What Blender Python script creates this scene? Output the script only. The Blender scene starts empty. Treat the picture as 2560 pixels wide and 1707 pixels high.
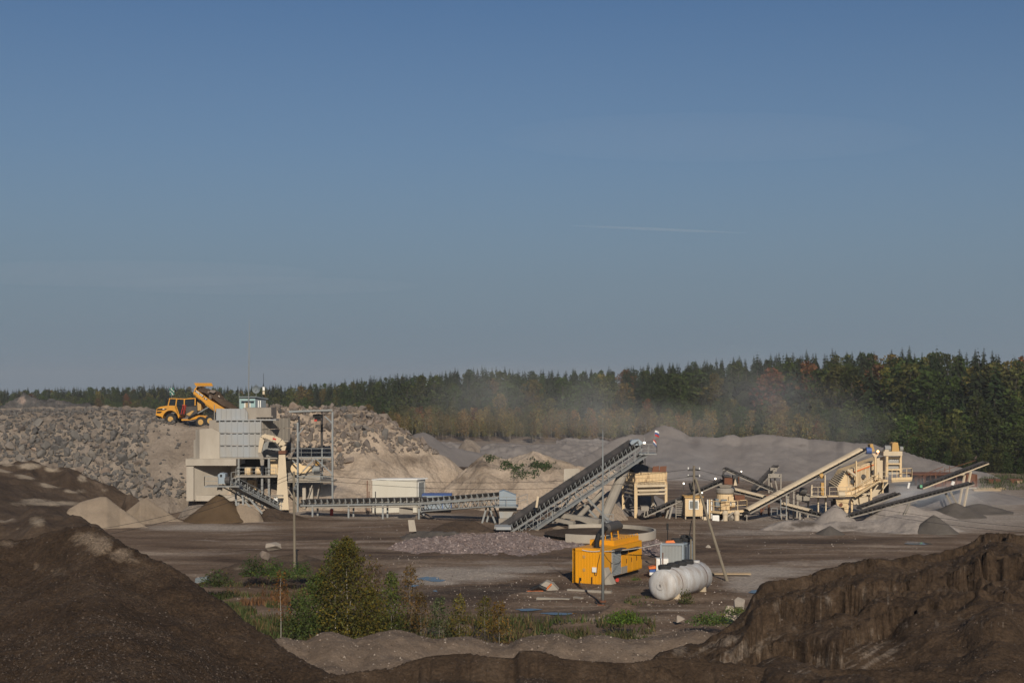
import bpy, bmesh, math, random
import numpy as np
from mathutils import Vector, Matrix
random.seed(7); np.random.seed(7)
S = bpy.context.scene
COL = S.collection
F = 3500.0; HZ = 975.0; CAMZ = 14.8          # metres are worked out from the photograph: focal length, horizon row, eye height
def P(px, py, d): return Vector(((px-1280)*d/F, d, CAMZ-(py-HZ)*d/F))
def G(px, py):
    d = CAMZ*F/(py-HZ); return Vector(((px-1280)*d/F, d, 0))
def X(px, d): return (px-1280)*d/F
def Z(py, d): return CAMZ-(py-HZ)*d/F
R = math.radians

# ---------------------------------------------------------------- noise
def _h(i, j, s):
    n = (i*374761393 + j*668265263 + s*974634777) & 0xffffffff
    n = ((n ^ (n >> 13))*1274126177) & 0xffffffff
    return ((n ^ (n >> 16)) & 0xffff)/65535.0
def vn(x, y, s=0):
    x = np.asarray(x, float); y = np.asarray(y, float)
    i = np.floor(x).astype(np.int64); j = np.floor(y).astype(np.int64)
    fx = x-i; fy = y-j
    fx = fx*fx*fx*(fx*(fx*6-15)+10); fy = fy*fy*fy*(fy*(fy*6-15)+10)
    a = _h(i, j, s); b = _h(i+1, j, s); c = _h(i, j+1, s); d = _h(i+1, j+1, s)
    return ((a*(1-fx)+b*fx)*(1-fy)+(c*(1-fx)+d*fx)*fy)*2-1
def fbm(x, y, s=0, o=4):
    t = 0; a = 1.0
    for k in range(o):
        t = t+a*vn(x*2**k+k*17.3, y*2**k-k*9.1, s+k); a *= .5
    return t
def sst(a, b, x):
    t = np.clip((np.asarray(x, float)-a)/(b-a), 0, 1); return t*t*(3-2*t)

# ---------------------------------------------------------------- mesh builder
class MB:
    def __init__(s, o=(0, 0, 0)): s.v = []; s.f = []; s.m = []; s.o = Vector(o); s.k = 0
    def add(s, vs, fs):
        b = len(s.v); s.v += [tuple(Vector(v)) for v in vs]
        s.f += [tuple(b+i for i in f) for f in fs]; s.m += [s.k]*len(fs); return s
    def box(s, a, b):
        (x0, y0, z0), (x1, y1, z1) = a, b
        x0, x1 = min(x0, x1), max(x0, x1); y0, y1 = min(y0, y1), max(y0, y1); z0, z1 = min(z0, z1), max(z0, z1)
        return s.add([(x0,y0,z0),(x1,y0,z0),(x1,y1,z0),(x0,y1,z0),(x0,y0,z1),(x1,y0,z1),(x1,y1,z1),(x0,y1,z1)],
                     [(0,3,2,1),(4,5,6,7),(0,1,5,4),(1,2,6,5),(2,3,7,6),(3,0,4,7)])
    def pbox(s, px0, py0, px1, py1, d0, d1):          # a box whose front stands at depth d0
        return s.box((X(px0, d0), d0, Z(py0, d0)), (X(px1, d0), d1, Z(py1, d0)))
    def beam(s, p, q, w=.12, h=None, up=(0, 0, 1)):
        h = h or w; p = Vector(p); q = Vector(q); t = (q-p).normalized(); u = Vector(up)
        if abs(t.dot(u)) > .97: u = Vector((0, 1, 0))
        a = t.cross(u).normalized()*w/2; b = a.cross(t).normalized()*h/2
        vs = [p-a-b, p+a-b, p+a+b, p-a+b, q-a-b, q+a-b, q+a+b, q-a+b]
        return s.add(vs, [(0,3,2,1),(4,5,6,7),(0,1,5,4),(1,2,6,5),(2,3,7,6),(3,0,4,7)])
    def pbar(s, a, b, w=.12, h=None): return s.beam(P(*a), P(*b), w, h)
    def tube(s, pts, r, n=8, cap=True):
        pts = [Vector(p) for p in pts]; rs = r if isinstance(r, (list, tuple)) else [r]*len(pts)
        rings = []; prev = None
        for i, p in enumerate(pts):
            t = (pts[min(i+1, len(pts)-1)]-pts[max(i-1, 0)]).normalized()
            u = prev if prev is not None else (Vector((0, 0, 1)) if abs(t.z) < .9 else Vector((1, 0, 0)))
            a = t.cross(u)
            if a.length < 1e-4: a = t.cross(Vector((0, 1, .3)))
            a.normalize(); b = a.cross(t).normalized(); prev = b
            rings.append([p+(a*math.cos(2*math.pi*k/n)+b*math.sin(2*math.pi*k/n))*rs[i] for k in range(n)])
        vs = [v for rg in rings for v in rg]; fs = []
        for i in range(len(pts)-1):
            for k in range(n):
                k2 = (k+1) % n; fs.append((i*n+k, i*n+k2, (i+1)*n+k2, (i+1)*n+k))
        if cap: fs.append(tuple(range(n-1, -1, -1))); fs.append(tuple((len(pts)-1)*n+k for k in range(n)))
        return s.add(vs, fs)
    def prism(s, poly, e):                              # polygon (3-D points) pushed along e
        e = Vector(e); poly = [Vector(p) for p in poly]; n = len(poly)
        vs = poly+[p+e for p in poly]
        fs = [tuple(range(n)), tuple(range(2*n-1, n-1, -1))]+[(i, n+i, n+(i+1) % n, (i+1) % n) for i in range(n)]
        return s.add(vs, fs)
    def hexa(s, lo, hi):                                # two quads joined
        return s.add(list(lo)+list(hi), [(0,3,2,1),(4,5,6,7),(0,1,5,4),(1,2,6,5),(2,3,7,6),(3,0,4,7)])
    def build(s, name, mats, par=None, smooth=False, local=False):
        me = bpy.data.meshes.new(name)
        o_ = (0, 0, 0) if local else s.o
        me.from_pydata([tuple(Vector(v)-Vector(o_)) for v in s.v], [], s.f)
        for m in (mats if isinstance(mats, (list, tuple)) else [mats]): me.materials.append(m)
        if isinstance(mats, (list, tuple)): me.polygons.foreach_set('material_index', s.m)
        if smooth: me.polygons.foreach_set('use_smooth', [True]*len(me.polygons))
        bm = bmesh.new(); bm.from_mesh(me); bmesh.ops.recalc_face_normals(bm, faces=bm.faces); bm.to_mesh(me); bm.free()
        o = bpy.data.objects.new(name, me); COL.objects.link(o)
        if par: o.parent = par
        elif not local: o.location = s.o
        return o
def tag(o, label=None, cat=None, group=None, kind=None):
    if label: o['label'] = label
    if cat: o['category'] = cat
    if group: o['group'] = group
    if kind: o['kind'] = kind
    return o
def thing(name, loc, label, cat, group=None, rz=0):
    o = bpy.data.objects.new(name, None); COL.objects.link(o)
    o.location = loc; o.rotation_euler = (0, 0, rz); o.empty_display_size = .5
    return tag(o, label, cat, group)
def copy_tree(o, par=None):
    c = o.copy(); COL.objects.link(c); c.parent = par
    for k in list(o.children): copy_tree(k, c)
    return c

# ---------------------------------------------------------------- materials
def nt(name):
    m = bpy.data.materials.new(name); m.use_nodes = True
    t = m.node_tree; b = t.nodes['Principled BSDF']; b.inputs['Specular IOR Level'].default_value = .25
    return m, t, t.nodes, t.links, b
def rgb(c): return (c[0], c[1], c[2], 1)
def ramp(N, stops, interp='LINEAR'):
    r = N.new('ShaderNodeValToRGB'); e = r.color_ramp.elements; r.color_ramp.interpolation = interp
    e[0].position, e[0].color = stops[0][0], rgb(stops[0][1]); e[1].position, e[1].color = stops[-1][0], rgb(stops[-1][1])
    for p, c in stops[1:-1]:
        k = e.new(p); k.color = rgb(c)
    return r
def noise(N, L, vec, scale, detail=6, rough=.6):
    n = N.new('ShaderNodeTexNoise'); n.inputs['Scale'].default_value = scale
    n.inputs['Detail'].default_value = detail; n.inputs['Roughness'].default_value = rough
    L.new(vec, n.inputs['Vector']); return n
def mixc(N, L, fac, a, b, mode='MIX'):
    m = N.new('ShaderNodeMix'); m.data_type = 'RGBA'; m.blend_type = mode
    for i, v in ((0, fac), (6, a), (7, b)):
        if hasattr(v, 'links'): L.new(v, m.inputs[i])
        elif i == 0: m.inputs[0].default_value = v
        else: m.inputs[i].default_value = rgb(v)
    return m.outputs[2]
def math_(N, L, op, a, b=0.0, clamp=False):
    m = N.new('ShaderNodeMath'); m.operation = op; m.use_clamp = clamp
    for i, v in ((0, a), (1, b)):
        if hasattr(v, 'links'): L.new(v, m.inputs[i])
        else: m.inputs[i].default_value = v
    return m.outputs[0]
def coords(N, L, sc=(1, 1, 1)):
    c = N.new('ShaderNodeNewGeometry'); mp = N.new('ShaderNodeMapping'); mp.inputs['Scale'].default_value = sc
    L.new(c.outputs['Position'], mp.inputs['Vector']); return mp.outputs[0]
def soil(name, stops, scale=.25, sc=(1, 1, 1), speck=.35, speck_scale=6, bump=.5, bump_scale=3, dry=None, bdist=.15, rough=.95):
    m, t, N, L, b = nt(name); v = coords(N, L, sc); w = coords(N, L)
    n1 = noise(N, L, v, scale, 9, .62); r = ramp(N, stops); L.new(n1.outputs[0], r.inputs[0]); c = r.outputs[0]
    n2 = noise(N, L, w, speck_scale, 5, .75)
    sp = ramp(N, [(.25, (1-speck,)*3), (.5, (1,)*3), (.78, (1+speck*1.3,)*3)]); L.new(n2.outputs[0], sp.inputs[0])
    if dry:                                              # vertex mask: dried pale soil, and darker patches on the pale heaps
        a = N.new('ShaderNodeAttribute'); a.attribute_name = 'dry'
        n3 = noise(N, L, v, scale*3.1, 8, .65)
        k = math_(N, L, 'ADD', a.outputs['Fac'], math_(N, L, 'MULTIPLY', math_(N, L, 'SUBTRACT', n3.outputs[0], .5), 1.3))
        k = math_(N, L, 'MULTIPLY', math_(N, L, 'SUBTRACT', k, .25), 2.0, True)
        k = math_(N, L, 'MULTIPLY', k, math_(N, L, 'GREATER_THAN', a.outputs['Fac'], .02))
        c = mixc(N, L, k, c, dry)
        wet = math_(N, L, 'MULTIPLY', math_(N, L, 'MULTIPLY', a.outputs['Fac'], -1.6, True), math_(N, L, 'MULTIPLY', n3.outputs[0], 1.5, True))
        c = mixc(N, L, wet, c, (.045, .032, .024))
    c = mixc(N, L, 1.0, c, sp.outputs[0], 'MULTIPLY'); L.new(c, b.inputs['Base Color'])
    b.inputs['Roughness'].default_value = rough; b.inputs['Specular IOR Level'].default_value = .12
    bp = N.new('ShaderNodeBump'); bp.inputs['Strength'].default_value = bump; bp.inputs['Distance'].default_value = bdist
    n4 = noise(N, L, w, bump_scale, 8, .7); L.new(n4.outputs[0], bp.inputs['Height']); L.new(bp.outputs[0], b.inputs['Normal'])
    return m
def paint(name, c, dirt=(.16, .13, .1), amt=.45, rough=.55, metal=0, scale=1.2, rust=None, bump=.05, streak=True):
    m, t, N, L, b = nt(name); v = coords(N, L, (1, 1, .35) if streak else (1, 1, 1))
    n = noise(N, L, v, scale, 8, .65); r = ramp(N, [(.35, (0,)*3), (.75, (1,)*3)]); L.new(n.outputs[0], r.inputs[0])
    k = math_(N, L, 'MULTIPLY', r.outputs[0], amt); col = mixc(N, L, k, c, dirt)
    if rust:
        n2 = noise(N, L, v, scale*2.3, 8, .7); r2 = ramp(N, [(.57, (0,)*3), (.66, (1,)*3)]); L.new(n2.outputs[0], r2.inputs[0])
        col = mixc(N, L, math_(N, L, 'MULTIPLY', r2.outputs[0], .75), col, rust)
    L.new(col, b.inputs['Base Color']); b.inputs['Roughness'].default_value = rough; b.inputs['Metallic'].default_value = metal
    return m
def flat(name, c, rough=.6, metal=0):
    m, t, N, L, b = nt(name); b.inputs['Base Color'].default_value = rgb(c); b.inputs['Roughness'].default_value = rough; b.inputs['Metallic'].default_value = metal
    v = coords(N, L); n = noise(N, L, v, 4, 4); r = ramp(N, [(.3, tuple(x*.8 for x in c)), (.7, tuple(min(1, x*1.15) for x in c))])
    L.new(n.outputs[0], r.inputs[0]); L.new(r.outputs[0], b.inputs['Base Color']); return m
def leafmat(name, trans=.25):
    m, t, N, L, b = nt(name); oi = N.new('ShaderNodeObjectInfo'); v = coords(N, L)
    n = noise(N, L, v, .9, 5, .7); r = ramp(N, [(.3, (.55,)*3), (.7, (1.5,)*3)]); L.new(n.outputs[0], r.inputs[0])
    a = N.new('ShaderNodeAttribute'); a.attribute_name = 'tint'
    c = mixc(N, L, 1.0, oi.outputs['Color'], r.outputs[0], 'MULTIPLY'); c = mixc(N, L, 1.0, c, a.outputs['Color'], 'MULTIPLY')
    L.new(c, b.inputs['Base Color']); b.inputs['Roughness'].default_value = .8; b.inputs['Specular IOR Level'].default_value = .1
    tr = N.new('ShaderNodeBsdfTranslucent'); L.new(c, tr.inputs[0]); mx = N.new('ShaderNodeMixShader'); mx.inputs[0].default_value = trans
    L.new(b.outputs[0], mx.inputs[1]); L.new(tr.outputs[0], mx.inputs[2]); L.new(mx.outputs[0], N['Material Output'].inputs[0]); return m
def stonemat(name):
    m, t, N, L, b = nt(name); a = N.new('ShaderNodeAttribute'); a.attribute_name = 'tint'; L.new(a.outputs['Color'], b.inputs['Base Color']); b.inputs['Roughness'].default_value = .8; return m
def glow(name, c, s):
    m, t, N, L, b = nt(name); b.inputs['Base Color'].default_value = rgb(c); b.inputs['Emission Color'].default_value = rgb(c); b.inputs['Emission Strength'].default_value = s; return m

M = {}
M['ground'] = soil('yard_mud', [(.3, (.058, .037, .024)), (.42, (.118, .079, .053)), (.55, (.17, .12, .083)), (.65, (.25, .19, .14)), (.76, (.35, .28, .215))], .2, (.36, 1.2, 1), .5, 3, .6, 2.5, dry=(.31, .262, .217))
M['mud_left'] = soil('dark_gravelly_soil', [(.3, (.038, .0245, .0152)), (.5, (.06, .039, .0243)), (.7, (.086, .059, .039))], .45, (1, 1, 1), .8, 7, 1.0, 5, dry=(.22, .166, .118), bdist=.2)
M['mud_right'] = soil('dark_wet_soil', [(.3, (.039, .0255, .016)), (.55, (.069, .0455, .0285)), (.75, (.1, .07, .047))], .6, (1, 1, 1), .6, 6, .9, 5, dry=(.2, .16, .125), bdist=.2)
M['berm'] = soil('tan_berm_soil', [(.3, (.115, .084, .061)), (.55, (.165, .124, .092)), (.75, (.21, .162, .122))], .5, (1, 1, 1), .3, 7, .7, 4, dry=(.085, .064, .049))
M['brown'] = soil('brown_soil', [(.3, (.048, .0325, .022)), (.55, (.08, .056, .039)), (.75, (.13, .096, .07))], .3, (1, 1, 1), .3, 4, .8, 2, dry=(.29, .235, .175), bdist=.3)
M['cone'] = soil('damp_sand', [(.3, (.075, .049, .027)), (.7, (.105, .07, .04))], .6, (1, 1, .15), .12, 8, .15, 6)
M['sand'] = soil('dry_sand', [(.3, (.225, .175, .125)), (.7, (.285, .225, .165))], .4, (1, 1, 1), .12, 5, .25, 4)
M['grey'] = soil('grey_chippings', [(.3, (.155, .138, .128)), (.55, (.19, .171, .159)), (.75, (.23, .208, .195))], .12, (1, 1, .6), .1, 1.6, .25, .8, dry=(.1, .085, .076), bdist=.5)
M['grit'] = soil('pale_grit', [(.3, (.21, .182, .16)), (.7, (.31, .272, .24))], .35, (1, 1, 1), .22, 4, .4, 3, dry=(.1, .082, .068))
M['darkgrit'] = soil('damp_and_shaded_grit', [(.3, (.078, .068, .058)), (.7, (.112, .098, .086))], .5, (1, 1, 1), .15, 5, .3, 4)
M['tan'] = soil('tan_overburden', [(.28, (.24, .185, .135)), (.48, (.39, .31, .235)), (.75, (.5, .41, .32))], .22, (1, 1, .7), .2, 3, .9, 1.2, dry=(.085, .062, .045), bdist=.6)
M['outcrop'] = soil('grey_outcrop', [(.3, (.07, .068, .066)), (.55, (.115, .108, .102)), (.75, (.2, .165, .145))], .3, (1, 1, 1), .4, 1.5, 1.0, 1, dry=(.3, .23, .19), bdist=.8)
M['pink'] = soil('pink_stone', [(.3, (.15, .112, .1)), (.55, (.235, .185, .17)), (.75, (.36, .3, .28))], 2.2, (1, 1, 1), .45, 5, 1.0, 3, bdist=.25)
M['dust'] = soil('dusty_slope', [(.3, (.18, .145, .115)), (.55, (.26, .215, .172)), (.75, (.33, .275, .225))], .3, (1, 1, .5), .2, 3, .8, 1.5, dry=(.1, .088, .076), bdist=.5)
def rockm(name, stops):
    m, t, N, L, b = nt(name); v = coords(N, L); oi = N.new('ShaderNodeObjectInfo')
    n = noise(N, L, v, .8, 8, .65); r = ramp(N, stops); L.new(n.outputs[0], r.inputs[0])
    r2 = ramp(N, [(0, (.62, .62, .64)), (.5, (.95, .93, .9)), (.85, (1.1, 1.02, .95)), (1, (1.45, 1.25, 1.1))]); L.new(oi.outputs['Random'], r2.inputs[0])
    c = mixc(N, L, 1.0, r.outputs[0], r2.outputs[0], 'MULTIPLY')
    g = N.new('ShaderNodeNewGeometry'); sx = N.new('ShaderNodeSeparateXYZ'); L.new(g.outputs['Normal'], sx.inputs[0])
    up = ramp(N, [(.5, (0,)*3), (1, (.8,)*3)]); L.new(sx.outputs[2], up.inputs[0])
    n2 = noise(N, L, v, 2.2, 5, .6); k = math_(N, L, 'MULTIPLY', up.outputs[0], n2.outputs[0])
    c = mixc(N, L, k, c, (.27, .235, .195)); L.new(c, b.inputs['Base Color']); b.inputs['Roughness'].default_value = .9
    bp = N.new('ShaderNodeBump'); bp.inputs['Strength'].default_value = .6; bp.inputs['Distance'].default_value = .12
    n3 = noise(N, L, v, 2.5, 8, .7); L.new(n3.outputs[0], bp.inputs['Height']); L.new(bp.outputs[0], b.inputs['Normal']); return m
M['rock_grey'] = rockm('grey_rock', [(.3, (.1, .094, .087)), (.55, (.15, .141, .13)), (.78, (.22, .205, .186))])
M['rock_warm'] = rockm('warm_rock', [(.3, (.125, .105, .09)), (.55, (.195, .165, .142)), (.78, (.27, .23, .2))])
M['rock_pale'] = rockm('pale_rock', [(.3, (.3, .26, .22)), (.7, (.42, .37, .31))])
M['concrete'] = paint('weathered_concrete', (.42, .375, .31), (.24, .2, .155), .6, .9, 0, .5)
M['concrete2'] = paint('grey_concrete', (.3, .265, .22), (.17, .14, .115), .6, .9, 0, .7)
M['panel'] = paint('blue_grey_panel', (.29, .31, .325), (.31, .265, .2), .75, .6, 0, .45)
M['steel'] = paint('grey_steel', (.24, .255, .255), (.2, .17, .135), .55, .55, 0, .8)
M['steeldark'] = paint('dark_steel', (.05, .05, .05), (.11, .09, .075), .6, .6, 0, 1)
M['dusty'] = paint('dust_covered_steel', (.3, .27, .225), (.19, .16, .13), .6, .75, 0, .8)
M['belt'] = paint('rubber_belt', (.03, .029, .03), (.11, .095, .085), .55, .8, 0, .8)
M['cream'] = paint('cream_paint', (.67, .5, .285), (.36, .27, .175), .42, .55, 0, .7, rust=(.17, .08, .04))
M['cream2'] = paint('pale_cream_paint', (.58, .475, .33), (.33, .265, .19), .5, .6, 0, .7)
M['ochre'] = paint('ochre_paint', (.5, .3, .095), (.3, .2, .1), .4, .6, 0, 1)
M['yellow'] = paint('yellow_paint', (.7, .31, .01), (.5, .23, .03), .3, .45, 0, .9)
M['truck'] = paint('truck_yellow_paint', (.62, .28, .025), (.3, .19, .09), .45, .5, 0, 1.2)
M['black'] = flat('black_paint', (.014, .014, .014), .5)
M['void'] = flat('dark_interior_shade', (.02, .018, .016), .9)  # near-black stands in for the shade inside openings and interiors
M['rubber'] = flat('tyre_rubber', (.03, .03, .03), .85)
M['white'] = paint('white_paint', (.78, .77, .72), (.4, .34, .27), .3, .5, 0, .9)
M['cabinwhite'] = paint('ivory_cabin_panel', (.52, .495, .42), (.4, .345, .26), .4, .6, 0, .6)
M['tank'] = paint('white_tank_paint', (.54, .545, .54), (.26, .19, .13), .85, .5, 0, 1.5)
M['blue'] = paint('blue_paint', (.04, .1, .3), (.15, .13, .12), .3, .5)
M['bluegrey'] = paint('blue_grey_paint', (.25, .31, .36), (.26, .235, .2), .5, .5, 0, .8)
M['greyside'] = paint('grey_corrugated', (.29, .31, .31), (.2, .18, .16), .4, .5, 0, .8)
M['teal'] = paint('pale_teal_boards', (.28, .42, .42), (.3, .28, .24), .4, .7)
M['slate'] = paint('slate_boards', (.16, .19, .21), (.15, .14, .12), .4, .7)
M['rust'] = paint('rusty_sheet', (.16, .065, .035), (.1, .06, .04), .6, .85, 0, 1)
M['red'] = paint('red_paint', (.5, .04, .025), (.2, .08, .06), .3, .5)
M['orange'] = paint('orange_paint', (.65, .16, .03), (.3, .15, .08), .3, .5)
M['timber'] = paint('weathered_timber', (.2, .17, .125), (.12, .1, .075), .6, .9, 0, 1.5)
M['plank'] = paint('raw_plank', (.36, .27, .17), (.2, .15, .1), .5, .8)
M['galv'] = paint('galvanised_pole', (.24, .26, .265), (.18, .165, .14), .5, .5, .2, 1)
M['wire'] = flat('black_wire', (.012, .012, .013), .6)
M['cable'] = flat('pale_cable', (.5, .47, .42), .6)
M['glass'] = flat('dark_glass', (.02, .025, .03), .08)
M['pane'] = flat('grey_pane', (.2, .21, .2), .15)
M['lamp'] = glow('lit_lamp', (1, .9, .72), 4)
M['lampred'] = glow('lit_amber_lamp', (1, .42, .16), 5)
M['water'] = flat('puddle_water', (.03, .03, .03), .04)
M['stones'] = stonemat('loose_stones'); M['leaf'] = leafmat('leaves'); M['needle'] = leafmat('needles', .1)
M['bark'] = paint('grey_bark', (.1, .085, .07), (.05, .04, .03), .6, .9)
M['forestbark'] = paint('greyish_birch_bark', (.24, .215, .18), (.1, .085, .065), .5, .85, 0, 1)
M['birchbark'] = paint('birch_bark', (.5, .46, .4), (.12, .1, .08), .5, .8, 0, 2)
M['forestfloor'] = soil('forest_floor', [(.3, (.03, .026, .015)), (.7, (.07, .055, .03))], .3)

# ---------------------------------------------------------------- camera, sun, sky
cam = bpy.data.cameras.new('camera'); co = bpy.data.objects.new('camera', cam); COL.objects.link(co); S.camera = co
cam.sensor_width = 36; cam.lens = F/2560*36; cam.clip_start = .5; cam.clip_end = 40000
co.location = (0, 0, CAMZ); co.rotation_euler = (R(90), 0, 0); cam.shift_y = (HZ-853.5)/2560
SUN_EL, SUN_AZ = 27.0, 172.6
sd = Vector((math.sin(R(SUN_AZ))*math.cos(R(SUN_EL)), math.cos(R(SUN_AZ))*math.cos(R(SUN_EL)), math.sin(R(SUN_EL))))
sl = bpy.data.lights.new('sun', 'SUN'); sl.energy = 4.2; sl.angle = R(.5); sl.color = (1, .9, .76)
so = bpy.data.objects.new('sun', sl); COL.objects.link(so); so.rotation_euler = (-sd).to_track_quat('-Z', 'Y').to_euler(); so.location = (20, -60, 90)
W = bpy.data.worlds.new('World'); S.world = W; W.use_nodes = True; wn = W.node_tree.nodes; wl = W.node_tree.links
sk = wn.new('ShaderNodeTexSky'); sk.sky_type = 'NISHITA'; sk.sun_disc = False; sk.sun_elevation = R(SUN_EL); sk.sun_rotation = R(SUN_AZ)
sk.altitude = 80; sk.air_density = 1.0; sk.dust_density = .2; sk.ozone_density = 6.0
SKYS = .053                                              # hazy air low over the horizon, clear blue above
tc = wn.new('ShaderNodeTexCoord'); sx = wn.new('ShaderNodeSeparateXYZ'); wl.new(tc.outputs['Generated'], sx.inputs[0])
hr = ramp(wn, [(0, (.97,)*3), (.04, (.93,)*3), (.078, (.82,)*3), (.173, (.36,)*3), (.268, (.05,)*3), (.36, (0,)*3)]); wl.new(sx.outputs[2], hr.inputs[0])
hz = mixc(wn, wl, hr.outputs[0], sk.outputs[0], (.165/SKYS, .217/SKYS, .275/SKYS))
wl.new(hz, wn['Background'].inputs[0]); wn['Background'].inputs[1].default_value = SKYS
S.view_settings.view_transform = 'Standard'; S.view_settings.look = 'None'; S.view_settings.exposure = 0; S.view_settings.gamma = 1
S.cycles.use_denoising = True; S.cycles.max_bounces = 6; S.cycles.diffuse_bounces = 3; S.cycles.volume_bounces = 1; S.cycles.transparent_max_bounces = 8
# ================================================================= terrain
def grid_mesh(name, XX, YY, ZZ, mat, dry=None, smooth=True, org=None):
    ny, nx = XX.shape
    org = Vector(org) if org is not None else Vector((float(XX.mean()), float(YY.mean()), float(ZZ.min())))
    co_ = np.stack([XX-org.x, YY-org.y, ZZ-org.z], -1).reshape(-1, 3)
    i = np.arange(ny*nx).reshape(ny, nx)
    q = np.stack([i[:-1, :-1], i[:-1, 1:], i[1:, 1:], i[1:, :-1]], -1).reshape(-1, 4)
    me = bpy.data.meshes.new(name); me.vertices.add(ny*nx); me.vertices.foreach_set('co', co_.ravel())
    me.loops.add(q.size); me.loops.foreach_set('vertex_index', q.ravel())
    me.polygons.add(len(q)); me.polygons.foreach_set('loop_start', np.arange(0, q.size, 4)); me.polygons.foreach_set('loop_total', np.full(len(q), 4))
    me.update(calc_edges=True); me.materials.append(mat)
    me.polygons.foreach_set('use_smooth', np.full(len(q), smooth))
    if dry is not None:
        a = me.attributes.new('dry', 'FLOAT', 'POINT'); a.data.foreach_set('value', np.ascontiguousarray(dry.ravel(), dtype=np.float32))
    o = bpy.data.objects.new(name, me); COL.objects.link(o); o.location = org; return o
def ell(U, V, L):
    t = np.zeros_like(U)
    for cx, cy, rx, ry, s in L:
        t = np.maximum(t, s*np.clip(1.25-np.sqrt(((U-cx)/rx)**2+((V-cy)/ry)**2), 0, 1))
    return t
FD_U = [-2500, -200, 0, 400, 700, 1000, 1200, 1500, 1800, 2000, 2150, 2300, 2560, 2760, 5000]
FD_D = [900, 760, 720, 640, 560, 480, 455, 440, 410, 370, 320, 275, 248, 240, 240]
def fdist(u): return np.interp(u, FD_U, FD_D)
SK_U = [-200, 0, 200, 400, 600, 800, 900, 1000, 1200, 1400, 1600, 1800, 2000, 2150, 2300, 2560, 2800]
SK_P = [968, 970, 962, 956, 960, 950, 938, 930, 912, 920, 907, 890, 874, 866, 862, 872, 878]
def frise(u, y):
    d = fdist(u); db = d+130
    top = CAMZ+(HZ-np.interp(u, SK_U, SK_P))*db/F-12.5
    return np.maximum(top, 0)*sst(0, 130, y-d)
us = np.concatenate([np.linspace(-2400, -150, 26)[:-1], np.linspace(-150, 2710, 440), np.linspace(2710, 4960, 26)[1:]])
ys = np.concatenate([np.linspace(-40, 56, 14), np.geomspace(58, 300, 420), np.geomspace(303, 2400, 90)])
U, Y = np.meshgrid(us, ys); XX = (U-1280)*np.maximum(Y, 55)/F
ZZ = .05*fbm(XX/2.2, Y/2.2, 3, 4)+.1*fbm(XX/11, Y/11, 5, 3)
far_ = sst(200, 420, Y); ZZ = ZZ+far_*.5*fbm(XX/30, Y/30, 6, 3)+frise(U, Y)
emb = np.where(Y < 56, 2.2+(56-Y)*.175, 2.2*(1-sst(56, 62, Y))); ZZ = ZZ+emb
ZZ = ZZ-1.1*sst(700, 1150, U)*(1-sst(1500, 1650, U))*sst(58, 62, Y)*(1-sst(64, 70, Y))*0
V = HZ+CAMZ*F/np.maximum(Y, 40)
dry = ell(U, V, [(520, 1318, 220, 11, .9), (640, 1305, 90, 6, .5), (980, 1290, 260, 14, .7), (1150, 1438, 170, 26, 1.15), (1270, 1424, 150, 12, 1.0), (1090, 1458, 80, 9, 1.1), (1360, 1418, 90, 7, .7), (1250, 1415, 90, 10, .5), (1100, 1460, 90, 10, .7), (1340, 1500, 90, 22, .35),
    (1900, 1428, 200, 22, .9), (1870, 1455, 80, 40, .9), (2080, 1405, 260, 9, .5), (2250, 1295, 560, 48, .95), (2400, 1250, 260, 60, .95), (1900, 1332, 260, 14, .6), (740, 1390, 120, 6, .3), (520, 1380, 160, 8, .4), (900, 1355, 200, 5, .45), (1300, 1405, 300, 4, .5),
    (1700, 1330, 120, 6, .35), (1250, 1535, 200, 4, .4), (1650, 1530, 160, 4, .45), (700, 1335, 200, 5, .35), (1480, 1480, 110, 12, .25), (760, 1283, 140, 9, .8), (1450, 1130, 700, 55, .55)])
RUT = [(u_, v_, w_, 1.6, .75) for u_, v_, w_ in ((1300, 1402, 420), (1250, 1407, 380), (1350, 1412, 500), (1420, 1418, 420), (700, 1352, 260), (780, 1358, 240), (640, 1344, 200), (900, 1368, 300), (620, 1325, 160), (1850, 1362, 300), (1950, 1372, 260), (2000, 1385, 220), (1900, 1395, 200), (1800, 1345, 240), (1100, 1388, 200), (1380, 1520, 240), (1480, 1528, 260), (950, 1330, 200), (860, 1318, 220), (1050, 1312, 120), (560, 1332, 90), (520, 1352, 110), (600, 1372, 120))]
dry = np.maximum(dry, ell(U+6*fbm(XX/9, Y/9, 8, 2), V+3*fbm(XX/12, Y*0, 9, 3), RUT)*.6)
dry = np.maximum(dry, .55*sst(190, 240, Y)*(1-sst(395, 430, Y))*sst(900, 1000, U)*(1-.35*sst(2280, 2350, U)))
dry = dry-np.where(dry < .15, 1.0, .25)*ell(U+25*fbm(XX/6, Y/6, 12, 3), V+5*fbm(XX/5, Y/5, 13, 3), [(1230, 1480, 260, 26, .8), (1100, 1500, 200, 30, .6), (1420, 1530, 300, 18, .6), (1560, 1466, 90, 12, .7), (1000, 1390, 200, 14, .5), (800, 1345, 240, 8, .5), (1700, 1375, 260, 12, .5), (2000, 1352, 260, 10, .6), (1350, 1392, 260, 6, .5)])
gr = grid_mesh('ground', XX, Y, ZZ, M['ground'], dry, org=(0, 0, 0)); tag(gr, kind='structure')

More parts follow.
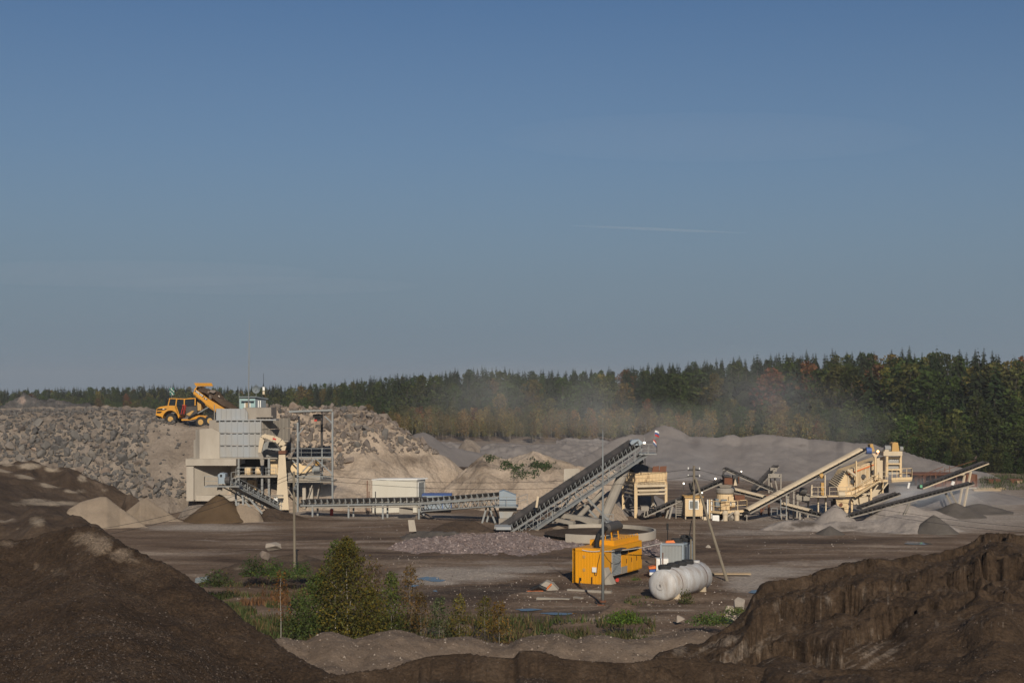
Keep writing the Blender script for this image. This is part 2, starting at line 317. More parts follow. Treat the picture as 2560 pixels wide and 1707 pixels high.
def mound(name, crest, u0, u1, nu, y0, y1, ny, mat, front, back=.7, base=0.0, amp=.15, sc=1.5, rough=.5, dry=None, seed=1, extra=None, soft=.6, warp=0, smooth=True, smo=(5, 5)):
    """A heap whose ridge runs through CREST ([px, py, metres away]); FRONT(s, U) is how far it falls s metres towards the viewer."""
    u = np.linspace(u0, u1, nu); y = np.linspace(y0, y1, ny); U, Y = np.meshgrid(u, y); XX = (U-1280)*Y/F
    c = np.array(crest, float); cp = np.interp(u, c[:, 0], c[:, 1]); cd = np.interp(u, c[:, 0], c[:, 2])
    cz = CAMZ-(cp-HZ)*cd/F
    du = (u1-u0)/(nu-1)
    def sm(a, px):
        k = max(1, int(px/du)); w = np.hanning(2*k+3)[1:-1]; return np.convolve(np.pad(a, len(w)//2, mode='edge'), w/w.sum(), 'valid')
    cz = sm(cz, smo[0]); czs = sm(cz, smo[1])
    s = cd[None, :]-Y+warp*fbm(XX/5, Y/5, seed+9, 3)
    zc = cz[None, :]+(czs-cz)[None, :]*sst(0, 5, np.abs(s))+.5*rough*amp*fbm(u/45, u*0+seed, seed+20, 4)[None, :]*np.exp(-np.abs(s)/2.0)
    zf = zc-front(np.maximum(s, 0), U, Y); zb = zc-back*np.maximum(-s, 0)
    Z_ = np.where(s >= 0, zf, zb)
    Z_ = Z_-soft*.35*np.exp(-(s/soft)**2)
    n = fbm(XX/sc, Y/sc, seed, 5)
    Z_ = Z_+amp*n*np.clip(np.abs(s)/1.0+.25, 0, 1)
    if extra: Z_ = extra(XX, Y, U, s, Z_)
    Z_ = np.maximum(Z_, base-.35)
    V = HZ+(CAMZ-Z_)*F/Y
    dr = dry(U, V, s) if callable(dry) else ell(U, V, dry) if dry else np.zeros_like(U)
    return grid_mesh(name, XX, Y, Z_, mat, dr, smooth)
lin = lambda k: (lambda s, U, Y: k*s)

# --- foreground, nearest first
def f_left(s, U, Y): return .30*np.minimum(s, 5)+.10*np.maximum(s-5, 0)
def x_clod(XX, Y, U, s, Z_): return Z_+.09*np.abs(fbm(XX/.7, Y/.9, 14, 4))+.05*vn(XX/.16, Y/.2, 15)
LEFTC = [(-300, 1345, 76), (0, 1337, 76), (60, 1342, 76), (115, 1324, 75), (160, 1314, 75), (200, 1306, 74.5), (222, 1303, 74), (240, 1308, 73.5), (262, 1320, 73), (291, 1336, 72.5), (330, 1358, 71.5), (374, 1381, 70.5), (433, 1408, 69), (500, 1458, 67.5), (566, 1500, 66), (608, 1541, 64.5), (640, 1565, 64), (671, 1582, 63), (720, 1615, 62), (755, 1639, 61), (793, 1661, 60), (831, 1674, 59.5), (900, 1700, 59), (1000, 1750, 58)]
o = mound('earth_mound', LEFTC, -320, 1000, 420, 40, 82, 260, M['mud_left'], f_left, .75, 0, .16, 2.2, .5,
    [(215, 1345, 45, 22, .75), (250, 1362, 40, 30, .9), (300, 1385, 35, 22, .75), (20, 1358, 40, 14, .5), (90, 1415, 14, 14, .5), (150, 1430, 50, 18, .35), (330, 1400, 30, 14, .45), (420, 1570, 90, 10, .2)], 3, x_clod, warp=.5, smo=(6, 90))
tag(o, 'dark brown gravelly earth mound with a dry tan patch along its ridge', 'earth mound')
def f_ridge(s, U, Y): return np.where(s < 1.6, .62*s, .992+.0*(s-1.6))-.15*np.maximum(s-2.2, 0)
def x_ridge(XX, Y, U, s, Z_):
    fl = np.abs(vn(XX/.42, Y/6, 41)); return Z_-.3*(1-fl)*np.clip(s, 0, 1)*np.clip(2.2-s, 0, 1)
RID = [(560, 1760, 56), (700, 1720, 57), (831, 1676, 59), (905, 1661, 60), (984, 1653, 60.5), (1019, 1637, 61), (1065, 1626, 61), (1120, 1622, 61), (1171, 1618, 61), (1231, 1629, 60.5), (1285, 1631, 60.5), (1299, 1613, 60.5), (1353, 1614, 60.5), (1399, 1628, 60), (1489, 1638, 60), (1585, 1641, 60), (1640, 1630, 61), (1700, 1630, 61), (1900, 1650, 60), (2300, 1660, 58), (2700, 1690, 56)]
o = mound('earth_bank', RID, 560, 2700, 640, 38, 66, 190, M['mud_right'], f_ridge, 1.1, 0, .08, 1.2, .6,
    [(1300, 1622, 12, 14, .45), (1345, 1620, 18, 12, .4), (1050, 1640, 12, 10, .4), (1250, 1640, 8, 10, .3), (1000, 1648, 10, 10, .3)], 6, x_ridge)
tag(o, 'low dark earth bank with a furrowed broken edge in front of the tan berm', 'earth bank')
def f_right(s, U, Y):
    x = (U-1280)*Y/F
    big = fbm(x/6.5, x*0+3, 51, 3); wx = x+.35*(Y-70)+.5*fbm(x/2.2, Y/2.2, 50, 3); cl = np.abs(fbm(wx/1.25, Y/2.6, 52, 3)); cl2 = np.abs(vn(wx/.4, Y/1.6, 53)); rg = .45+.75*np.clip(fbm(x/4, Y/4, 49, 2)+.4, 0, 1)
    k = np.interp(U, [1600, 1750, 1900, 2000, 2300, 2700], [.02, .25, 1, 1.2, 1, 1])
    a1 = .9+.5*big+1.1*(cl-.4)*.9+.35*cl2; a2 = np.interp(U, [1700, 1950, 2200, 2560], [2.4, 3.0, 4.8, 6.6])+1.5*fbm(x/5, x*0+8, 55, 3)+1.5*(cl-.4)+.55*cl2
    a3 = a2+np.interp(U, [1700, 1950, 2200, 2560], [1.6, 2.1, 2.8, 3.4])+1.4*fbm(x/4, x*0+11, 57, 3)+1.3*(.5-cl)+.6*cl2
    g = .12*np.minimum(s, 7)+.075*np.maximum(s-7, 0)
    k = k*rg; g = g+k*.42*sst(a1, a1+.35, s)+k*1.0*sst(a2, a2+.45, s)+k*.8*sst(a3, a3+.5, s)-k*.06*np.clip(s, 0, 10)
    return g*np.interp(U, [1600, 1800, 2000, 2700], [1.6, 1.25, 1, 1])
def x_right(XX, Y, U, s, Z_):
    a3 = np.interp(U, [1700, 1950, 2200, 2560], [4.4, 5.8, 8.2, 10.6]); m = np.clip(1-np.abs(s-a3*.75)/(a3*.6), 0, 1)
    q = vn(XX/.9+Y*.2, Y/3.5, 61)
    return Z_+.3*np.clip(.25+m, 0, 1)*np.abs(fbm(XX/1.3+.3*Y, Y/1.5, 59, 4))+.16*m*np.abs(fbm(XX/.7, Y/1.6, 60, 4))-.22*m*np.clip(q-.25, 0, 1)*2+.035*vn(XX/.16, Y/.2, 16)*m
RIGHTC = [(1560, 1690, 61), (1610, 1660, 62), (1641, 1622, 63), (1682, 1606, 64), (1763, 1600, 66), (1790, 1575, 67), (1830, 1545, 68), (1861, 1523, 69), (1882, 1478, 70), (1902, 1455, 71), (1967, 1441, 72), (2028, 1427, 73), (2090, 1412, 74), (2171, 1388, 75), (2253, 1390, 76), (2334, 1372, 77), (2416, 1350, 78), (2450, 1330, 78), (2477, 1322, 78), (2518, 1321, 78), (2560, 1333, 78), (2620, 1326, 78), (2900, 1345, 78)]
def d_right(U, V): pass
DRY_R = [(1945, 1510, 14, 22, .5), (2070, 1500, 22, 30, .55), (2160, 1480, 10, 40, .45), (2190, 1500, 9, 22, .4), (2110, 1545, 20, 18, .3), (1700, 1625, 28, 20, .55), (2430, 1540, 12, 14, .45), (2180, 1580, 7, 22, .5), (2400, 1545, 10, 12, .4), (1860, 1620, 110, 30, .27), (2000, 1640, 120, 20, .22), (2100, 1420, 60, 22, .28), (2400, 1420, 120, 20, .2), (1985, 1568, 12, 12, .4)]
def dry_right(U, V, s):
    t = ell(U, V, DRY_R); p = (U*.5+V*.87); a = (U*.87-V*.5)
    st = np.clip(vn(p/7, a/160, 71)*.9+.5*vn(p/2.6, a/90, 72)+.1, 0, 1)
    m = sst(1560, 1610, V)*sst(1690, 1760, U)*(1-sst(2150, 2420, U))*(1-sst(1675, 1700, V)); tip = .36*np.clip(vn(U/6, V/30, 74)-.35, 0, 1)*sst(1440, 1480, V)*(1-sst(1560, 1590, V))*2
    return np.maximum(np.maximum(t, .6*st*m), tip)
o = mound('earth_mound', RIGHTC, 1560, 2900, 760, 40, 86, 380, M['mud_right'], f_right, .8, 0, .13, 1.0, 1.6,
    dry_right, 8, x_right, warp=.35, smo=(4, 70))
tag(o, 'big dark wet earth mound with vertical furrows and broken clefts', 'earth mound')
BER = [(600, 1650, 74), (650, 1600, 74), (671, 1584, 74.5), (710, 1573, 75), (740, 1582, 75), (770, 1582, 75), (800, 1566, 75), (830, 1560, 75), (860, 1570, 75), (885, 1580, 75), (915, 1573, 75), (945, 1560, 75), (1000, 1558, 75.5), (1040, 1568, 75.5), (1090, 1580, 76), (1130, 1575, 76), (1180, 1577, 76), (1230, 1592, 76), (1270, 1597, 76), (1300, 1577, 76.5), (1350, 1567, 77), (1400, 1566, 77), (1440, 1578, 77), (1475, 1570, 77), (1510, 1571, 77), (1560, 1582, 77), (1600, 1582, 77), (1650, 1570, 78), (1690, 1562, 78), (1730, 1558, 78), (1770, 1562, 78), (1800, 1585, 78), (1860, 1660, 77)]
def f_ber(s, U, Y): return .17*s+.12*np.clip(s-2, 0, 2)
o = mound('earth_berm', BER, 600, 1860, 420, 62, 82, 150, M['berm'], f_ber, .75, 0, .12, 1.4, .6,
    [(900, 1640, 130, 22, .3), (1100, 1610, 60, 14, .3), (1560, 1600, 60, 14, .25), (1420, 1575, 50, 12, .45), (1330, 1600, 60, 10, .3)], 12, soft=.9, warp=.4)
tag(o, 'low tan earth berm with several rounded humps below the birches', 'earth berm')

# --- left side, layer behind layer
o = mound('rubble_bank', [(-200, 1290, 96), (-60, 1292, 96), (0, 1300, 96), (40, 1285, 96), (75, 1262, 97), (110, 1258, 97), (140, 1266, 97), (160, 1274, 96), (185, 1274, 95), (212, 1290, 94), (232, 1302, 93), (262, 1326, 92), (300, 1365, 91), (340, 1420, 90), (380, 1480, 90)], -200, 380, 150, 80, 104, 90, M['brown'], lin(.16), .6, 0, .35, 2.5, .8, [(95, 1305, 26, 16, .7), (10, 1300, 40, 10, .6), (140, 1262, 30, 6, .5), (40, 1320, 20, 6, .4), (230, 1320, 20, 14, .3)], 15, warp=.8)
tag(o, 'uneven brown bank with a patch of light gravel in front of the sand piles', 'bank')
o = mound('haul_road', [(-300, 1140, 160), (0, 1166, 160), (70, 1184, 160), (120, 1205, 160), (170, 1218, 160), (200, 1230, 160), (240, 1246, 160), (300, 1264, 160), (340, 1290, 160), (370, 1305, 160)], -300, 370, 150, 110, 164, 110, M['brown'], lambda s, U, Y: np.where(s < 1.5, .5*s, 0.75+.17*(s-1.5)), .45, 0, .22, 3, .6, [(20, 1174, 40, 8, 1.2), (75, 1190, 40, 8, 1.2), (130, 1212, 40, 8, 1.2), (180, 1227, 26, 7, 1.1), (130, 1258, 110, 7, 1.0), (90, 1250, 40, 5, 1.0), (60, 1255, 60, 4, .35), (270, 1262, 30, 7, .6)], 17)
tag(o, kind='structure')
o = mound('soil_bank', [(-300, 1140, 166), (0, 1158, 166), (40, 1152, 166), (75, 1148, 166), (100, 1160, 166), (130, 1164, 166), (170, 1158, 166), (190, 1172, 166), (215, 1186, 166), (245, 1202, 166), (290, 1222, 166), (330, 1240, 166), (350, 1262, 166), (380, 1300, 166)], -300, 380, 150, 145, 172, 90, M['brown'], lin(.5), .3, 0, .45, 3, .5, [(75, 1165, 40, 9, 1.0), (130, 1172, 22, 8, 1.1), (205, 1195, 14, 12, 1.0), (20, 1162, 20, 4, .9), (260, 1225, 16, 6, .5), (200, 1228, 18, 7, .6), (150, 1176, 20, 6, .5)], 19, warp=1)
tag(o, 'brown soil bank with pale washed patches at the foot of the boulders', 'bank')

def sand(name, crest, base, mat, label, cat='pile', k=.62, amp=.1, seed=1, soft=.5, group=None, dry=None, back=.65):
    c = np.array(crest); u0, u1 = c[0, 0], c[-1, 0]; d = c[:, 2].max(); zt = CAMZ-(c[:, 1].min()-HZ)*d/F
    o = mound(name, crest, u0, u1, max(40, int((u1-u0)/2)), c[:, 2].min()-(zt-base)/k-1.5, d+(zt-base)/back+1, 80, mat, lin(k), back, base, amp, 1.8, .3, dry, seed, soft=soft)
    return tag(o, label, cat, group)
sand('sand_pile', [(140, 1330, 149), (170, 1268, 151), (200, 1250, 152), (220, 1243, 153), (250, 1236, 153), (266, 1236, 153), (280, 1248, 153), (300, 1264, 153), (330, 1284, 152), (360, 1306, 151), (385, 1322, 150)], 0, M['sand'], 'smooth pale sand pile with one sharp peak below the boulders', 'sand pile', .68, seed=21)
sand('soil_heap', [(292, 1296, 162), (302, 1266, 162), (315, 1236, 162), (325, 1231, 162), (345, 1243, 162), (354, 1254, 162), (364, 1275, 162), (372, 1296, 162)], 0, M['brown'], 'small dark brown soil heap between two pale sand piles', 'soil heap', .85, .2, 22)
sand('sand_pile', [(300, 1285, 158), (330, 1262, 159), (350, 1246, 159), (366, 1240, 160), (385, 1252, 160), (415, 1272, 160), (440, 1290, 159), (470, 1302, 158), (492, 1310, 157)], 0, M['sand'], 'long pale sand pile sloping down beside the damp brown cone', 'sand pile', .6, seed=23)
sand('sand_pile', [(430, 1310, 163), (455, 1272, 163), (470, 1260, 163), (500, 1256, 163), (530, 1257, 163), (570, 1262, 163), (600, 1275, 163), (640, 1310, 163)], 0, M['dust'], 'low tan sand heap behind the damp brown cone', 'sand pile', .55, seed=24)
sand('sand_pile', [(570, 1310, 158), (583, 1275, 159), (592, 1258, 159), (610, 1257, 159), (630, 1264, 159), (648, 1274, 159), (655, 1288, 159), (662, 1306, 158)], 0, M['sand'], 'rounded sand hump under the short discharge conveyor', 'sand pile', .9, seed=25)
sand('soil_heap', [(640, 1315, 160), (655, 1275, 161), (670, 1264, 161), (690, 1268, 161), (720, 1276, 161), (760, 1288, 161), (800, 1305, 160)], 0, M['brown'], 'low brown soil heap at the foot of the cream rock breaker column', 'soil heap', .5, .2, 26)

def cone(name, px, py, rad, mat, label, cat='pile', base=0.0, d=None, seed=1, amp=.05, group=None, ex=1.0, basepy=None):
    d = d or CAMZ*F/(basepy-HZ); a = P(px, py, d); h = a.z-base
    th = np.linspace(0, 2*np.pi, 73); rr = np.linspace(0, 1, 28)**1.0; T, Q = np.meshgrid(th, rr)
    rad_ = rad*(1+.06*vn(np.cos(T)*1.7+9, np.sin(T)*1.7, seed))
    XX = a.x+Q*rad_*np.cos(T)*ex; YY = a.y+Q*rad_*np.sin(T)
    pr = 1-Q; pr = pr-.05*np.exp(-(Q/.07)**2)+.035*np.clip((Q-.8)/.2, 0, 1)**2
    ZZ = base+h*pr+amp*fbm(XX/.9, YY/.9, seed, 4)*np.clip(Q*5, .2, 1)-.12*np.clip((Q-.96)/.04, 0, 1)
    XX[:, -1] = XX[:, 0]; YY[:, -1] = YY[:, 0]; ZZ[:, -1] = ZZ[:, 0]
    o = grid_mesh(name, XX, YY, ZZ, mat, XX*0, org=(a.x, a.y, base)); return tag(o, label, cat, group)
cone('sand_cone', 548, 1231, 4.0, M['cone'], 'steep damp brown sand cone under the discharge conveyor head', 'sand cone', basepy=1300, seed=31)

# --- rock slopes
RL = [(-400, 1046, 186), (0, 1040, 186), (60, 1034, 186), (110, 1034, 185), (160, 1036, 185), (215, 1035, 185), (260, 1032, 185), (310, 1035, 185), (380, 1038, 184), (410, 1046, 183.5), (440, 1054, 183), (480, 1060, 182.5), (520, 1064, 182.5), (545, 1063, 182), (700, 1063, 182)]
PLAT = 10.45
def f_rl(s, U, Y):
    k = np.interp(U, [0, 300, 420, 470, 545], [.62, .72, .8, 1.0, 1.2]); return k*s
def x_rl(XX, Y, U, s, Z_):
    chute = sst(370, 410, U)*(1-sst(475, 500, U)); return Z_+(1-chute)*.35*fbm(XX/1.6, Y/1.6, 77, 4)
slope_left = mound('rock_slope', RL, -400, 560, 300, 158, 250, 260, M['dust'], f_rl, .004, 0, .25, 3, .5, [(150, 1060, 160, 30, .4), (100, 1110, 130, 40, .5), (260, 1120, 120, 60, .45), (420, 1200, 30, 40, .3), (330, 1190, 60, 40, .5)], 33, x_rl, soft=1.0)
tag(slope_left, kind='structure')
RR_ = [(560, 1022, 190), (640, 1016, 190), (700, 1014, 190), (730, 1011, 190), (770, 1014, 190), (805, 1010, 190), (850, 1014, 190), (885, 1016, 190), (920, 1022, 190), (950, 1032, 190), (975, 1045, 190), (1000, 1066, 190), (1030, 1084, 190), (1062, 1100, 190), (1100, 1128, 190), (1150, 1160, 190), (1220, 1190, 190)]
def f_rr(s, U, Y): return np.where(s < 10, .78*s, 7.8+.5*(s-10))
slope_right = mound('rock_slope', RR_, 560, 1220, 260, 160, 205, 170, M['tan'], f_rr, .35, 0, .5, 3.0, .6, [(860, 1180, 40, 14, .4), (1040, 1150, 60, 30, .5), (900, 1050, 120, 40, .5), (940, 1160, 30, 16, .35)], 35, soft=1.0, warp=.8)
tag(slope_right, kind='structure')

def surf_z(o):                                           # height lookup on a heightfield mesh
    from mathutils.bvhtree import BVHTree
    me = o.data; n = len(me.vertices); v = np.empty(n*3); me.vertices.foreach_get('co', v); v = v.reshape(-1, 3)+np.array(o.location)
    t = BVHTree.FromPolygons([tuple(p) for p in v], [tuple(p.vertices) for p in me.polygons])
    def f(x, y):
        h = t.ray_cast(Vector((x, y, 100)), Vector((0, 0, -1))); return (h[0].z, h[1]) if h[0] else (None, None)
    return f
def rock_mesh(seed, mats, flatn=.8, n=16):
    rnd = random.Random(seed); bm = bmesh.new()
    for _ in range(n):
        v = Vector((rnd.gauss(0, 1), rnd.gauss(0, 1), rnd.gauss(0, 1))).normalized()
        m = max(abs(v.x), abs(v.y), abs(v.z)); v = v*(.55+.45/m*rnd.uniform(.55, .8)); bm.verts.new((v.x*.5, v.y*.5*rnd.uniform(.85, 1), v.z*.5*flatn))
    r = bmesh.ops.convex_hull(bm, input=bm.verts)
    bmesh.ops.delete(bm, geom=[g for g in r['geom_interior'] if isinstance(g, bmesh.types.BMVert)], context='VERTS')
    bmesh.ops.dissolve_limit(bm, angle_limit=R(14), verts=bm.verts, edges=bm.edges)
    bmesh.ops.bevel(bm, geom=bm.edges[:], offset=.025, segments=1, affect='EDGES')
    me = bpy.data.meshes.new('boulder'); bm.to_mesh(me); bm.free(); me.materials.append(mats); return me
ROCKG = [rock_mesh(100+i, M['rock_grey'], random.uniform(.6, .95), random.randint(11, 18)) for i in range(10)]
ROCKW = [rock_mesh(200+i, M['rock_warm'], random.uniform(.65, 1), random.randint(11, 18)) for i in range(10)]
ROCKP = [rock_mesh(300+i, M['rock_pale'], .8, 13) for i in range(3)]
def put_rock(me, loc, s, name='boulder', flat_=False):
    o = bpy.data.objects.new(name, me); COL.objects.link(o); o.location = loc
    o.rotation_euler = (random.uniform(-.5, .5), random.uniform(-.5, .5), random.uniform(0, 6.3)) if flat_ else tuple(random.uniform(0, 6.3) for _ in range(3))
    o.scale = (s*random.uniform(.85, 1.25), s*random.uniform(.8, 1.1), s*random.uniform(.7, 1)); return o
def scatter(so_, n, regions, protos, label, group, smin, smax, avoid=None, sink=.12, sd=5):
    f = surf_z(so_); rnd = random.Random(sd); placed = []; tries = 0
    while len(placed) < n and tries < n*60:
        tries += 1; (u0, u1, y0, y1) = rnd.choice(regions); u = rnd.uniform(u0, u1); y = rnd.uniform(y0, y1); x = (u-1280)*y/F
        z, nn = f(x, y)
        if z is None or z < .1: continue
        v = HZ+(CAMZ-z)*F/y
        if avoid and avoid(u, v): continue
        t = 1-len(placed)/n; s = smin+(smax-smin)*(t**1.8)*rnd.uniform(.75, 1.1)
        if any((x-a)**2+(y-b)**2+(z-c)**2 < (.34*(s+q))**2 for a, b, c, q in placed): continue
        placed.append((x, y, z, s))
        o = put_rock(rnd.choice(protos), Vector((x, y, z+s*sink)), s); tag(o, label, 'boulder', group)
    return placed
def avl(u, v): return (370 < u < 480 and v > 1062 and (u-370)*1.2 > (v-1200)*.5 and v < 1200) or (u < 345 and v > 1155+max(0, u-120)*.42) or u > 500 or v > 1245 or (u > 440 and v < 1150)
PL = scatter(slope_left, 165, [(-20, 500, 164, 183)], ROCKG+ROCKG+ROCKW[:4], 'angular grey boulder lying on the rock slope below the dump truck', 'boulders on the slope below the dump truck', .75, 2.1, avl, sd=11)
def avr(u, v): return u < 655 or (u < 700 and v > 1040) or v > 1165 or (u > 880 and v > 1120-(u-880)*.06) or u > 1105 or (u > 1040 and v > 1130)
PR = scatter(slope_right, 135, [(655, 1100, 174, 194)], ROCKW+ROCKG[:4], 'angular warm grey boulder on the rock heap behind the steel tower', 'boulders on the heap behind the steel tower', .75, 2.1, avr, sd=12)
for (u, y, s, l) in [(210, 166.5, 1.5, 'pale cream boulder standing out among the grey ones at the slope foot'), (226, 198, 1.9, 'tall upright grey boulder alone on the plateau edge')]:
    z, nn = surf_z(slope_left)(X(u, y), y); tag(put_rock(ROCKP[0] if s < 1.6 else ROCKG[2], Vector((X(u, y), y, z+.4)), s), l, 'boulder')
# small broken stone that nobody could count, one mesh for each slope
def rubble(name, so_, n, regs, protos, mat, smin, smax, avoid=None, sd=3, colz=.3):
    f = surf_z(so_); rnd = random.Random(sd); vs = []; fs = []; b = 0
    for _ in range(n):
        u0, u1, y0, y1 = rnd.choice(regs); u = rnd.uniform(u0, u1); y = rnd.uniform(y0, y1); x = (u-1280)*y/F; z, nn = f(x, y)
        if z is None or z < -.2: continue
        if avoid and avoid(u, HZ+(CAMZ-z)*F/y): continue
        me = rnd.choice(protos); s = rnd.uniform(smin, smax)*rnd.uniform(.5, 1); rot = Matrix.Rotation(rnd.uniform(0, 6.3), 3, 'Z') @ Matrix.Rotation(rnd.uniform(0, 6.3), 3, 'X')
        for v in me.vertices: w = rot @ v.co*s; vs.append((w.x+x, w.y+y, w.z+z+s*.15))
        for p in me.polygons: fs.append([b+i for i in p.vertices])
        b += len(me.vertices)
    me = bpy.data.meshes.new(name); me.from_pydata(vs, [], fs); me.materials.append(mat); o = bpy.data.objects.new(name, me); COL.objects.link(o); tag(o, kind='stuff'); return o
SM = [rock_mesh(400+i, M['rock_grey'], .8, 9) for i in range(5)]
def avl2(u, v): return avl(u, v) and not (370 < u < 480 and random.random() < .1)
rubble('rubble', slope_left, 4200, [(-20, 500, 164, 184), (-20, 500, 164, 184), (-20, 500, 164, 184), (-20, 420, 184, 200)], SM, M['rock_grey'], .35, 1.05, avl2)
rubble('rubble', slope_right, 4000, [(640, 1110, 172, 196)], SM, M['rock_warm'], .3, 1.1, lambda u, v: (u > 860 and v > 1135) or v > 1175, 4)

# --- middle distance
def f_tan(s, U, Y): return np.where(s < 9, .42*s, 3.8+.75*(s-9))
o = mound('overburden_heap', [(985, 1275, 178), (1020, 1252, 180), (1060, 1232, 182), (1110, 1212, 184), (1140, 1185, 186), (1180, 1152, 187), (1205, 1132, 187), (1216, 1128, 187), (1240, 1133, 187), (1262, 1142, 187), (1285, 1138, 187), (1310, 1130, 187), (1335, 1127, 187), (1352, 1133, 187), (1362, 1140, 187), (1385, 1140, 187), (1410, 1148, 187), (1440, 1160, 187), (1500, 1168, 186), (1560, 1185, 185), (1600, 1220, 184), (1640, 1258, 184)], 985, 1640, 260, 166, 198, 120, M['tan'], f_tan, .6, 0, .5, 3.5, .5, [(1190, 1160, 60, 20, .6), (1100, 1240, 50, 16, .5), (1150, 1200, 30, 20, .4), (1340, 1165, 60, 10, .4), (1300, 1180, 60, 10, .35)], 37, warp=1.4)
tag(o, 'broad tan overburden heap with green weeds behind the long belt conveyor', 'heap')
o = mound('soil_slope', [(1000, 1240, 190), (1040, 1180, 200), (1075, 1165, 205), (1120, 1158, 208), (1180, 1160, 208), (1240, 1180, 205)], 1000, 1240, 70, 182, 225, 50, M['brown'], lin(.32), .5, 0, .2, 4, .4, None, 39, soft=1)
tag(o, 'smooth dark brown soil slope between the rock heap and the tan heap', 'slope')
o = mound('stone_bank', [(1010, 1160, 225), (1030, 1082, 228), (1058, 1075, 230), (1085, 1088, 230), (1120, 1108, 230), (1170, 1120, 232), (1260, 1140, 232), (1330, 1160, 230)], 1010, 1330, 80, 195, 245, 60, M['grey'], lin(.3), .5, 0, .3, 5, .5, None, 41, soft=1)
tag(o, 'purple grey stone bank trailing off behind the boulder heap', 'bank')
sand('soil_heap', [(1140, 1125, 300), (1152, 1108, 300), (1165, 1094, 300), (1182, 1098, 300), (1198, 1112, 300), (1210, 1122, 300)], 0, M['dust'], 'small brownish heap in front of the birch wood', 'heap', .5, .3, 42)
for i, (cr, l) in enumerate([([(1030, 1112, 330), (1080, 1101, 330), (1130, 1104, 330), (1180, 1112, 330)], 'low grey ridge beside the brownish heap'), ([(1200, 1118, 280), (1230, 1105, 282), (1300, 1107, 282), (1400, 1109, 282), (1500, 1113, 282), (1560, 1130, 280)], 'wide low grey stone bank in front of the birch trunks'), ([(1390, 1100, 360), (1418, 1093, 360), (1450, 1097, 360), (1500, 1096, 360), (1560, 1105, 360)], 'far low lilac grey heap below the birches')]):
    sand('stone_bank', cr, -.2, M['grey'], l, 'bank', .3, .4, 43+i, back=.4)
GRC = [(1400, 1160, 222), (1470, 1130, 240), (1500, 1112, 245), (1540, 1090, 248), (1580, 1078, 250), (1610, 1080, 250), (1638, 1064, 250), (1660, 1058, 250), (1682, 1061, 250), (1705, 1073, 250), (1728, 1085, 250), (1760, 1086, 250), (1800, 1087, 250), (1815, 1082, 250), (1832, 1080, 250), (1850, 1086, 250), (1880, 1084, 249), (1905, 1081, 249), (1930, 1081, 249), (1960, 1086, 248), (1985, 1088, 248), (2000, 1087, 248), (2020, 1093, 248), (2045, 1091, 247), (2070, 1095, 246), (2090, 1098, 246), (2110, 1096, 245), (2130, 1101, 245), (2155, 1103, 244), (2180, 1103, 243), (2200, 1110, 242), (2225, 1118, 241), (2265, 1124, 240), (2300, 1136, 239), (2350, 1150, 237), (2400, 1162, 236), (2440, 1172, 235), (2470, 1176, 234), (2500, 1190, 233), (2540, 1206, 232)]
def f_gr(s, U, Y):
    x = (U-1280)*Y/F; w = 3.2+.6*fbm(x/9, x*0, 47, 2)
    return np.where(s < w, .62*s, .62*w+.33*(s-w))+.12*np.abs(vn(x/3.5, Y/30, 48))*np.clip(s/4, 0, 1)
o = mound('gravel_stockpile', GRC, 1400, 2540, 460, 205, 268, 160, M['grey'], f_gr, .6, 0, .1, 5, 1.5, [(1740, 1110, 26, 24, .5), (2000, 1115, 30, 6, .3), (1720, 1092, 14, 10, .35), (1830, 1102, 80, 5, .25), (1500, 1118, 70, 10, .3)], 45, soft=1.0, warp=.8, smo=(4, 160))
tag(o, 'huge long grey gravel stockpile with a rippled top in front of the forest', 'stockpile')
# piles under the conveyors, right side
sand('grit_pile', [(1880, 1335, 146), (1900, 1318, 148), (1930, 1305, 149), (1960, 1297, 149), (2000, 1293, 149), (2040, 1297, 149), (2060, 1303, 149), (2090, 1298, 149), (2130, 1298, 149), (2200, 1292, 149), (2240, 1280, 149), (2290, 1284, 148), (2340, 1298, 148), (2400, 1318, 147), (2450, 1330, 146)], 0, M['grit'], 'long low bank of pale crushed stone along the yard edge', 'stone bank', .42, .16, 51, dry=[(2010, 1310, 50, 12, .8), (2120, 1318, 40, 10, .5), (1970, 1320, 40, 8, .5), (2165, 1325, 40, 8, .5)])
cone('gravel_cone', 2075, 1313, 1.5, M['darkgrit'], 'small dark gravel cone dumped in front of the long pale stone bank', 'gravel cone', d=143.5, seed=52, ex=1.05)
cone('gravel_cone', 2088, 1258, 2.6, M['grit'], 'gravel cone under the screen below its discharge chute', 'gravel cone', d=155, seed=53)
cone('gravel_cone', 2334, 1284, 2.5, M['darkgrit'], 'sharp dark gravel cone beside the pale fine grit pile', 'gravel cone', d=145.5, seed=54)
cone('gravel_cone', 2388, 1254, 3.6, M['darkgrit'], 'grey gravel cone directly under the lower stacker head', 'gravel cone', d=164, seed=55)
cone('gravel_cone', 2450, 1257, 3.9, M['darkgrit'], 'low grey gravel cone under the upper stacker head', 'gravel cone', d=170, seed=56, ex=1.05)
cone('gravel_cone', 2475, 1227, 5.6, M['grey'], 'large grey gravel cone behind the two stacker cones', 'gravel cone', d=186, seed=57, ex=1.25)
sand('grit_pile', [(2150, 1300, 156), (2190, 1275, 158), (2215, 1262, 158), (2250, 1252, 160), (2290, 1262, 160), (2310, 1270, 160), (2340, 1272, 160), (2390, 1290, 158), (2430, 1305, 156)], 0, M['grit'], 'heap of pale fine grit below the lower stacker conveyor', 'grit heap', .5, .12, 58)
sand('grit_pile', [(2200, 1260, 178), (2240, 1228, 180), (2290, 1222, 182), (2340, 1225, 182), (2400, 1222, 182), (2450, 1240, 180), (2480, 1260, 178)], 0, M['grey'], 'dusty grey heap behind the lower stacker conveyor', 'heap', .45, .12, 59)
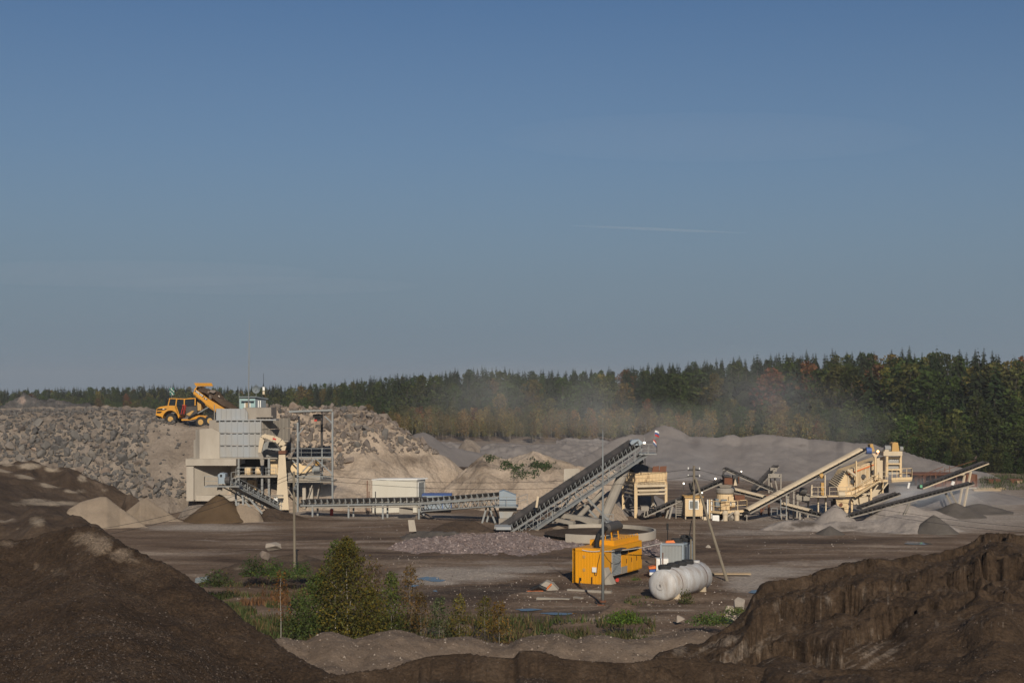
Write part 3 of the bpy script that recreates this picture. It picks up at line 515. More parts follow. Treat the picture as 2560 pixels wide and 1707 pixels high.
# yard heaps
o = mound('stone_rubble_heap', [(960, 1372, 131), (990, 1352, 132), (1040, 1342, 133), (1090, 1338, 134), (1149, 1333, 134), (1200, 1330, 135), (1240, 1326, 135), (1271, 1325, 135), (1310, 1327, 135), (1340, 1335, 134), (1367, 1343, 134), (1410, 1350, 134), (1448, 1356, 133), (1500, 1360, 133), (1560, 1362, 132), (1640, 1347, 132), (1665, 1358, 132), (1690, 1372, 132)], 960, 1690, 360, 116, 140, 120, M['pink'], lin(.14), .5, 0, .17, .8, .7, None, 61, soft=.5)
tag(o, 'wide low heap of pinkish broken stone across the yard', 'stone heap')
o = mound('gravel_strip', [(1000, 1335, 140), (1040, 1322, 141), (1080, 1322, 141), (1130, 1324, 140), (1170, 1330, 139)], 1000, 1170, 80, 132, 146, 40, M['darkgrit'], lin(.2), .5, 0, .15, .8, .7, None, 62)
tag(o, 'narrow grey gravel strip behind the pinkish stone heap', 'gravel heap')
sand('soil_heap', [(1070, 1325, 145), (1110, 1302, 147), (1150, 1294, 148), (1180, 1296, 148), (1210, 1308, 147), (1240, 1325, 145)], 0, M['brown'], 'brown soil heap in front of the inclined end of the belt conveyor', 'soil heap', .4, .18, 63)
sand('soil_heap', [(1035, 1290, 160), (1048, 1276, 162), (1056, 1274, 162), (1072, 1283, 162), (1090, 1292, 160)], 0, M['dust'], 'small tan heap spilled under the belt conveyor', 'spill heap', .5, .1, 64)
sand('soil_heap', [(1320, 1335, 146), (1334, 1322, 147), (1344, 1318, 147), (1356, 1328, 147), (1364, 1336, 146)], 0, M['sand'], 'tiny sand heap by the tail of the big inclined conveyor', 'spill heap', .7, .05, 65)
sand('soil_heap', [(1370, 1326, 149), (1385, 1312, 150), (1395, 1309, 150), (1412, 1314, 150), (1425, 1324, 149)], 0, M['sand'], 'low sand heap under the middle of the big inclined conveyor', 'spill heap', .5, .08, 66)
o = mound('soil_rise', [(1490, 1535, 92), (1540, 1500, 96), (1580, 1488, 98), (1620, 1492, 99), (1700, 1490, 101), (1760, 1478, 103), (1800, 1484, 103), (1840, 1500, 102), (1880, 1525, 98)], 1490, 1880, 150, 84, 110, 80, M['ground'], lin(.09), .3, 0, .12, 1.2, .5, None, 67, soft=.5)
tag(o, 'low weedy soil rise carrying the white tank', 'soil rise'); weedy_rise = o
o = mound('soil_heap', [(500, 1440, 108), (540, 1420, 110), (575, 1408, 112), (610, 1394, 113), (645, 1392, 113), (672, 1392, 114), (700, 1382, 114), (740, 1378, 114), (800, 1392, 113), (860, 1412, 110), (900, 1432, 108)], 500, 900, 150, 92, 124, 80, M['brown'], lin(.16), .4, 0, .16, 1.6, .5, [(590, 1420, 30, 12, .4)], 68, soft=.6)
tag(o, 'brown soil hump with pale rocks on top behind the power pole', 'soil heap')
o = mound('far_outcrop', [(-60, 1030, 300), (0, 1012, 305), (30, 994, 310), (60, 984, 312), (85, 990, 312), (115, 986, 312), (150, 996, 310), (200, 1003, 308), (240, 1012, 305), (290, 1030, 300)], -60, 290, 90, 270, 330, 60, M['outcrop'], lin(.55), .5, 0, 1.3, 4, .7, [(55, 1000, 14, 12, .9), (150, 990, 26, 5, .7)], 69, warp=2)
tag(o, 'distant grey and pinkish rock outcrop at the wood edge', 'rock outcrop')
# puddles
o = mound('gravel_heap', [(1455, 1265, 170), (1490, 1240, 171), (1540, 1205, 172), (1575, 1190, 172), (1600, 1200, 172), (1640, 1228, 171), (1690, 1262, 170), (1740, 1278, 169)], 1455, 1740, 120, 152, 182, 70, M['grey'], lin(.55), .6, 0, .3, 3, .6, None, 91, soft=.8); tag(o, 'grey gravel heap filling the space behind the feed hopper legs', 'gravel heap')
o = mound('sand_ramp', [(1370, 1318, 154), (1400, 1290, 156), (1440, 1262, 158), (1490, 1236, 160), (1520, 1232, 161), (1550, 1262, 161), (1570, 1292, 160)], 1370, 1570, 90, 148, 168, 60, M['tan'], lin(.5), .5, 0, .2, 2, .5, None, 92, soft=.6); tag(o, 'tan earth ramp in the shadow under the big inclined conveyor', 'earth ramp')
def puddle(px, py, rx, ry, z=.035):
    c = G(px, py); n = 40; k = CAMZ*F/(py-HZ)**2; mb = MB(c)
    vs = [c+Vector((0, 0, z))]+[c+Vector((rx*c.y/F*math.cos(t)*(1+.25*math.sin(3*t+px)), ry*k*math.sin(t)*(1+.2*math.cos(2*t+py)), z)) for t in (2*math.pi*i/n for i in range(n))]
    mb.add(vs, [(0, 1+i, 1+(i+1) % n) for i in range(n)]); tag(mb.build('puddle', M['water']), kind='structure')
for a in [(1150, 1480, 62, 8), (1040, 1465, 24, 3), (1320, 1525, 30, 3), (1085, 1447, 34, 7), (1225, 1463, 12, 3), (1276, 1482, 16, 3), (1180, 1500, 14, 2), (1270, 1512, 24, 3), (1395, 1535, 40, 3), (2290, 1358, 30, 5), (1425, 1448, 16, 5), (1900, 1480, 30, 4)]: puddle(*a, z=.05)
# ================================================================= machines and buildings
def part(mb, name, mat, par, **k): return mb.build(name, mat, par, **k)
def rail(mb, pts, h=1.05, step=1.3, w=.05, mid=True):       # hand rail along a 3-D polyline of floor points
    pts = [Vector(p) for p in pts]; up = Vector((0, 0, h))
    for a, b in zip(pts[:-1], pts[1:]):
        mb.beam(a+up, b+up, w); 
        if mid: mb.beam(a+up*.5, b+up*.5, w*.8)
        n = max(1, round((b-a).length/step))
        for i in range(n+1): q = a.lerp(b, i/n); mb.beam(q, q+up, w)

# ---------------------------------------------------------------- crusher building
D0 = 172.0
o0 = G(600, 1280); o0.y = D0
B = thing('crusher_building', o0, 'tall concrete and blue-grey steel crusher building the dump truck tips into', 'crusher building')
mb = MB(o0); mb.pbox(466, 1163, 484, 1252, D0-1.2, D0+9); mb.pbox(484, 1238, 634, 1252, D0-.6, D0+.4)
part(mb, 'side_wall', M['concrete'], B)
mb = MB(o0); a, b = P(484, 1163, D0-.9), P(576, 1163, D0+3.2); c = P(592, 1163, D0+.4)
zb = Z(1240, D0); e = Vector((0, 0, zb-a.z))
mb.prism([a, b, b+e*1.1, a+e*1.1], (0, .35, 0)); mb.prism([b, c, c+e*1.05, b+e*1.05], (0, .35, 0)); part(mb, 'recess_wall', M['concrete'], B)
mb = MB(o0); mb.pbox(464, 1147, 590, 1163.5, D0-1.4, D0+5); part(mb, 'lintel', M['concrete'], B)
mb = MB(o0); q = [P(484, 1076, D0+.2), P(499, 1072, D0-.8), P(530, 1070, D0+.1), P(548, 1080, D0+.2)]
def wall_poly(mb, top, zb, dy): mb.prism(top+[Vector((p.x, p.y, zb)) for p in reversed(top)], (0, dy, 0))
za = Z(1151, D0)
wall_poly(mb, [P(484, 1100, D0+.5), P(489, 1098, D0+.2), P(489.01, 1074, D0+.2), P(499, 1073, D0-.7)], za, 5)
wall_poly(mb, [P(499, 1073, D0-.7), P(530, 1070, D0-.4), P(549, 1080, D0-.2)], za, 5); part(mb, 'buttress', M['concrete'], B)
mb = MB(o0); mb.pbox(523, 1050, 549, 1082, D0+.3, D0+5); part(mb, 'wall_block', M['concrete2'], B)
# feed bin panels: three rows of bolted plates
for r_, (y0, y1) in enumerate([(1051, 1082), (1082, 1113), (1113, 1143)]):
    mb = MB(o0); mb.pbox(548, y0+.4, 652, y1-.4, D0, D0+.3)
    for i in range(8): mb.pbox(547.4+i*14.8, y0+.6, 549.6+i*14.8, y1-.6, D0-.1, D0+.02)
    part(mb, 'wall_panel', M['panel'], B)
    mb = MB(o0)
    for i in range(7): mb.pbox(551+i*14.8, y0+1.2, 561+i*14.8, y0+3.0, D0-.03, D0+.1)
    part(mb, 'slot', M['void'], B)
# ribbed wing turning away to the right
A0, A1 = P(652, 1048, D0+.1), P(722, 1048, D0+7); zz0, zz1 = Z(1104, D0), Z(1047, D0)
for r_, (t0, t1) in enumerate([(0, .52), (.54, 1)]):
    mb = MB(o0); z0, z1 = zz0+(zz1-zz0)*t0, zz0+(zz1-zz0)*t1; n = 20
    mb.prism([Vector((A0.x, A0.y, z0)), Vector((A1.x, A1.y, z0)), Vector((A1.x, A1.y, z1)), Vector((A0.x, A0.y, z1))], (.15, .25, 0))
    for i in range(n):
        p = A0.lerp(A1, (i+.3)/n); mb.beam((p.x, p.y-.12, z0+.02), (p.x, p.y-.12, z1-.02), .09, .22)
    part(mb, 'ribbed_wall', M['dusty'], B)
mb = MB(o0); mb.pbox(654, 1104, 700, 1142, D0+1.2, D0+1.5)
for i in range(6): mb.pbox(655+i*8, 1105, 656.4+i*8, 1141, D0+1.1, D0+1.22)
part(mb, 'wall_panel', M['steel'], B)
mb = MB(o0); mb.pbox(668, 1101, 721, 1104, D0-.5, D0+1); mb.pbox(671, 1126, 694, 1134, D0+1.0, D0+1.25); part(mb, 'ledge', M['dusty'], B)
mb = MB(o0); n = 9                                          # raised tipping wall
for i in range(6): mb.pbox(541+i*12, 1021.5, 552+i*12, 1048, D0+.5, D0+.8)
mb.prism([P(613, 1021.5, D0+.5), P(619, 1032, D0+.5), P(619, 1048, D0+.5), P(613, 1048, D0+.5)], (0, .3, 0))
for i in range(7): mb.pbox(540+i*12, 1021, 541.6+i*12, 1048, D0+.38, D0+.7)
mb.pbox(540, 1048, 690, 1051, D0-.15, D0+2); part(mb, 'tipping_wall', M['panel'], B)
mb = MB(o0); mb.pbox(607, 1019, 678, 1047.5, D0+1.0, D0+5); mb.pbox(640, 1040, 682, 1043, D0+.7, D0+1.1); part(mb, 'wall_block', M['concrete2'], B)
mb = MB(o0)
for i in range(5): mb.pbox(643+i*8, 1043, 648+i*8, 1045.6, D0+.85, D0+1.05)
part(mb, 'slot', M['void'], B)
# steel floors, columns, rails below the bin
mb = MB(o0); mb.pbox(548, 1143.4, 832, 1146.6, D0-.2, D0+.3); mb.pbox(590, 1188, 692, 1193, D0-.6, D0+2.2); part(mb, 'floor_beam', M['dusty'], B)
for px in (596, 655, 672):
    mb = MB(o0); mb.pbox(px-2.6, 1146.6, px+2.6, 1270, D0-.25, D0+.1); part(mb, 'column', M['steel'], B)
mb = MB(o0); d = D0-.6
rail(mb, [P(590, 1188, d), P(690, 1188, d)], .95, 1.2, .06); part(mb, 'railing', M['steel'], B)
mb = MB(o0); mb.pbox(590, 1147, 740, 1262, D0+4.5, D0+5); mb.pbox(572, 1163, 592, 1250, D0+3.4, D0+3.7); part(mb, 'back_wall', M['void'], B)  # near-black sheets put the shade of the interior into the colour
mb = MB(o0); mb.pbox(612, 1168, 626, 1186, D0+1, D0+2.4); mb.tube([P(640, 1178, D0+1.5), P(656, 1178, D0+1.5)], .55, 12); mb.pbox(672, 1150, 694, 1190, D0+1.2, D0+2.5); mb.pbox(618, 1200, 640, 1235, D0+2.4, D0+3.4); part(mb, 'machinery', M['cream'], B)
mb = MB(o0); mb.prism([P(580, 1196, D0+.3), P(600, 1187, D0+.3), P(612, 1190, D0+.3), P(612, 1196, D0+.3)], (0, 1.5, 0)); part(mb, 'chute', M['dusty'], B)

# ---------------------------------------------------------------- rock breaker on its column
t = thing('rock_breaker', G(706, 1272), 'cream hydraulic breaker arm folded over on a tall pale column', 'rock breaker'); o = t.location.copy(); dd = 168.5
mb = MB(o); mb.hexa([P(690, 1274, dd), P(722, 1274, dd), P(722, 1274, dd+1.7), P(690, 1274, dd+1.7)], [P(697, 1134, dd+.3), P(713, 1134, dd+.3), P(713, 1134, dd+1.4), P(697, 1134, dd+1.4)]); part(mb, 'column', M['cream2'], t)
mb = MB(o); mb.pbox(696, 1126, 714, 1134.5, dd+.1, dd+1.5); part(mb, 'slewing_base', M['rust'], t)
def limb(mb, pts, ws, wid=.45):
    pts = [P(*p) for p in pts]
    for i in range(len(pts)-1):
        a, b = pts[i], pts[i+1]; t_ = (b-a).normalized(); n = Vector((-t_.z, 0, t_.x))
        w0, w1 = ws[i]/2, ws[i+1]/2; y = Vector((0, wid, 0))
        mb.hexa([a-n*w0, a+n*w0, a+n*w0+y, a-n*w0+y], [b-n*w1, b+n*w1, b+n*w1+y, b-n*w1+y])
mb = MB(o); limb(mb, [(706, 1127, dd+.4), (708, 1114, dd+.4), (700, 1104, dd+.4), (684, 1096, dd+.4), (664, 1090, dd+.4)], [.55, .75, .8, .7, .42]); bo = part(mb, 'boom', M['cream2'], t)
mb = MB(o); mb.beam(P(690, 1098.5, dd+.37), P(682, 1095.6, dd+.37), .05, .2); part(mb, 'emblem', M['red'], bo)
mb = MB(o); limb(mb, [(666, 1087, dd+.45), (656, 1094, dd+.45), (652, 1112, dd+.45), (649, 1131, dd+.45)], [.4, .6, .5, .38], .35); part(mb, 'stick', M['cream2'], t)
mb = MB(o); limb(mb, [(648, 1130, dd+.5), (655, 1148, dd+.5), (655.5, 1163, dd+.5)], [.5, .5, .36], .3); part(mb, 'hammer', M['dusty'], t)
mb = MB(o); mb.tube([P(686, 1105, dd+.2), P(702, 1124, dd+.2)], .12, 8); part(mb, 'hydraulic_cylinder', M['steeldark'], t)
t2 = thing('switch_box', G(690, 1262), 'small white switch box on a post beside the breaker column', 'switch box'); o = t2.location.copy(); dd = 167.2
mb = MB(o); mb.pbox(685, 1242, 694, 1257, dd, dd+.3); part(mb, 'box', M['white'], t2)
mb = MB(o); mb.pbox(688, 1257, 690, 1275, dd+.1, dd+.2); mb.pbox(680, 1238, 706, 1240.5, dd-.3, dd+.5); part(mb, 'post', M['dusty'], t2)

# ---------------------------------------------------------------- control hut and aerials on the plateau
hd = 178.5; hz = PLAT
t = thing('control_hut', Vector((X(628, hd), hd, hz)), 'small blue-grey control hut with an overhanging flat roof beside the tall mast', 'hut'); o = t.location.copy()
mb = MB(o); mb.box((X(598.5, hd), hd, hz), (X(638, hd), hd+2.2, Z(996, hd))); part(mb, 'front_wall', M['teal'], t)
mb = MB(o); p0, p1 = Vector((X(638, hd)+.01, hd, hz)), Vector((X(660, hd), hd+1.4, hz)); e = Vector((0, 0, Z(996, hd)-hz)); mb.prism([p0, p1, p1+e, p0+e], (-.6, .8, 0)); part(mb, 'side_wall', M['slate'], t)
mb = MB(o); mb.prism([P(597, 993.5, hd-.3), P(640, 993.5, hd-.3), P(671, 999, hd+1.5), P(660, 996, hd+2.6), P(597, 993.5, hd+2.6)], (0, 0, .14)); part(mb, 'roof', M['slate'], t)
mb = MB(o); mb.pbox(611, 1003, 626, 1019, hd-.06, hd+.02); w_ = part(mb, 'window', M['white'], t)
mb = MB(o); mb.pbox(613.5, 1004.5, 623.5, 1019, hd-.1, hd-.05); part(mb, 'pane', M['plank'], w_)
mb = MB(o); mb.pbox(602, 1001.5, 634, 1002.8, hd-.5, hd); part(mb, 'canopy', M['slate'], t)
for px in (645, 649):
    mb = MB(o); q = Vector((X(px, hd), hd+.35+(px-645)*.07, 0)); mb.box((q.x-.06, q.y-.1, Z(1019, hd)), (q.x+.06, q.y+.1, Z(1001, hd))); part(mb, 'side_window', M['white'], t)
t = thing('mast', Vector((X(621.5, hd-.6), hd-.6, hz)), 'very tall thin grey radio mast rising above the control hut', 'mast'); o = t.location.copy()
mb = MB(o); mb.tube([(o.x, o.y, hz), P(621.5, 990, hd-.6), P(622.5, 900, hd-.6)], [.1, .075, .06], 8); part(mb, 'lower_tube', M['galv'], t)
mb = MB(o); mb.tube([P(622.5, 900.5, hd-.6), P(623.5, 800, hd-.6)], [.05, .02], 6); part(mb, 'whip', M['steel'], t)
t = thing('radar_dish', Vector((X(640, hd+1), hd+1, Z(994, hd))), 'round pale mesh dish aerial on the roof of the control hut', 'dish aerial'); o = t.location.copy()
mb = MB(o); c = P(640, 973.5, hd+1); n = 24
vs = [c+Vector((0, .18, 0))]; fs = []
for k, rr in ((1, .25), (2, .5)):
    vs += [c+Vector((rr*math.cos(2*math.pi*i/n), .18-.2*(rr/.5)**2, rr*math.sin(2*math.pi*i/n))) for i in range(n)]
fs = [(0, 1+i, 1+(i+1) % n) for i in range(n)]+[(1+i, 1+n+i, 1+n+(i+1) % n, 1+(i+1) % n) for i in range(n)]
mb.add(vs, fs); part(mb, 'dish', M['slate'], t)
mb = MB(o); mb.tube([c+Vector((0, .1, 0)), Vector((c.x, c.y+.1, o.z))], .03, 6); mb.tube([c, c+Vector((0, -.35, 0))], .04, 6); part(mb, 'post', M['steel'], t)
t = thing('antenna', Vector((X(659, hd+1.8), hd+1.8, Z(996, hd))), 'slim dark whip antenna with two white boxes beside the dish', 'antenna'); o = t.location.copy()
mb = MB(o); mb.tube([Vector((o.x, o.y, o.z)), P(659, 962, hd+1.8), P(658.5, 933, hd+1.8)], [.03, .03, .02], 6); part(mb, 'rod', M['black'], t)
for y0, y1, m_ in ((967, 976, 'white'), (977.5, 985.5, 'cream2')):
    mb = MB(o); mb.pbox(656.5, y0, 661.5, y1, hd+1.55, hd+1.8); part(mb, 'antenna_box', M[m_], t)
t = MB(P(598, 995, hd)); t.tube([P(598, 1019, hd-.2), P(597.5, 976, hd-.2)], .035, 6); tag(t.build('pole', M['galv']), 'short thin grey pole at the corner of the control hut', 'pole')

# ---------------------------------------------------------------- steel tower with hoist
td = 170.0
t = thing('steel_tower', G(790, 1280), 'open grey steel tower with braces and a hoist beam beside the crusher building', 'steel tower'); o = Vector((X(790, td), td, 0)); t.location = o
for px, d, yt in ((744, td, 1056), (831, td, 1028), (747, td+5, 1040), (805, td+5, 1040)):
    mb = MB(o); w = 2.1 if d == td else 1.5; mb.box((X(px-w, d), d, -.2), (X(px+w, d), d+.28, Z(yt, d))); part(mb, 'column', M['galv'], t)
for y, d, a, b in ((1142, td, 744, 831), (1190.5, td, 744, 831), (1205, td+.4, 717, 831), (1029, td, 722, 831), (1147, td+5, 740, 808)):
    mb = MB(o); mb.pbox(a, y-1.0, b, y+1.0, d-.05, d+.2); part(mb, 'beam', M['galv'], t)
for a, b, d in (((744, 1088), (758, 1070), td), ((812, 1040), (830, 1057), td), ((829, 1182), (789, 1145), td), ((787, 1145), (757, 1178), td), ((731, 1150), (744, 1163), td), ((781, 1210), (762, 1272), td+1), ((799, 1210), (792, 1250), td+2), ((716, 1215), (745, 1262), td+2)):
    mb = MB(o); mb.pbar((*a, d+.12), (*b, d+.12), .13); part(mb, 'brace', M['dusty'] if a[1] > 1200 else M['galv'], t)
mb = MB(o)
for y, d in ((1141, td), (1204, td-.1), (1141, td+4.6)):
    mb = MB(o); rail(mb, [P(717 if y > 1200 else 728, y, d), P(829, y, d)], 1.0, 1.3, .04); part(mb, 'railing', M['steel'], t)
mb = MB(o); mb.box((X(717, td), td+.3, Z(1206, td)), (X(830, td), td+5, Z(1203.5, td))); part(mb, 'deck', M['dusty'], t)
mb = MB(o); mb.prism([P(722, 1031, td-.3), P(831, 1027, td-.3), P(826, 1027, td+4), P(735, 1033, td+4)], (0, 0, .22)); part(mb, 'hoist_roof', M['steel'], t)
mb = MB(o); mb.pbox(782, 1036, 803, 1044, td+.8, td+2.4); mb.pbox(786, 1044, 800, 1052, td+1, td+1.8); h_ = part(mb, 'hoist', M['black'], t)
mb = MB(o); mb.pbox(785.5, 1048.5, 792, 1053, td+.75, td+1.05); part(mb, 'hook_block', M['red'], h_)
for px in (760, 778):
    mb = MB(o); mb.pbox(px-4, 1215, px+4, 1272, td+1.8, td+2.4); part(mb, 'pillar', M['concrete'], t)
mb = MB(o); mb.tube([P(804.5, 1060, td+5), P(804.5, 1118, td+5)], .16, 8); part(mb, 'pipe', M['steeldark'], t)
jd = 171.6
t = thing('jaw_crusher', P(752, 1203, jd), 'cream jaw crusher body with flywheel guard standing in the steel tower', 'jaw crusher'); o = t.location.copy()
mb = MB(o); mb.prism([P(731, 1166, jd), P(746, 1162, jd), P(776, 1166, jd), P(780, 1176, jd), P(765, 1182, jd), P(742, 1184, jd), P(733, 1176, jd)], (0, 1.6, 0)); part(mb, 'body', M['cream'], t)
mb = MB(o); mb.tube([P(742, 1171, jd-.35), P(742, 1171, jd)], .75, 18); part(mb, 'flywheel', M['cream'], t)
mb = MB(o); mb.pbox(780, 1163, 797, 1180, jd+.2, jd+1.4); mb.tube([P(785, 1172, jd-.1), P(800, 1172, jd-.1)], .4, 12); part(mb, 'motor', M['steel'], t)
mb = MB(o); mb.tube([P(793, 1152, jd-.2), P(793, 1163, jd-.2)], .25, 10); part(mb, 'warning_lamp', M['ochre'], t)
mb = MB(o); mb.pbox(720, 1182, 800, 1204, jd+.4, jd+2); part(mb, 'bed_frame', M['dusty'], t)
t = MB(G(829, 1286)); dd = 166; t.tube([P(829, 1288, dd), P(829, 1273, dd), P(829, 1270.5, dd)], [.2, .2, .08], 12); tag(t.build('fire_extinguisher', M['red']), 'red fire extinguisher standing at the foot of the steel tower', 'fire extinguisher')

# ---------------------------------------------------------------- conveyors
def conveyor(name, p0, p1, label, group='belt conveyors', w=1.1, nid=14, depth=.75, slim=False, steel='steel', belt='belt', cover=False, walk=True, legs=(), lattice=True, load=None, trough=.32, covcol='cream2', side=-1):
    if slim: w, trough = w*.75, .12
    rb = -.27 if slim else -.48
    p0, p1 = Vector(p0), Vector(p1); o = Vector((p0.x, p0.y, 0)); T = thing(name, o, label, 'conveyor', group)
    ax = (p1-p0).normalized(); L = (p1-p0).length; sd_ = ax.cross(Vector((0, 0, 1))).normalized()
    if sd_.y > 0: sd_ = -sd_                              # sd_ points to the viewer's side
    up = sd_.cross(ax); up = up if up.z > 0 else -up
    at = lambda s, a, b: p0+ax*s+sd_*a+up*b
    mb = MB(o); prof = [(-w*.55, trough), (-w*.3, .02), (w*.3, .02), (w*.55, trough)]; th = .04
    for (a0, b0), (a1, b1) in zip(prof[:-1], prof[1:]):
        mb.hexa([at(0, a0, b0-th), at(0, a1, b1-th), at(0, a1, b1), at(0, a0, b0)], [at(L, a0, b0-th), at(L, a1, b1-th), at(L, a1, b1), at(L, a0, b0)])
    mb.hexa([at(0, -w*.42, rb), at(0, w*.42, rb), at(0, w*.42, rb+.04), at(0, -w*.42, rb+.04)], [at(L, -w*.42, rb), at(L, w*.42, rb), at(L, w*.42, rb+.04), at(L, -w*.42, rb+.04)])
    for s in (0, L):
        mb.tube([at(s, -w*.5, rb/2), at(s, w*.5, rb/2)], -rb/2+.02, 10)
    part(mb, 'belt', M[belt], T)
    mb = MB(o)
    for a in (-w*.6, w*.6):
        mb.beam(at(0, a, -.22 if slim else -.28), at(L, a, -.22 if slim else -.28), .1, .13 if slim else .2)
        if lattice:
            mb.beam(at(0, a, -depth-.1), at(L, a, -depth-.1), .1, .12); n = max(3, int(L/1.1))
            for i in range(n):
                s0, s1 = L*i/n, L*(i+1)/n
                mb.beam(at(s0, a, -.3), at((s0+s1)/2, a, -depth-.1), .07); mb.beam(at((s0+s1)/2, a, -depth-.1), at(s1, a, -.3), .07)
    part(mb, 'frame', M[steel], T)
    first = None
    for i in range(nid):
        s = L*(i+.5)/nid
        if first is None:
            mb = MB(o); mb.tube([at(s, -w*.56, trough-.08), at(s, -w*.3, -.06), at(s, w*.3, -.06), at(s, w*.56, trough-.08)], .06, 6)
            for a in (-w*.6, w*.6): mb.beam(at(s, a, -.2 if slim else -.25), at(s, a, trough+.02), .07)
            first = part(mb, 'idler', M['steeldark' if slim else steel], T); s0 = s
        else:
            c = first.copy(); COL.objects.link(c); c.parent = T; c.location = first.location+ax*(s-s0)
    if walk:
        mb = MB(o); a0, a1 = w*.65, w*.65+.75
        mb.hexa([at(.5, a0, -depth-.05), at(.5, a1, -depth-.05), at(.5, a1, -depth+.05), at(.5, a0, -depth+.05)], [at(L-.3, a0, -depth-.05), at(L-.3, a1, -depth-.05), at(L-.3, a1, -depth+.05), at(L-.3, a0, -depth+.05)]); part(mb, 'walkway', M[steel], T)
        mb = MB(o); n = max(2, int(L/2.2))
        for h in (1.0, .5): mb.beam(at(.5, a1, -depth+h), at(L-.3, a1, -depth+h), .05)
        for i in range(n+1): q = at(.5+(L-.8)*i/n, a1, -depth); mb.beam(q, q+Vector((0, 0, 1.0)), .06)
        part(mb, 'railing', M[steel], T)
    if cover:
        mb = MB(o); pr = [(w*.62*math.cos(k), .08+w*.27*math.sin(k)) for k in [math.pi*i/8 for i in range(9)]]
        for (a0, b0), (a1, b1) in zip(pr[:-1], pr[1:]):
            mb.hexa([at(L*cover[0], a0, b0), at(L*cover[0], a1, b1), at(L*cover[0], a1, b1+.03), at(L*cover[0], a0, b0+.03)], [at(L*cover[1], a0, b0), at(L*cover[1], a1, b1), at(L*cover[1], a1, b1+.03), at(L*cover[1], a0, b0+.03)])
        part(mb, 'cover', M[covcol], T)
    for s, dx, dy, zb in legs:
        for a in (-w*.55, w*.55):
            q = at(L*s, a, -depth-.1 if lattice else -.35); mb = MB(o); mb.beam(q, (q.x+dx, q.y+dy, zb), .2); part(mb, 'leg', M[steel], T)
    if load:
        mb = MB(o); mb.hexa([at(L*load[0], -w*.35, .05), at(L*load[0], w*.35, .05), at(L*load[0], .1, .32), at(L*load[0], -.1, .32)], [at(L*load[1], -w*.35, .05), at(L*load[1], w*.35, .05), at(L*load[1], .1, .3), at(L*load[1], -.1, .3)])
        l_ = part(mb, 'load', M['grit'], T)
    T['L'] = L; T['ax'] = tuple(ax); return T, at, L
# short discharge conveyor to the sand cone
T, at, L = conveyor('discharge_conveyor', P(690, 1262, 166), P(566, 1197, 158), 'short grey discharge conveyor dropping damp sand onto the brown cone', w=.9, nid=12, legs=[(.72, .3, -.5, 0), (.62, 2.2, .3, 0)])
o = T.location.copy(); d = 157.3
mb = MB(o); mb.prism([P(544.5, 1209, d), P(544.5, 1186, d), P(551, 1181.5, d), P(563, 1184, d), P(563, 1209, d)], (0, 1.3, 0)); h_ = part(mb, 'head_cover', M['bluegrey'], T)
mb = MB(o); mb.pbox(550, 1186, 555, 1192, d-.05, d+.02); part(mb, 'inspection_window', M['void'], h_)
mb = MB(o); mb.pbox(511, 1214.5, 598, 1217.5, d-.4, d+1.6); part(mb, 'platform', M['steel'], T)
mb = MB(o); rail(mb, [P(511, 1214, d+1.5), P(511, 1214, d-.35), P(545, 1214, d-.35)], 1.05, 1.2, .06); part(mb, 'platform_railing', M['steel'], T); mb = MB(o); rail(mb, [P(578, 1212, d-.35), P(598, 1208, d-.35)], 1.4, 1.0, .06); part(mb, 'platform_railing', M['steel'], T)
mb = MB(o); mb.tube([P(550, 1217, d+.5), P(549, 1226, d+.5)], .3, 10); part(mb, 'spout', M['dusty'], T)
mb = MB(o); mb.tube([P(563, 1200, d+.3), P(575, 1200, d+.3)], .45, 12); part(mb, 'motor', M['steeldark'], T)
# long level conveyor
T, at, L = conveyor('belt_conveyor', P(758, 1256, 165), P(1062, 1251, 160), 'long low belt conveyor running level past the ivory cabin', w=1.2, nid=20, lattice=False, walk=False, legs=[(.1, 0, 0, 0), (.4, 0, 0, 0), (.68, 0, 0, 0), (.97, 0, 0, 0)], trough=.4)
o = T.location.copy(); mb = MB(o); mb.beam(P(770, 1268, 164), P(1062, 1266, 159), .1, .16); mb.pbox(998, 1268, 1032, 1283, 160.2, 160.4); part(mb, 'lower_rail', M['dusty'], T)
T, at, L = conveyor('belt_conveyor', P(1055, 1252, 160), P(1262, 1236, 156), 'low belt conveyor with latticed side rising to a blue-grey head box', w=1.15, nid=15, depth=1.1, walk=True, legs=[(.8, -.5, 0, 0), (.83, .7, 0, 0)])
o = T.location.copy(); d = 154.6
mb = MB(o); mb.prism([P(1248, 1266, d), P(1248, 1229, d), P(1259, 1226, d), P(1272, 1231, d), P(1290, 1238, d), P(1290, 1266, d)], (0, 2.0, 0)); part(mb, 'head_box', M['bluegrey'], T)
mb = MB(o); mb.pbox(1236, 1266, 1296, 1269, d-.8, d+2.6); part(mb, 'platform', M['steel'], T)
mb = MB(o); rail(mb, [P(1238, 1266, d-.75), P(1295, 1266, d-.75), P(1318, 1258, d+.4)], 1.05, 1.2, .05); part(mb, 'platform_railing', M['steel'], T)
mb = MB(o); mb.pbox(1247, 1269, 1292, 1279, d+.1, d+2); mb.pbox(1247, 1296, 1292, 1312, d-.6, d+2); part(mb, 'footing', M['concrete2'], T)
mb = MB(o); mb.hexa([P(1250, 1296, d), P(1275, 1296, d), P(1275, 1296, d+1.5), P(1250, 1296, d+1.5)], [P(1247, 1279, d), P(1284, 1279, d), P(1284, 1279, d+2), P(1247, 1279, d+2)]); part(mb, 'chute', M['panel'], T)
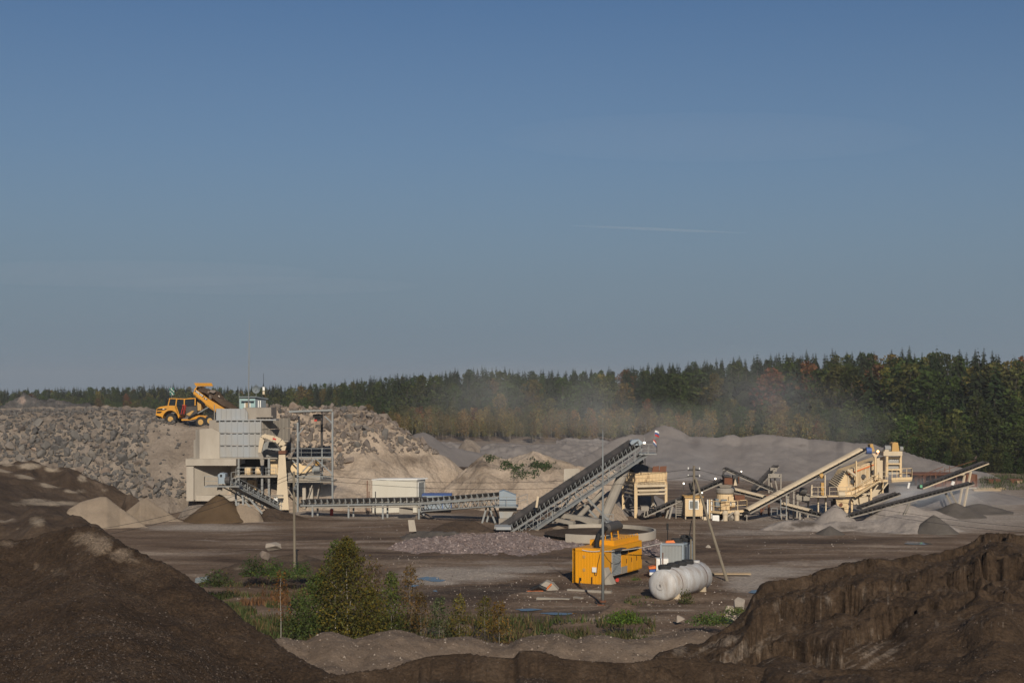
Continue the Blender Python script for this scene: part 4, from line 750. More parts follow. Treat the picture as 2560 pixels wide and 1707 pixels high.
# big inclined conveyor
p0, p1 = P(1262, 1322, 147), P(1588, 1108, 160)
T, at, L = conveyor('belt_conveyor', p0, p1, 'big grey inclined belt conveyor climbing to the cream feed hopper', w=1.5, nid=30, depth=1.35, trough=.45, walk=True, legs=[(.52, 3.2, -1, 0), (.5, -2.0, 1.5, 0)])
o = T.location.copy()
mb = MB(o); d = 159.2
mb.prism([P(1575, 1107, d), P(1580, 1100, d), P(1598, 1098, d), P(1609, 1107, d), P(1600, 1113, d), P(1580, 1113, d)], (0, 2, 0)); part(mb, 'head_cover', M['bluegrey'], T)
mb = MB(o); mb.pbox(1598, 1133, 1642, 1136.5, d-.6, d+2.4); part(mb, 'platform', M['steel'], T)
mb = MB(o); rail(mb, [P(1602, 1133, d-.55), P(1642, 1133, d-.55), P(1642, 1133, d+2.3)], 1.05, 1.0, .05); part(mb, 'platform_railing', M['steel'], T)
mb = MB(o); mb.tube([P(1597, 1137, d+.8), P(1604, 1160, d+.8)], .3, 8); mb.tube([P(1612, 1137, d+.8), P(1613, 1164, d+.8)], .06, 6); part(mb, 'drop_chute', M['steeldark'], T)
mb = MB(o); q = at(L*.74, .2, -1.5); mb.tube([P(1563, 1170, 158.5), P(1508, 1298, 154)], .55, 12); part(mb, 'leg', M['dusty'], T)
mb = MB(o); mb.tube([P(1507, 1228, 156), P(1445, 1293, 153)], .28, 10); part(mb, 'leg', M['dusty'], T)
mb = MB(o); mb.beam(P(1380, 1283, 152), P(1500, 1303, 149.6), .8, .45); mb.beam(P(1384, 1297, 150.5), P(1436, 1308, 149.4), .6, .35); mb.beam(P(1440, 1300, 153), P(1495, 1303, 153), 1.6, .7); part(mb, 'skid', M['dusty'], T)
mb = MB(o); mb.pbox(1514, 1304, 1532, 1314, 148, 150); rail(mb, [P(1512, 1304, 147.9), P(1533, 1304, 147.9)], .8, .8, .06); part(mb, 'counterweight', M['steel'], T)
mb = MB(o); mb.pbar((1341, 1268, 147.5), (1345, 1240, 147.5), .22); part(mb, 'post', M['cream2'], T)
mb = MB(o); mb.beam(P(1240, 1318, 145), P(1278, 1318, 145), 2, .3); mb.pbox(1236, 1316, 1270, 1322, 145, 147.5); part(mb, 'tail_guard', M['panel'], T)
t = MB(P(1611, 1106, 158.6)); t.tube([P(1611, 1112, 158.6), P(1611, 1094, 158.6)], .03, 6); t.k = 1; t.tube([P(1611, 1108.6, 158.3), P(1611, 1104.4, 158.3)], .13, 8); tag(t.build('floodlight', [M['steel'], M['lamp']]), 'lit floodlight beside the head of the big inclined conveyor', 'floodlight')
def flag(px, py, d, ph, cols, label, droop=0):
    b = P(px, py, d); t = thing('flag', b, label, 'flag'); o = b
    mb = MB(o); mb.tube([b, b+Vector((0, 0, ph))], .025, 6); part(mb, 'pole', M['steel'], t)
    mb = MB(o); n = 8; H_ = .66 if not droop else .55
    for k, c in enumerate(cols):
        mb.k = k; z1 = ph-k*H_/3; z0 = ph-(k+1)*H_/3
        for i in range(n):
            xa, xb = i*.6/n, (i+1)*.6/n; f = lambda x: Vector((x*(.75 if not droop else .55)+.02, .09*math.sin(7*x), -.5*x*x-(.35*x if droop else 0)))
            mb.add([b+f(xa)+Vector((0, 0, z0)), b+f(xb)+Vector((0, 0, z0)), b+f(xb)+Vector((0, 0, z1)), b+f(xa)+Vector((0, 0, z1))], [(0, 1, 2, 3)])
    part(mb, 'cloth', [M[c] for c in cols], t)
flag(1637, 1114, 158.6, 1.75, ['white', 'blue', 'red'], 'white, blue and red striped flag flying above the conveyor head platform')
flag(1633, 1118, 158.5, .95, ['red', 'white', 'blue'], 'small drooping red, white and blue flag low on the conveyor platform railing', 1)

# ---------------------------------------------------------------- feed hopper
hd = 162.0
t = thing('feed_hopper', Vector((X(1612, hd), hd, 0)), 'cream steel feed hopper on four tall legs heaped with shade-darkened gravel', 'hopper'); o = t.location.copy()
c0, c1, c2 = P(1557, 1183, hd+4.2), P(1589, 1184, hd), P(1666, 1179, hd+1.2); c3 = c0+(c2-c1); c3.y += .3
zt, zm = Z(1182, hd), Z(1205.5, hd)
def ring(cs, z, k=1):
    m_ = sum((Vector((c.x, c.y, 0)) for c in cs), Vector())/4; return [Vector((m_.x+(c.x-m_.x)*k, m_.y+(c.y-m_.y)*k, z)) for c in cs]
top, mid = ring([c0, c1, c2, c3], zt), ring([c0, c1, c2, c3], zm, .98)
for i, nm in ((0, 'side_plate'), (1, 'front_plate'), (2, 'side_plate'), (3, 'back_plate')):
    a, b, c, d = top[i], top[(i+1) % 4], mid[(i+1) % 4], mid[i]; mb = MB(o); mb.add([a, b, c, d], [(0, 1, 2, 3)])
    n = 9 if i % 2 else 6
    for k in range(n+1):
        f = k/n; nrm = (b-a).cross(Vector((0, 0, 1))).normalized()*.05; nrm = nrm if nrm.y < 0 or i else nrm
        mb.beam(a.lerp(b, f)+nrm, d.lerp(c, f)+nrm, .09)
    for z in (0, .5, .97): mb.beam(a.lerp(d, z)+nrm*.6, b.lerp(c, z)+nrm*.6, .08)
    part(mb, nm, M['cream'], t)
low = ring([c0, c1, c2, c3], Z(1242, hd), .5)
mb = MB(o); mb.add(mid+low, [(i, (i+1) % 4, 4+(i+1) % 4, 4+i) for i in range(4)])
part(mb, 'funnel', M['cream2'], t)
mb = MB(o)
for k, s in ((.25, .95), (.55, .93), (.8, .95)):
    rg = [mid[i].lerp(Vector((mid[i].x, mid[i].y, low[0].z)), k) for i in range(4)]
    mb.beam(rg[1]*1+Vector((0, -.1, 0)), rg[2]+Vector((0, -.1, 0)), .28 if k == .25 else .2); mb.beam(rg[0], rg[1], .18)
for k in range(8): f = (k+.5)/8; q = mid[1].lerp(mid[2], f); mb.beam(q+Vector((0, -.1, -.1)), q+Vector((.05, .5, -.75)), .1)
part(mb, 'girder', M['cream2'], t)
for i in range(4):
    mb = MB(o); b_ = mid[i]; mb.beam(b_, (b_.x, b_.y, -.1), .36 if i == 1 else .3); part(mb, 'leg', M['cream'], t)
mb = MB(o); a, b = mid[0], mid[1]
for z0, z1 in ((3.8, 1.2), (1.2, 3.8)): mb.beam((a.x, a.y, z0), (b.x, b.y, z1), .12)
for z in (2.3, .7): mb.beam((a.x, a.y, z), (b.x, b.y, z), .14)
part(mb, 'brace', M['steel'], t)
tp = Z(1160, hd); g = MB(o); m_ = sum(top, Vector())/4
hp = thing('gravel_heap', Vector((m_.x, m_.y, zt)), 'gravel heap in the cream feed hopper, its dark tone standing in for shade', 'gravel heap')
n = 22; mb = MB(hp.location.copy()); vs = []; 
for j in range(n+1):
    for i in range(n+1):
        a, b = i/n, j/n; q = top[0].lerp(top[1], b).lerp(top[3].lerp(top[2], b), a)
        r_ = max(abs(a-.35)*1.6, abs(b-.5)*2); vs.append(q+Vector((0, 0, -.12+1.15*max(0, 1-r_)+.05*random.random())))
mb.add(vs, [(j*(n+1)+i, j*(n+1)+i+1, (j+1)*(n+1)+i+1, (j+1)*(n+1)+i) for j in range(n) for i in range(n)]); part(mb, 'gravel', M['darkgrit'], hp, smooth=True)  # dark tone here carries the conveyor head's shadow on the heap
t = MB(P(1648, 1181, hd+1)); 
for a, b in ((1630, 1647), (1648, 1665.5)): t.prism([P(a, 1180, hd+.9), P(b, 1179, hd+1.1), P(b+1, 1164.5, hd+1.4), P(a+2.5, 1165.5, hd+1.2)], (0, .06, 0))
tag(t.build('screen_board', M['rust']), 'two rusty brown boards propped on the hopper rim', 'boards')
mb = MB(G(1575, 1293)); 

# ---------------------------------------------------------------- ring wall (water basin)
t = MB(G(1500, 1350)); cx, cy, rr = X(1500, 139), 141.0, 5.75; n = 72
def ringseg(a0, a1, r0, r1, z0, z1):
    vs = []; k = 60
    for i in range(k+1):
        a = a0+(a1-a0)*i/k
        for r_, z in ((r0, z0), (r1, z0), (r1, z1), (r0, z1)): vs.append((cx+r_*math.cos(a), cy+r_*math.sin(a), z))
    fs = [(4*i+j, 4*i+(j+1) % 4, 4*(i+1)+(j+1) % 4, 4*(i+1)+j) for i in range(k) for j in range(4)]
    t.add(vs, fs+[(0, 1, 2, 3), (4*k+3, 4*k+2, 4*k+1, 4*k)])
ringseg(R(-128), R(120), rr-.2, rr, -.2, .8); tag(t.build('ring_wall', M['concrete'], smooth=False), 'round open-topped concrete ring wall below the feed hopper', 'ring wall')

t = MB((cx, cy, 0)); vs = [(cx, cy, .5)]+[(cx+(rr-.25)*math.cos(2*math.pi*i/48), cy+(rr-.25)*math.sin(2*math.pi*i/48), .42) for i in range(48)]
t.add(vs, [(0, 1+i, 1+(i+1) % 48) for i in range(48)]); tag(t.build('basin_fill', M['brown']), 'brown soil filling the inside of the round concrete ring wall', 'soil')
d = 163; t = MB(Vector((X(1430, d), d, 4))); t.hexa([P(1409, 1222, d), P(1462, 1222, d), P(1462, 1222, d+4), P(1409, 1222, d+4)], [P(1410, 1172, d), P(1448, 1170, d), P(1448, 1170, d+3), P(1410, 1172, d+3)]); t.v = [tuple(v) for v in t.v]; tag(t.build('concrete_block', M['concrete']), 'large pale concrete block standing behind the big inclined conveyor', 'concrete block')
# ---------------------------------------------------------------- articulated dump truck (local frame: x = length, front at 0; y = 0 on the viewer's side)
TD = 184.0
tb = Vector((X(389, TD), TD, Z(1061, TD)))
T = thing('dump_truck', tb, 'yellow articulated dump truck with its bed raised on the rock plateau', 'dump truck', rz=R(-5)); T.rotation_euler = (0, R(1.5), R(-7))
def tp(cx, cy, y=0.0): return Vector(((cx-100)*.005, y, (1290-cy)*.005))
def tprism(pts, y0, y1, mb=None):
    mb = mb or MB(); mb.prism([tp(a, b, y0) for a, b in pts], (0, y1-y0, 0)); return mb
def tpart(mb, n, m, par=T, **k): return mb.build(n, m, par, local=True, **k)
arch = [(500+215*math.cos(a), 1130-225*math.sin(a)) for a in [R(5)+(R(178)-R(5))*i/10 for i in range(11)]]
hood = [(95, 1045), (118, 870), (200, 822), (380, 788), (440, 780), (640, 780), (700, 850), (740, 1010), (745, 1060)]+[(715, 1100)]+arch+[(270, 1100), (250, 1080)]
tpart(tprism(hood, 0, 2.5), 'front_body', M['truck'])
mb = MB(); tprism([(125, 890), (150, 870), (395, 862), (385, 885), (330, 905), (128, 918)], -.03, .02, mb); tprism([(128, 945), (270, 940), (235, 985), (125, 990)], -.03, .02, mb); mb.box((.0, .25, 1.45), (.12, 2.25, 2.05)); tpart(mb, 'grille', M['black'])
for y in (-.05, 2.2): mb = MB(); mb.box((tp(285, 870).x, y, tp(0, 885).z), (tp(330, 0).x, y+.2, tp(0, 868).z)); tpart(mb, 'headlight', M['white'])
mb = MB(); tprism([(405, 782), (445, 600), (1140, 585), (1150, 760), (900, 780)], .32, 2.2, mb); tpart(mb, 'cab_glass', M['glass'])
mb = MB(); tprism([(430, 605), (440, 588), (850, 592), (852, 612)], .22, 2.3, mb); tprism([(850, 592), (1000, 568), (1150, 562), (1150, 582), (850, 612)], .25, 2.25, mb); tpart(mb, 'cab_roof', M['truck'])
mb = MB()
for a, b in (((412, 785), (448, 605)), ((620, 785), (640, 608)), ((850, 790), (850, 606)), ((1145, 760), (1145, 580))):
    for y in (.26, 2.2): m2 = MB(); m2.beam(tp(*a, y), tp(*b, y), .13); tpart(m2, 'cab_post', M['truck'])
tprism([(605, 785), (640, 785), (720, 1000), (690, 1010)], .0, .2, mb); tpart(mb, 'cab_side', M['truck'])
mb = MB(); tprism([(660, 790), (850, 790), (850, 990), (740, 1000)], -.02, .1, mb); mb.beam(tp(755, 840, -.06), tp(755, 890, -.06), .04); tpart(mb, 'door', M['black'])
mb = MB()
for y in (-.1, .35):
    mb.beam(tp(790, 1000, y), tp(850, 760, y), .06); mb.beam(tp(850, 990, y), tp(895, 750, y), .06)
for k in range(6): mb.beam(tp(790+k*11, 985-k*42, .1), tp(860+k*8, 985-k*42, .1), .05)
mb.beam(tp(820, 755, -.1), tp(895, 755, -.1), .06); tpart(mb, 'ladder', M['red'])
mb = MB(); mb.beam(tp(380, 770, -.15), tp(385, 640, -.15), .05); mb.beam(tp(385, 660, -.15), tp(440, 640, .2), .04); mb.box(tuple(tp(368, 700, -.2)), tuple(tp(398, 640, -.05))); tpart(mb, 'mirror', M['black'])
mb = MB(); tprism([(880, 770), (1170, 730), (1190, 960), (1100, 1060), (900, 1060)], .45, 2.0, mb); tpart(mb, 'engine_frame', M['steeldark'])
mb = MB(); tprism([(1180, 650), (1290, 690), (1290, 880), (1200, 900)], .5, 2.0, mb); tprism([(900, 1000), (1060, 900), (1120, 900), (1000, 1040)], .3, .5, mb); tpart(mb, 'support', M['ochre'])
mb = MB(); tprism([(770, 1130), (960, 1125), (1240, 1015), (1560, 1040), (1590, 1090), (1240, 1095), (960, 1160), (780, 1170)], .35, 2.15, mb); tpart(mb, 'rear_frame', M['truck'])
for cx, cy in ((500, 1135), (1320, 1190), (1570, 1150)):
    for y, far in ((.02, 0), (1.98, 1)):
        c = tp(cx, cy, y); r = .71; mb = MB()
        mb.tube([c, c+Vector((0, .06, 0)), c+Vector((0, .46, 0)), c+Vector((0, .52, 0))], [r*.9, r, r, r*.9], 26)
        for i in range(22):
            a = 2*math.pi*i/22; q = c+Vector((math.cos(a)*r, .06, math.sin(a)*r)); mb.beam(q, q+Vector((0, .4, 0)), .06)
        wb = tpart(mb, 'wheel', M['rubber'])
        if not far:
            mb = MB(); mb.tube([c+Vector((0, -.02, 0)), c+Vector((0, .03, 0)), c+Vector((0, .1, 0))], [.36, .38, .2], 20); mb.tube([c+Vector((0, -.05, 0)), c+Vector((0, .02, 0))], .13, 12); tpart(mb, 'rim', M['ochre'], wb)
# raised bed: floor, two sides, head board with spill guard
side = [(1112, 440), (1150, 318), (1550, 590), (1760, 700), (2010, 840), (1710, 880), (1600, 800), (1480, 730)]
mb = MB(); 
for y in (-.12, 2.45): tprism(side, y, y+.14, mb)
tprism([(1112, 440), (1480, 730), (1710, 880), (2010, 840), (2010, 870), (1710, 910), (1470, 760), (1105, 465)], .02, 2.45, mb)
tprism([(1112, 440), (1150, 318), (1195, 265), (1215, 268), (1175, 330), (1130, 450)], -.1, 2.57, mb)
bed = tpart(mb, 'dump_bed', M['truck'])
mb = MB(); mb.prism([tp(1130, 185, -.1), tp(1420, 175, 2.5), tp(1460, 245, 2.5), tp(1180, 258, -.1)], (0, 0, .07)); mb.prism([tp(1190, 262, -.05), tp(1195, 262, -.05), tp(1180, 320, -.05), tp(1172, 320, -.05)], (0, .15, 0)); tpart(mb, 'spill_guard', M['truck'], bed)
mb = MB(); tprism([(1165, 350), (1405, 505), (1385, 545), (1150, 392)], -.15, -.11, mb); tprism([(1425, 540), (1510, 580), (1490, 612), (1400, 575)], -.15, -.11, mb); tpart(mb, 'side_panel', M['steeldark'], bed)
mb = MB(); tprism([(1300, 600), (1440, 700), (1420, 735), (1200, 590)], -.1, 2.5, mb); tpart(mb, 'underside_rib', M['black'], bed)
def text_mesh(txt, size, name, mat, par, mtx, ext=.01):
    cu = bpy.data.curves.new(name, 'FONT'); cu.body = txt; cu.size = size; cu.extrude = ext; cu.align_x = 'CENTER'; cu.align_y = 'CENTER'; cu.resolution_u = 2; cu.offset = size*.02
    tmp = bpy.data.objects.new('tmp', cu); COL.objects.link(tmp); dg = bpy.context.evaluated_depsgraph_get()
    me = bpy.data.meshes.new_from_object(tmp.evaluated_get(dg)); bpy.data.objects.remove(tmp); me.name = name; me.materials.append(mat)
    o = bpy.data.objects.new(name, me); COL.objects.link(o); o.parent = par; o.matrix_local = mtx; return o
ang = math.atan2(-(505-350), 240)
base = Matrix.Rotation(R(90), 4, 'X')
text_mesh('VOLVO', .34, 'lettering', M['white'], bed, Matrix.Translation(tp(1278, 448, -.17)) @ Matrix.Rotation(-ang, 4, 'Y') @ base)
text_mesh('40', .24, 'lettering', M['white'], bed, Matrix.Translation(tp(1456, 576, -.17)) @ Matrix.Rotation(-ang, 4, 'Y') @ base)
for y in (.15, 2.2):
    mb = MB(); mb.tube([tp(1520, 790, y), tp(1230, 965, y)], .09, 8); hy = tpart(mb, 'hydraulic_cylinder', M['steel'])
    mb = MB(); mb.tube([tp(1230, 965, y), tp(980, 1100, y)], .12, 8); tpart(mb, 'sleeve', M['black'], hy)
mb = MB(); tprism([(1470, 720), (1590, 740), (1560, 790), (1490, 790)], .1, 2.4, mb); tprism([(1490, 880), (1650, 880), (1650, 1000), (1500, 1000)], .5, 2.0, mb); tpart(mb, 'pivot', M['black'])
MT = T.matrix_basis
# the load sliding out of the bed
ld = thing('rock_load', MT @ tp(1600, 560, 1.2), 'brown broken rock load sliding out of the raised truck bed', 'load')
mb = MB(ld.location.copy()); top = [(1190, 330), (1230, 290), (1400, 300), (1560, 345), (1700, 400), (1780, 480), (1900, 590), (2050, 690), (2200, 790), (2330, 880)]
bot = [(1190, 400), (1250, 440), (1400, 540), (1560, 640), (1700, 740), (1780, 790), (1900, 850), (2050, 900), (2200, 930), (2340, 930)]
n = len(top); rnd = random.Random(4); vs = []
for i in range(n):
    for j in range(9):
        y = .05+2.4*j/8; k = math.sin(math.pi*(j+.6)/9.2)**.5; a, b = top[i], bot[i]
        vs.append(MT @ Vector(((a[0]-100)*.005+rnd.uniform(-.1, .1), y, (1290-(b[1]+(a[1]-b[1])*k))*.005+rnd.uniform(-.12, .12))))
mb.add(vs, [(i*9+j, i*9+j+1, (i+1)*9+j+1, (i+1)*9+j) for i in range(n-1) for j in range(8)]); part(mb, 'soil', M['brown'], ld)
for i, (cx, cy, s) in enumerate([(1620, 385, .75), (1460, 460, .5), (1870, 605, .5), (1340, 390, .4), (1560, 530, .55), (1700, 560, .5), (1920, 740, .6), (2060, 760, .45), (1500, 400, .45), (1760, 640, .5), (1390, 490, .35), (1650, 470, .45), (1790, 520, .4)]):
    me = (ROCKW+ROCKP)[i % 13]; r = bpy.data.objects.new('rock', me); COL.objects.link(r); r.parent = ld; r.location = MT @ tp(cx, cy, .15+.5*(i % 4))-ld.location; r.scale = (s*1.3, s, s); r.rotation_euler = (i, i*2, i*3)
fg = MT @ tp(440, 590, 1.0); t = thing('flag', fg, 'small green and white cross flag fluttering above the dump truck cab', 'flag')
mb = MB(fg); mb.tube([fg, fg+Vector((0, 0, 1.35))], .02, 6); part(mb, 'pole', M['steel'], t)
mb = MB(fg)
for i in range(6):
    for j in range(5):
        mb.k = 1 if (i in (2, 3)) != (j == 2) and (i+j) % 3 else 0
        f = lambda a, b: fg+Vector((-.3+a*.1+.12*b/5, .06*math.sin(a*1.3+b), 1.32-b*.19-.03*a+.25*a/6))
        mb.add([f(i, j), f(i+1, j), f(i+1, j+1), f(i, j+1)], [(0, 1, 2, 3)])
M['flaggreen'] = flat('teal_green_cloth', (.03, .13, .1)); part(mb, 'cloth', [M['flaggreen'], M['white']], t)
for px, y0, y1 in ((536, 1012, 1049), ):
    t = MB(P(px, y1, D0+1)); t.tube([P(px, y1, D0+1), P(px, y0, D0+1)], .06, 8); tag(t.build('post', M['dusty']), 'thin pale post standing between truck and tipping wall', 'post')

# ---------------------------------------------------------------- ivory cabin and blue container behind the level conveyor
cd_ = 169.0
t = thing('site_cabin', G(985, 1278), 'ivory flat-roofed site cabin behind the level belt conveyor', 'cabin'); o = t.location.copy(); t.location = o = Vector((X(985, cd_), cd_, 0))
a, b = Vector((X(931.5, cd_), cd_-.3, 0)), Vector((X(1041.5, cd_), cd_+.1, 0)); c = Vector((X(1063, cd_+2.2), cd_+2.2, 0)); d = a+(c-b)
zt = Z(1199.5, cd_); mb = MB(o); mb.prism([a, b, c, d], (0, 0, zt)); part(mb, 'wall', M['cabinwhite'], t)
mb = MB(o); e = Vector((-.08, -.08, zt)); mb.prism([a+e, b+Vector((.1, -.1, zt)), c+Vector((.3, -.1, zt)), d+e], (0, 0, .14)); part(mb, 'roof', M['white'], t)
mb = MB(o)
for i in range(1, 12): q = a.lerp(b, i/12); mb.beam(q+Vector((0, -.012, .05)), q+Vector((0, -.012, zt-.05)), .03)
part(mb, 'seam', M['cabinwhite'], t)
nrm = (c-b).cross(Vector((0, 0, 1))).normalized(); q0, q1 = b.lerp(c, .12)+nrm*.03, b.lerp(c, .82)+nrm*.03
mb = MB(o); mb.prism([q0+Vector((0, 0, 1.05)), q1+Vector((0, 0, 1.05)), q1+Vector((0, 0, zt-.25)), q0+Vector((0, 0, zt-.25))], nrm*.05); w_ = part(mb, 'window', M['white'], t)
q0, q1 = b.lerp(c, .17)+nrm*.09, b.lerp(c, .77)+nrm*.09
mb = MB(o); mb.prism([q0+Vector((0, 0, 1.15)), q1+Vector((0, 0, 1.15)), q1+Vector((0, 0, zt-.35)), q0+Vector((0, 0, zt-.35))], nrm*.02); part(mb, 'pane', M['pane'], w_)
t = thing('container', Vector((X(1090, 168), 168, 0)), 'low blue-framed pale container beside the ivory cabin', 'container'); o = t.location.copy()
mb = MB(o); mb.pbox(1055, 1237.5, 1128, 1272, 168, 170.4); part(mb, 'wall', M['bluegrey'], t)
mb = MB(o); mb.pbox(1054.5, 1235.5, 1128.5, 1238, 167.9, 170.5)
for px in (1055.5, 1106, 1127.8): mb.pbox(px-.8, 1238, px+.8, 1272, 167.92, 168.05)
part(mb, 'frame', M['blue'], t)
for px, pt, c_, l in ((918, 1201, 'rust', 'thin rusty pole left of the ivory cabin'), (922.5, 1228, 'rust', 'short rusty pole close to the left corner of the ivory cabin'), (938.5, 1228, 'steeldark', 'short dark post in front of the ivory cabin')):
    m_ = MB(Vector((X(px, 166.5), 166.5, 0))); m_.tube([(X(px, 166.5), 166.5, -.1), P(px, pt, 166.5)], .06, 6); tag(m_.build('post', M[c_]), l, 'post')
t = thing('red_post', P(1033, 1180, 185), 'red topped marker above the ivory cabin roof on the slope', 'marker'); mb = MB(t.location.copy()); q = t.location; mb.tube([q+Vector((0, 0, -1)), q], .05, 6); part(mb, 'stake', M['steel'], t)
mb = MB(q.copy()); mb.box(q+Vector((-.3, -.05, -.45)), q+Vector((.1, 0, -.1))); part(mb, 'plate', M['red'], t)
bb = P(1034, 1178, 186.6); tag(put_rock(ROCKW[1], bb, 1.9), 'big squarish pale boulder alone on the slope above the cabin', 'boulder')
# concrete block by the gravel strip
t = MB(Vector((X(1029, 139.5), 139.5, 0))); d = 139.5; t.hexa([P(1020, 1299, d), P(1036, 1299, d), P(1036, 1299, d+1), P(1020, 1299, d+1)], [P(1023, 1328, d), P(1041, 1328, d), P(1041, 1328, d+1), P(1023, 1328, d+1)]); tag(t.build('concrete_block', M['concrete']), 'tilted pale concrete block with dark straps at the end of the gravel strip', 'concrete block')

# ---------------------------------------------------------------- yellow generator
gb = Vector((6.79, 106.1, 0)); ph = R(28)
T = thing('generator', gb, 'bright yellow containerised generator with a louvred side and a black exhaust on the roof', 'generator', rz=-ph)
# local frame: +y runs along the long side away from the viewer, -x along the end face
Wd, Ln, Ht = 2.42, 7.9, 2.68
mb = MB(); mb.box((-Wd, .0, 0), (0, .25, Ht)); mb.box((-Wd, .25, .42), (-.02, Ln, Ht)); 
for i in range(9): x = -Wd+.24+i*.24; mb.box((x, -.03, .12), (x+.1, .01, Ht-.15))
for x in (-Wd, -.12): mb.box((x, -.05, 0), (x+.12, .02, Ht))
mb.box((-Wd, -.05, Ht-.13), (0, .02, Ht)); tpart(mb, 'housing', M['yellow'], T)
mb = MB(); mb.box((-Wd+.15, .25, 0), (-.3, Ln-.1, .42)); tpart(mb, 'skid', M['black'], T)  # black of the skid also carries the shade of its recess
mb = MB(); mb.prism([(-Wd, 0, Ht), (0, 0, Ht), (-.0, 0, Ht+.02), (-Wd/2, 0, Ht+.1), (-Wd, 0, Ht+.02)], (0, Ln, 0)); mb.box((-Wd+.1, 2.9, Ht), (-.25, Ln-.1, Ht+.42)); rf = tpart(mb, 'roof', M['yellow'], T)
mb = MB()
for y in (4.2, 5.2, 6.2, 7.2): mb.tube([(-.3, y, Ht+.42), (-.3, y, Ht+.56), (-.3, y+.5, Ht+.56), (-.3, y+.5, Ht+.42)], .025, 6)
tpart(mb, 'handle', M['yellow'], rf)
mb = MB(); mb.box((-.02, 1.9, .47), (.05, 3.55, Ht-.2)); lv = tpart(mb, 'louvre_frame', M['greyside'], T)
mb = MB()
for i in range(17): z = .56+i*.115; mb.prism([(.05, 2.0, z), (.05, 2.0, z+.05), (.13, 2.0, z-.03)], (0, 1.45, 0))
tpart(mb, 'louvre', M['greyside'], lv)
mb = MB(); mb.box((.02, 1.85, Ht-.2), (.5, 3.6, Ht-.14)); mb.box((.0, 3.7, Ht-.42), (.3, 6.9, Ht-.38)); tpart(mb, 'hood', M['steeldark'], T)
mb = MB(); mb.box((-.01, 3.75, Ht-.75), (.02, 5.0, Ht-.45)); mb.box((-.01, 5.3, Ht-.7), (.02, 6.8, Ht-.42)); tpart(mb, 'dark_band', M['void'], T)  # two near-black bands on the upper long side
for y0, y1 in ((.35, 1.75), (3.75, 4.75), (4.85, 5.75), (5.85, 6.8), (6.85, 7.8)):
    mb = MB(); mb.box((-.01, y0, .5), (.035, y1, Ht-.85 if y0 > 3 else Ht-.25)); dr_ = tpart(mb, 'door', M['yellow'], T)
    mb = MB(); mb.box((.035, y1-.14, 1.2), (.07, y1-.08, 1.55)); tpart(mb, 'handle', M['black'], dr_)
mb = MB(); mb.box((-.01, 3.7, .46), (.05, 4.8, 1.0)); tpart(mb, 'lower_frame', M['dusty'], T)
for z in (1.0, 2.0):
    mb = MB(); mb.box((-1.55, -.06, z), (-1.35, -.02, z+.22)); mb.box((-1.49, -.075, z+.08), (-1.41, -.06, z+.15)); tpart(mb, 'latch_plate', M['ochre'], T)
mb = MB(); mb.box((-.72, -.16, 1.0), (-.4, -.03, 1.36)); jb = tpart(mb, 'junction_box', M['white'], T)
mb = MB(); mb.tube([(-.55, -.1, 1.0), (-.5, -.12, .8), (-.4, -.1, .75), (-.36, -.08, .9), (-.3, -.06, 1.6), (-.1, -.05, 2.4)], .02, 6); tpart(mb, 'lead', M['black'], jb)
mb = MB(); mb.box((-1.85, -.06, .28), (-1.68, -.02, .5)); mb.tube([(-1.8, -.06, .3), (-1.82, -.08, .05)], .05, 6); mb.tube([(-.78, -.08, .62), (-.78, -.08, -.1)], .04, 6); tpart(mb, 'fitting', M['black'], T)
mb = MB(); zz = Ht+.42
mb.tube([(-.85, .95, Ht), (-.85, 1.0, Ht+.5), (-.85, 1.3, Ht+1.0), (-.85, 2.0, Ht+1.28), (-.85, 2.7, Ht+1.4)], .2, 12); mb.tube([(-.85, .95, Ht+.02), (-.85, .95, Ht+.1)], .34, 14); ex = tpart(mb, 'exhaust_pipe', M['black'], T, smooth=False)
mb = MB(); mb.tube([(-.85, 2.6, Ht+1.34), (-.85, 2.75, Ht+1.38), (-.85, 4.9, Ht+1.42), (-.85, 5.0, Ht+1.42), (-.85, 5.5, Ht+1.3)], [.24, .42, .42, .26, .24], 16); tpart(mb, 'silencer', M['steeldark'], ex)
mb = MB()
for y in (3.2, 4.5): mb.beam((-1.15, y, Ht+.4), (-1.05, y, Ht+1.2), .07); mb.beam((-.55, y, Ht+.4), (-.65, y, Ht+1.2), .07)
tpart(mb, 'bracket', M['yellow'], ex)
MG = T.matrix_basis
def gpt(x, y, z): return MG @ Vector((x, y, z))
t = thing('leaning_board', gpt(.3, .6, 0), 'pale grey board leaning beside the generator corner', 'board'); mb = MB(t.location.copy())
mb.prism([gpt(.12, .05, 1.35), gpt(.25, .6, 1.35), gpt(.75, .9, .1), gpt(.7, .3, -.05), gpt(.25, .0, .0)], (.06, -.05, 0)); part(mb, 'board', M['dusty'], t)
mb = MB(t.location.copy()); q = gpt(.85, 1.0, .35); mb.tube([q, q+Vector((.05, .3, 0))], .14, 10); part(mb, 'red_cap', M['red'], t)

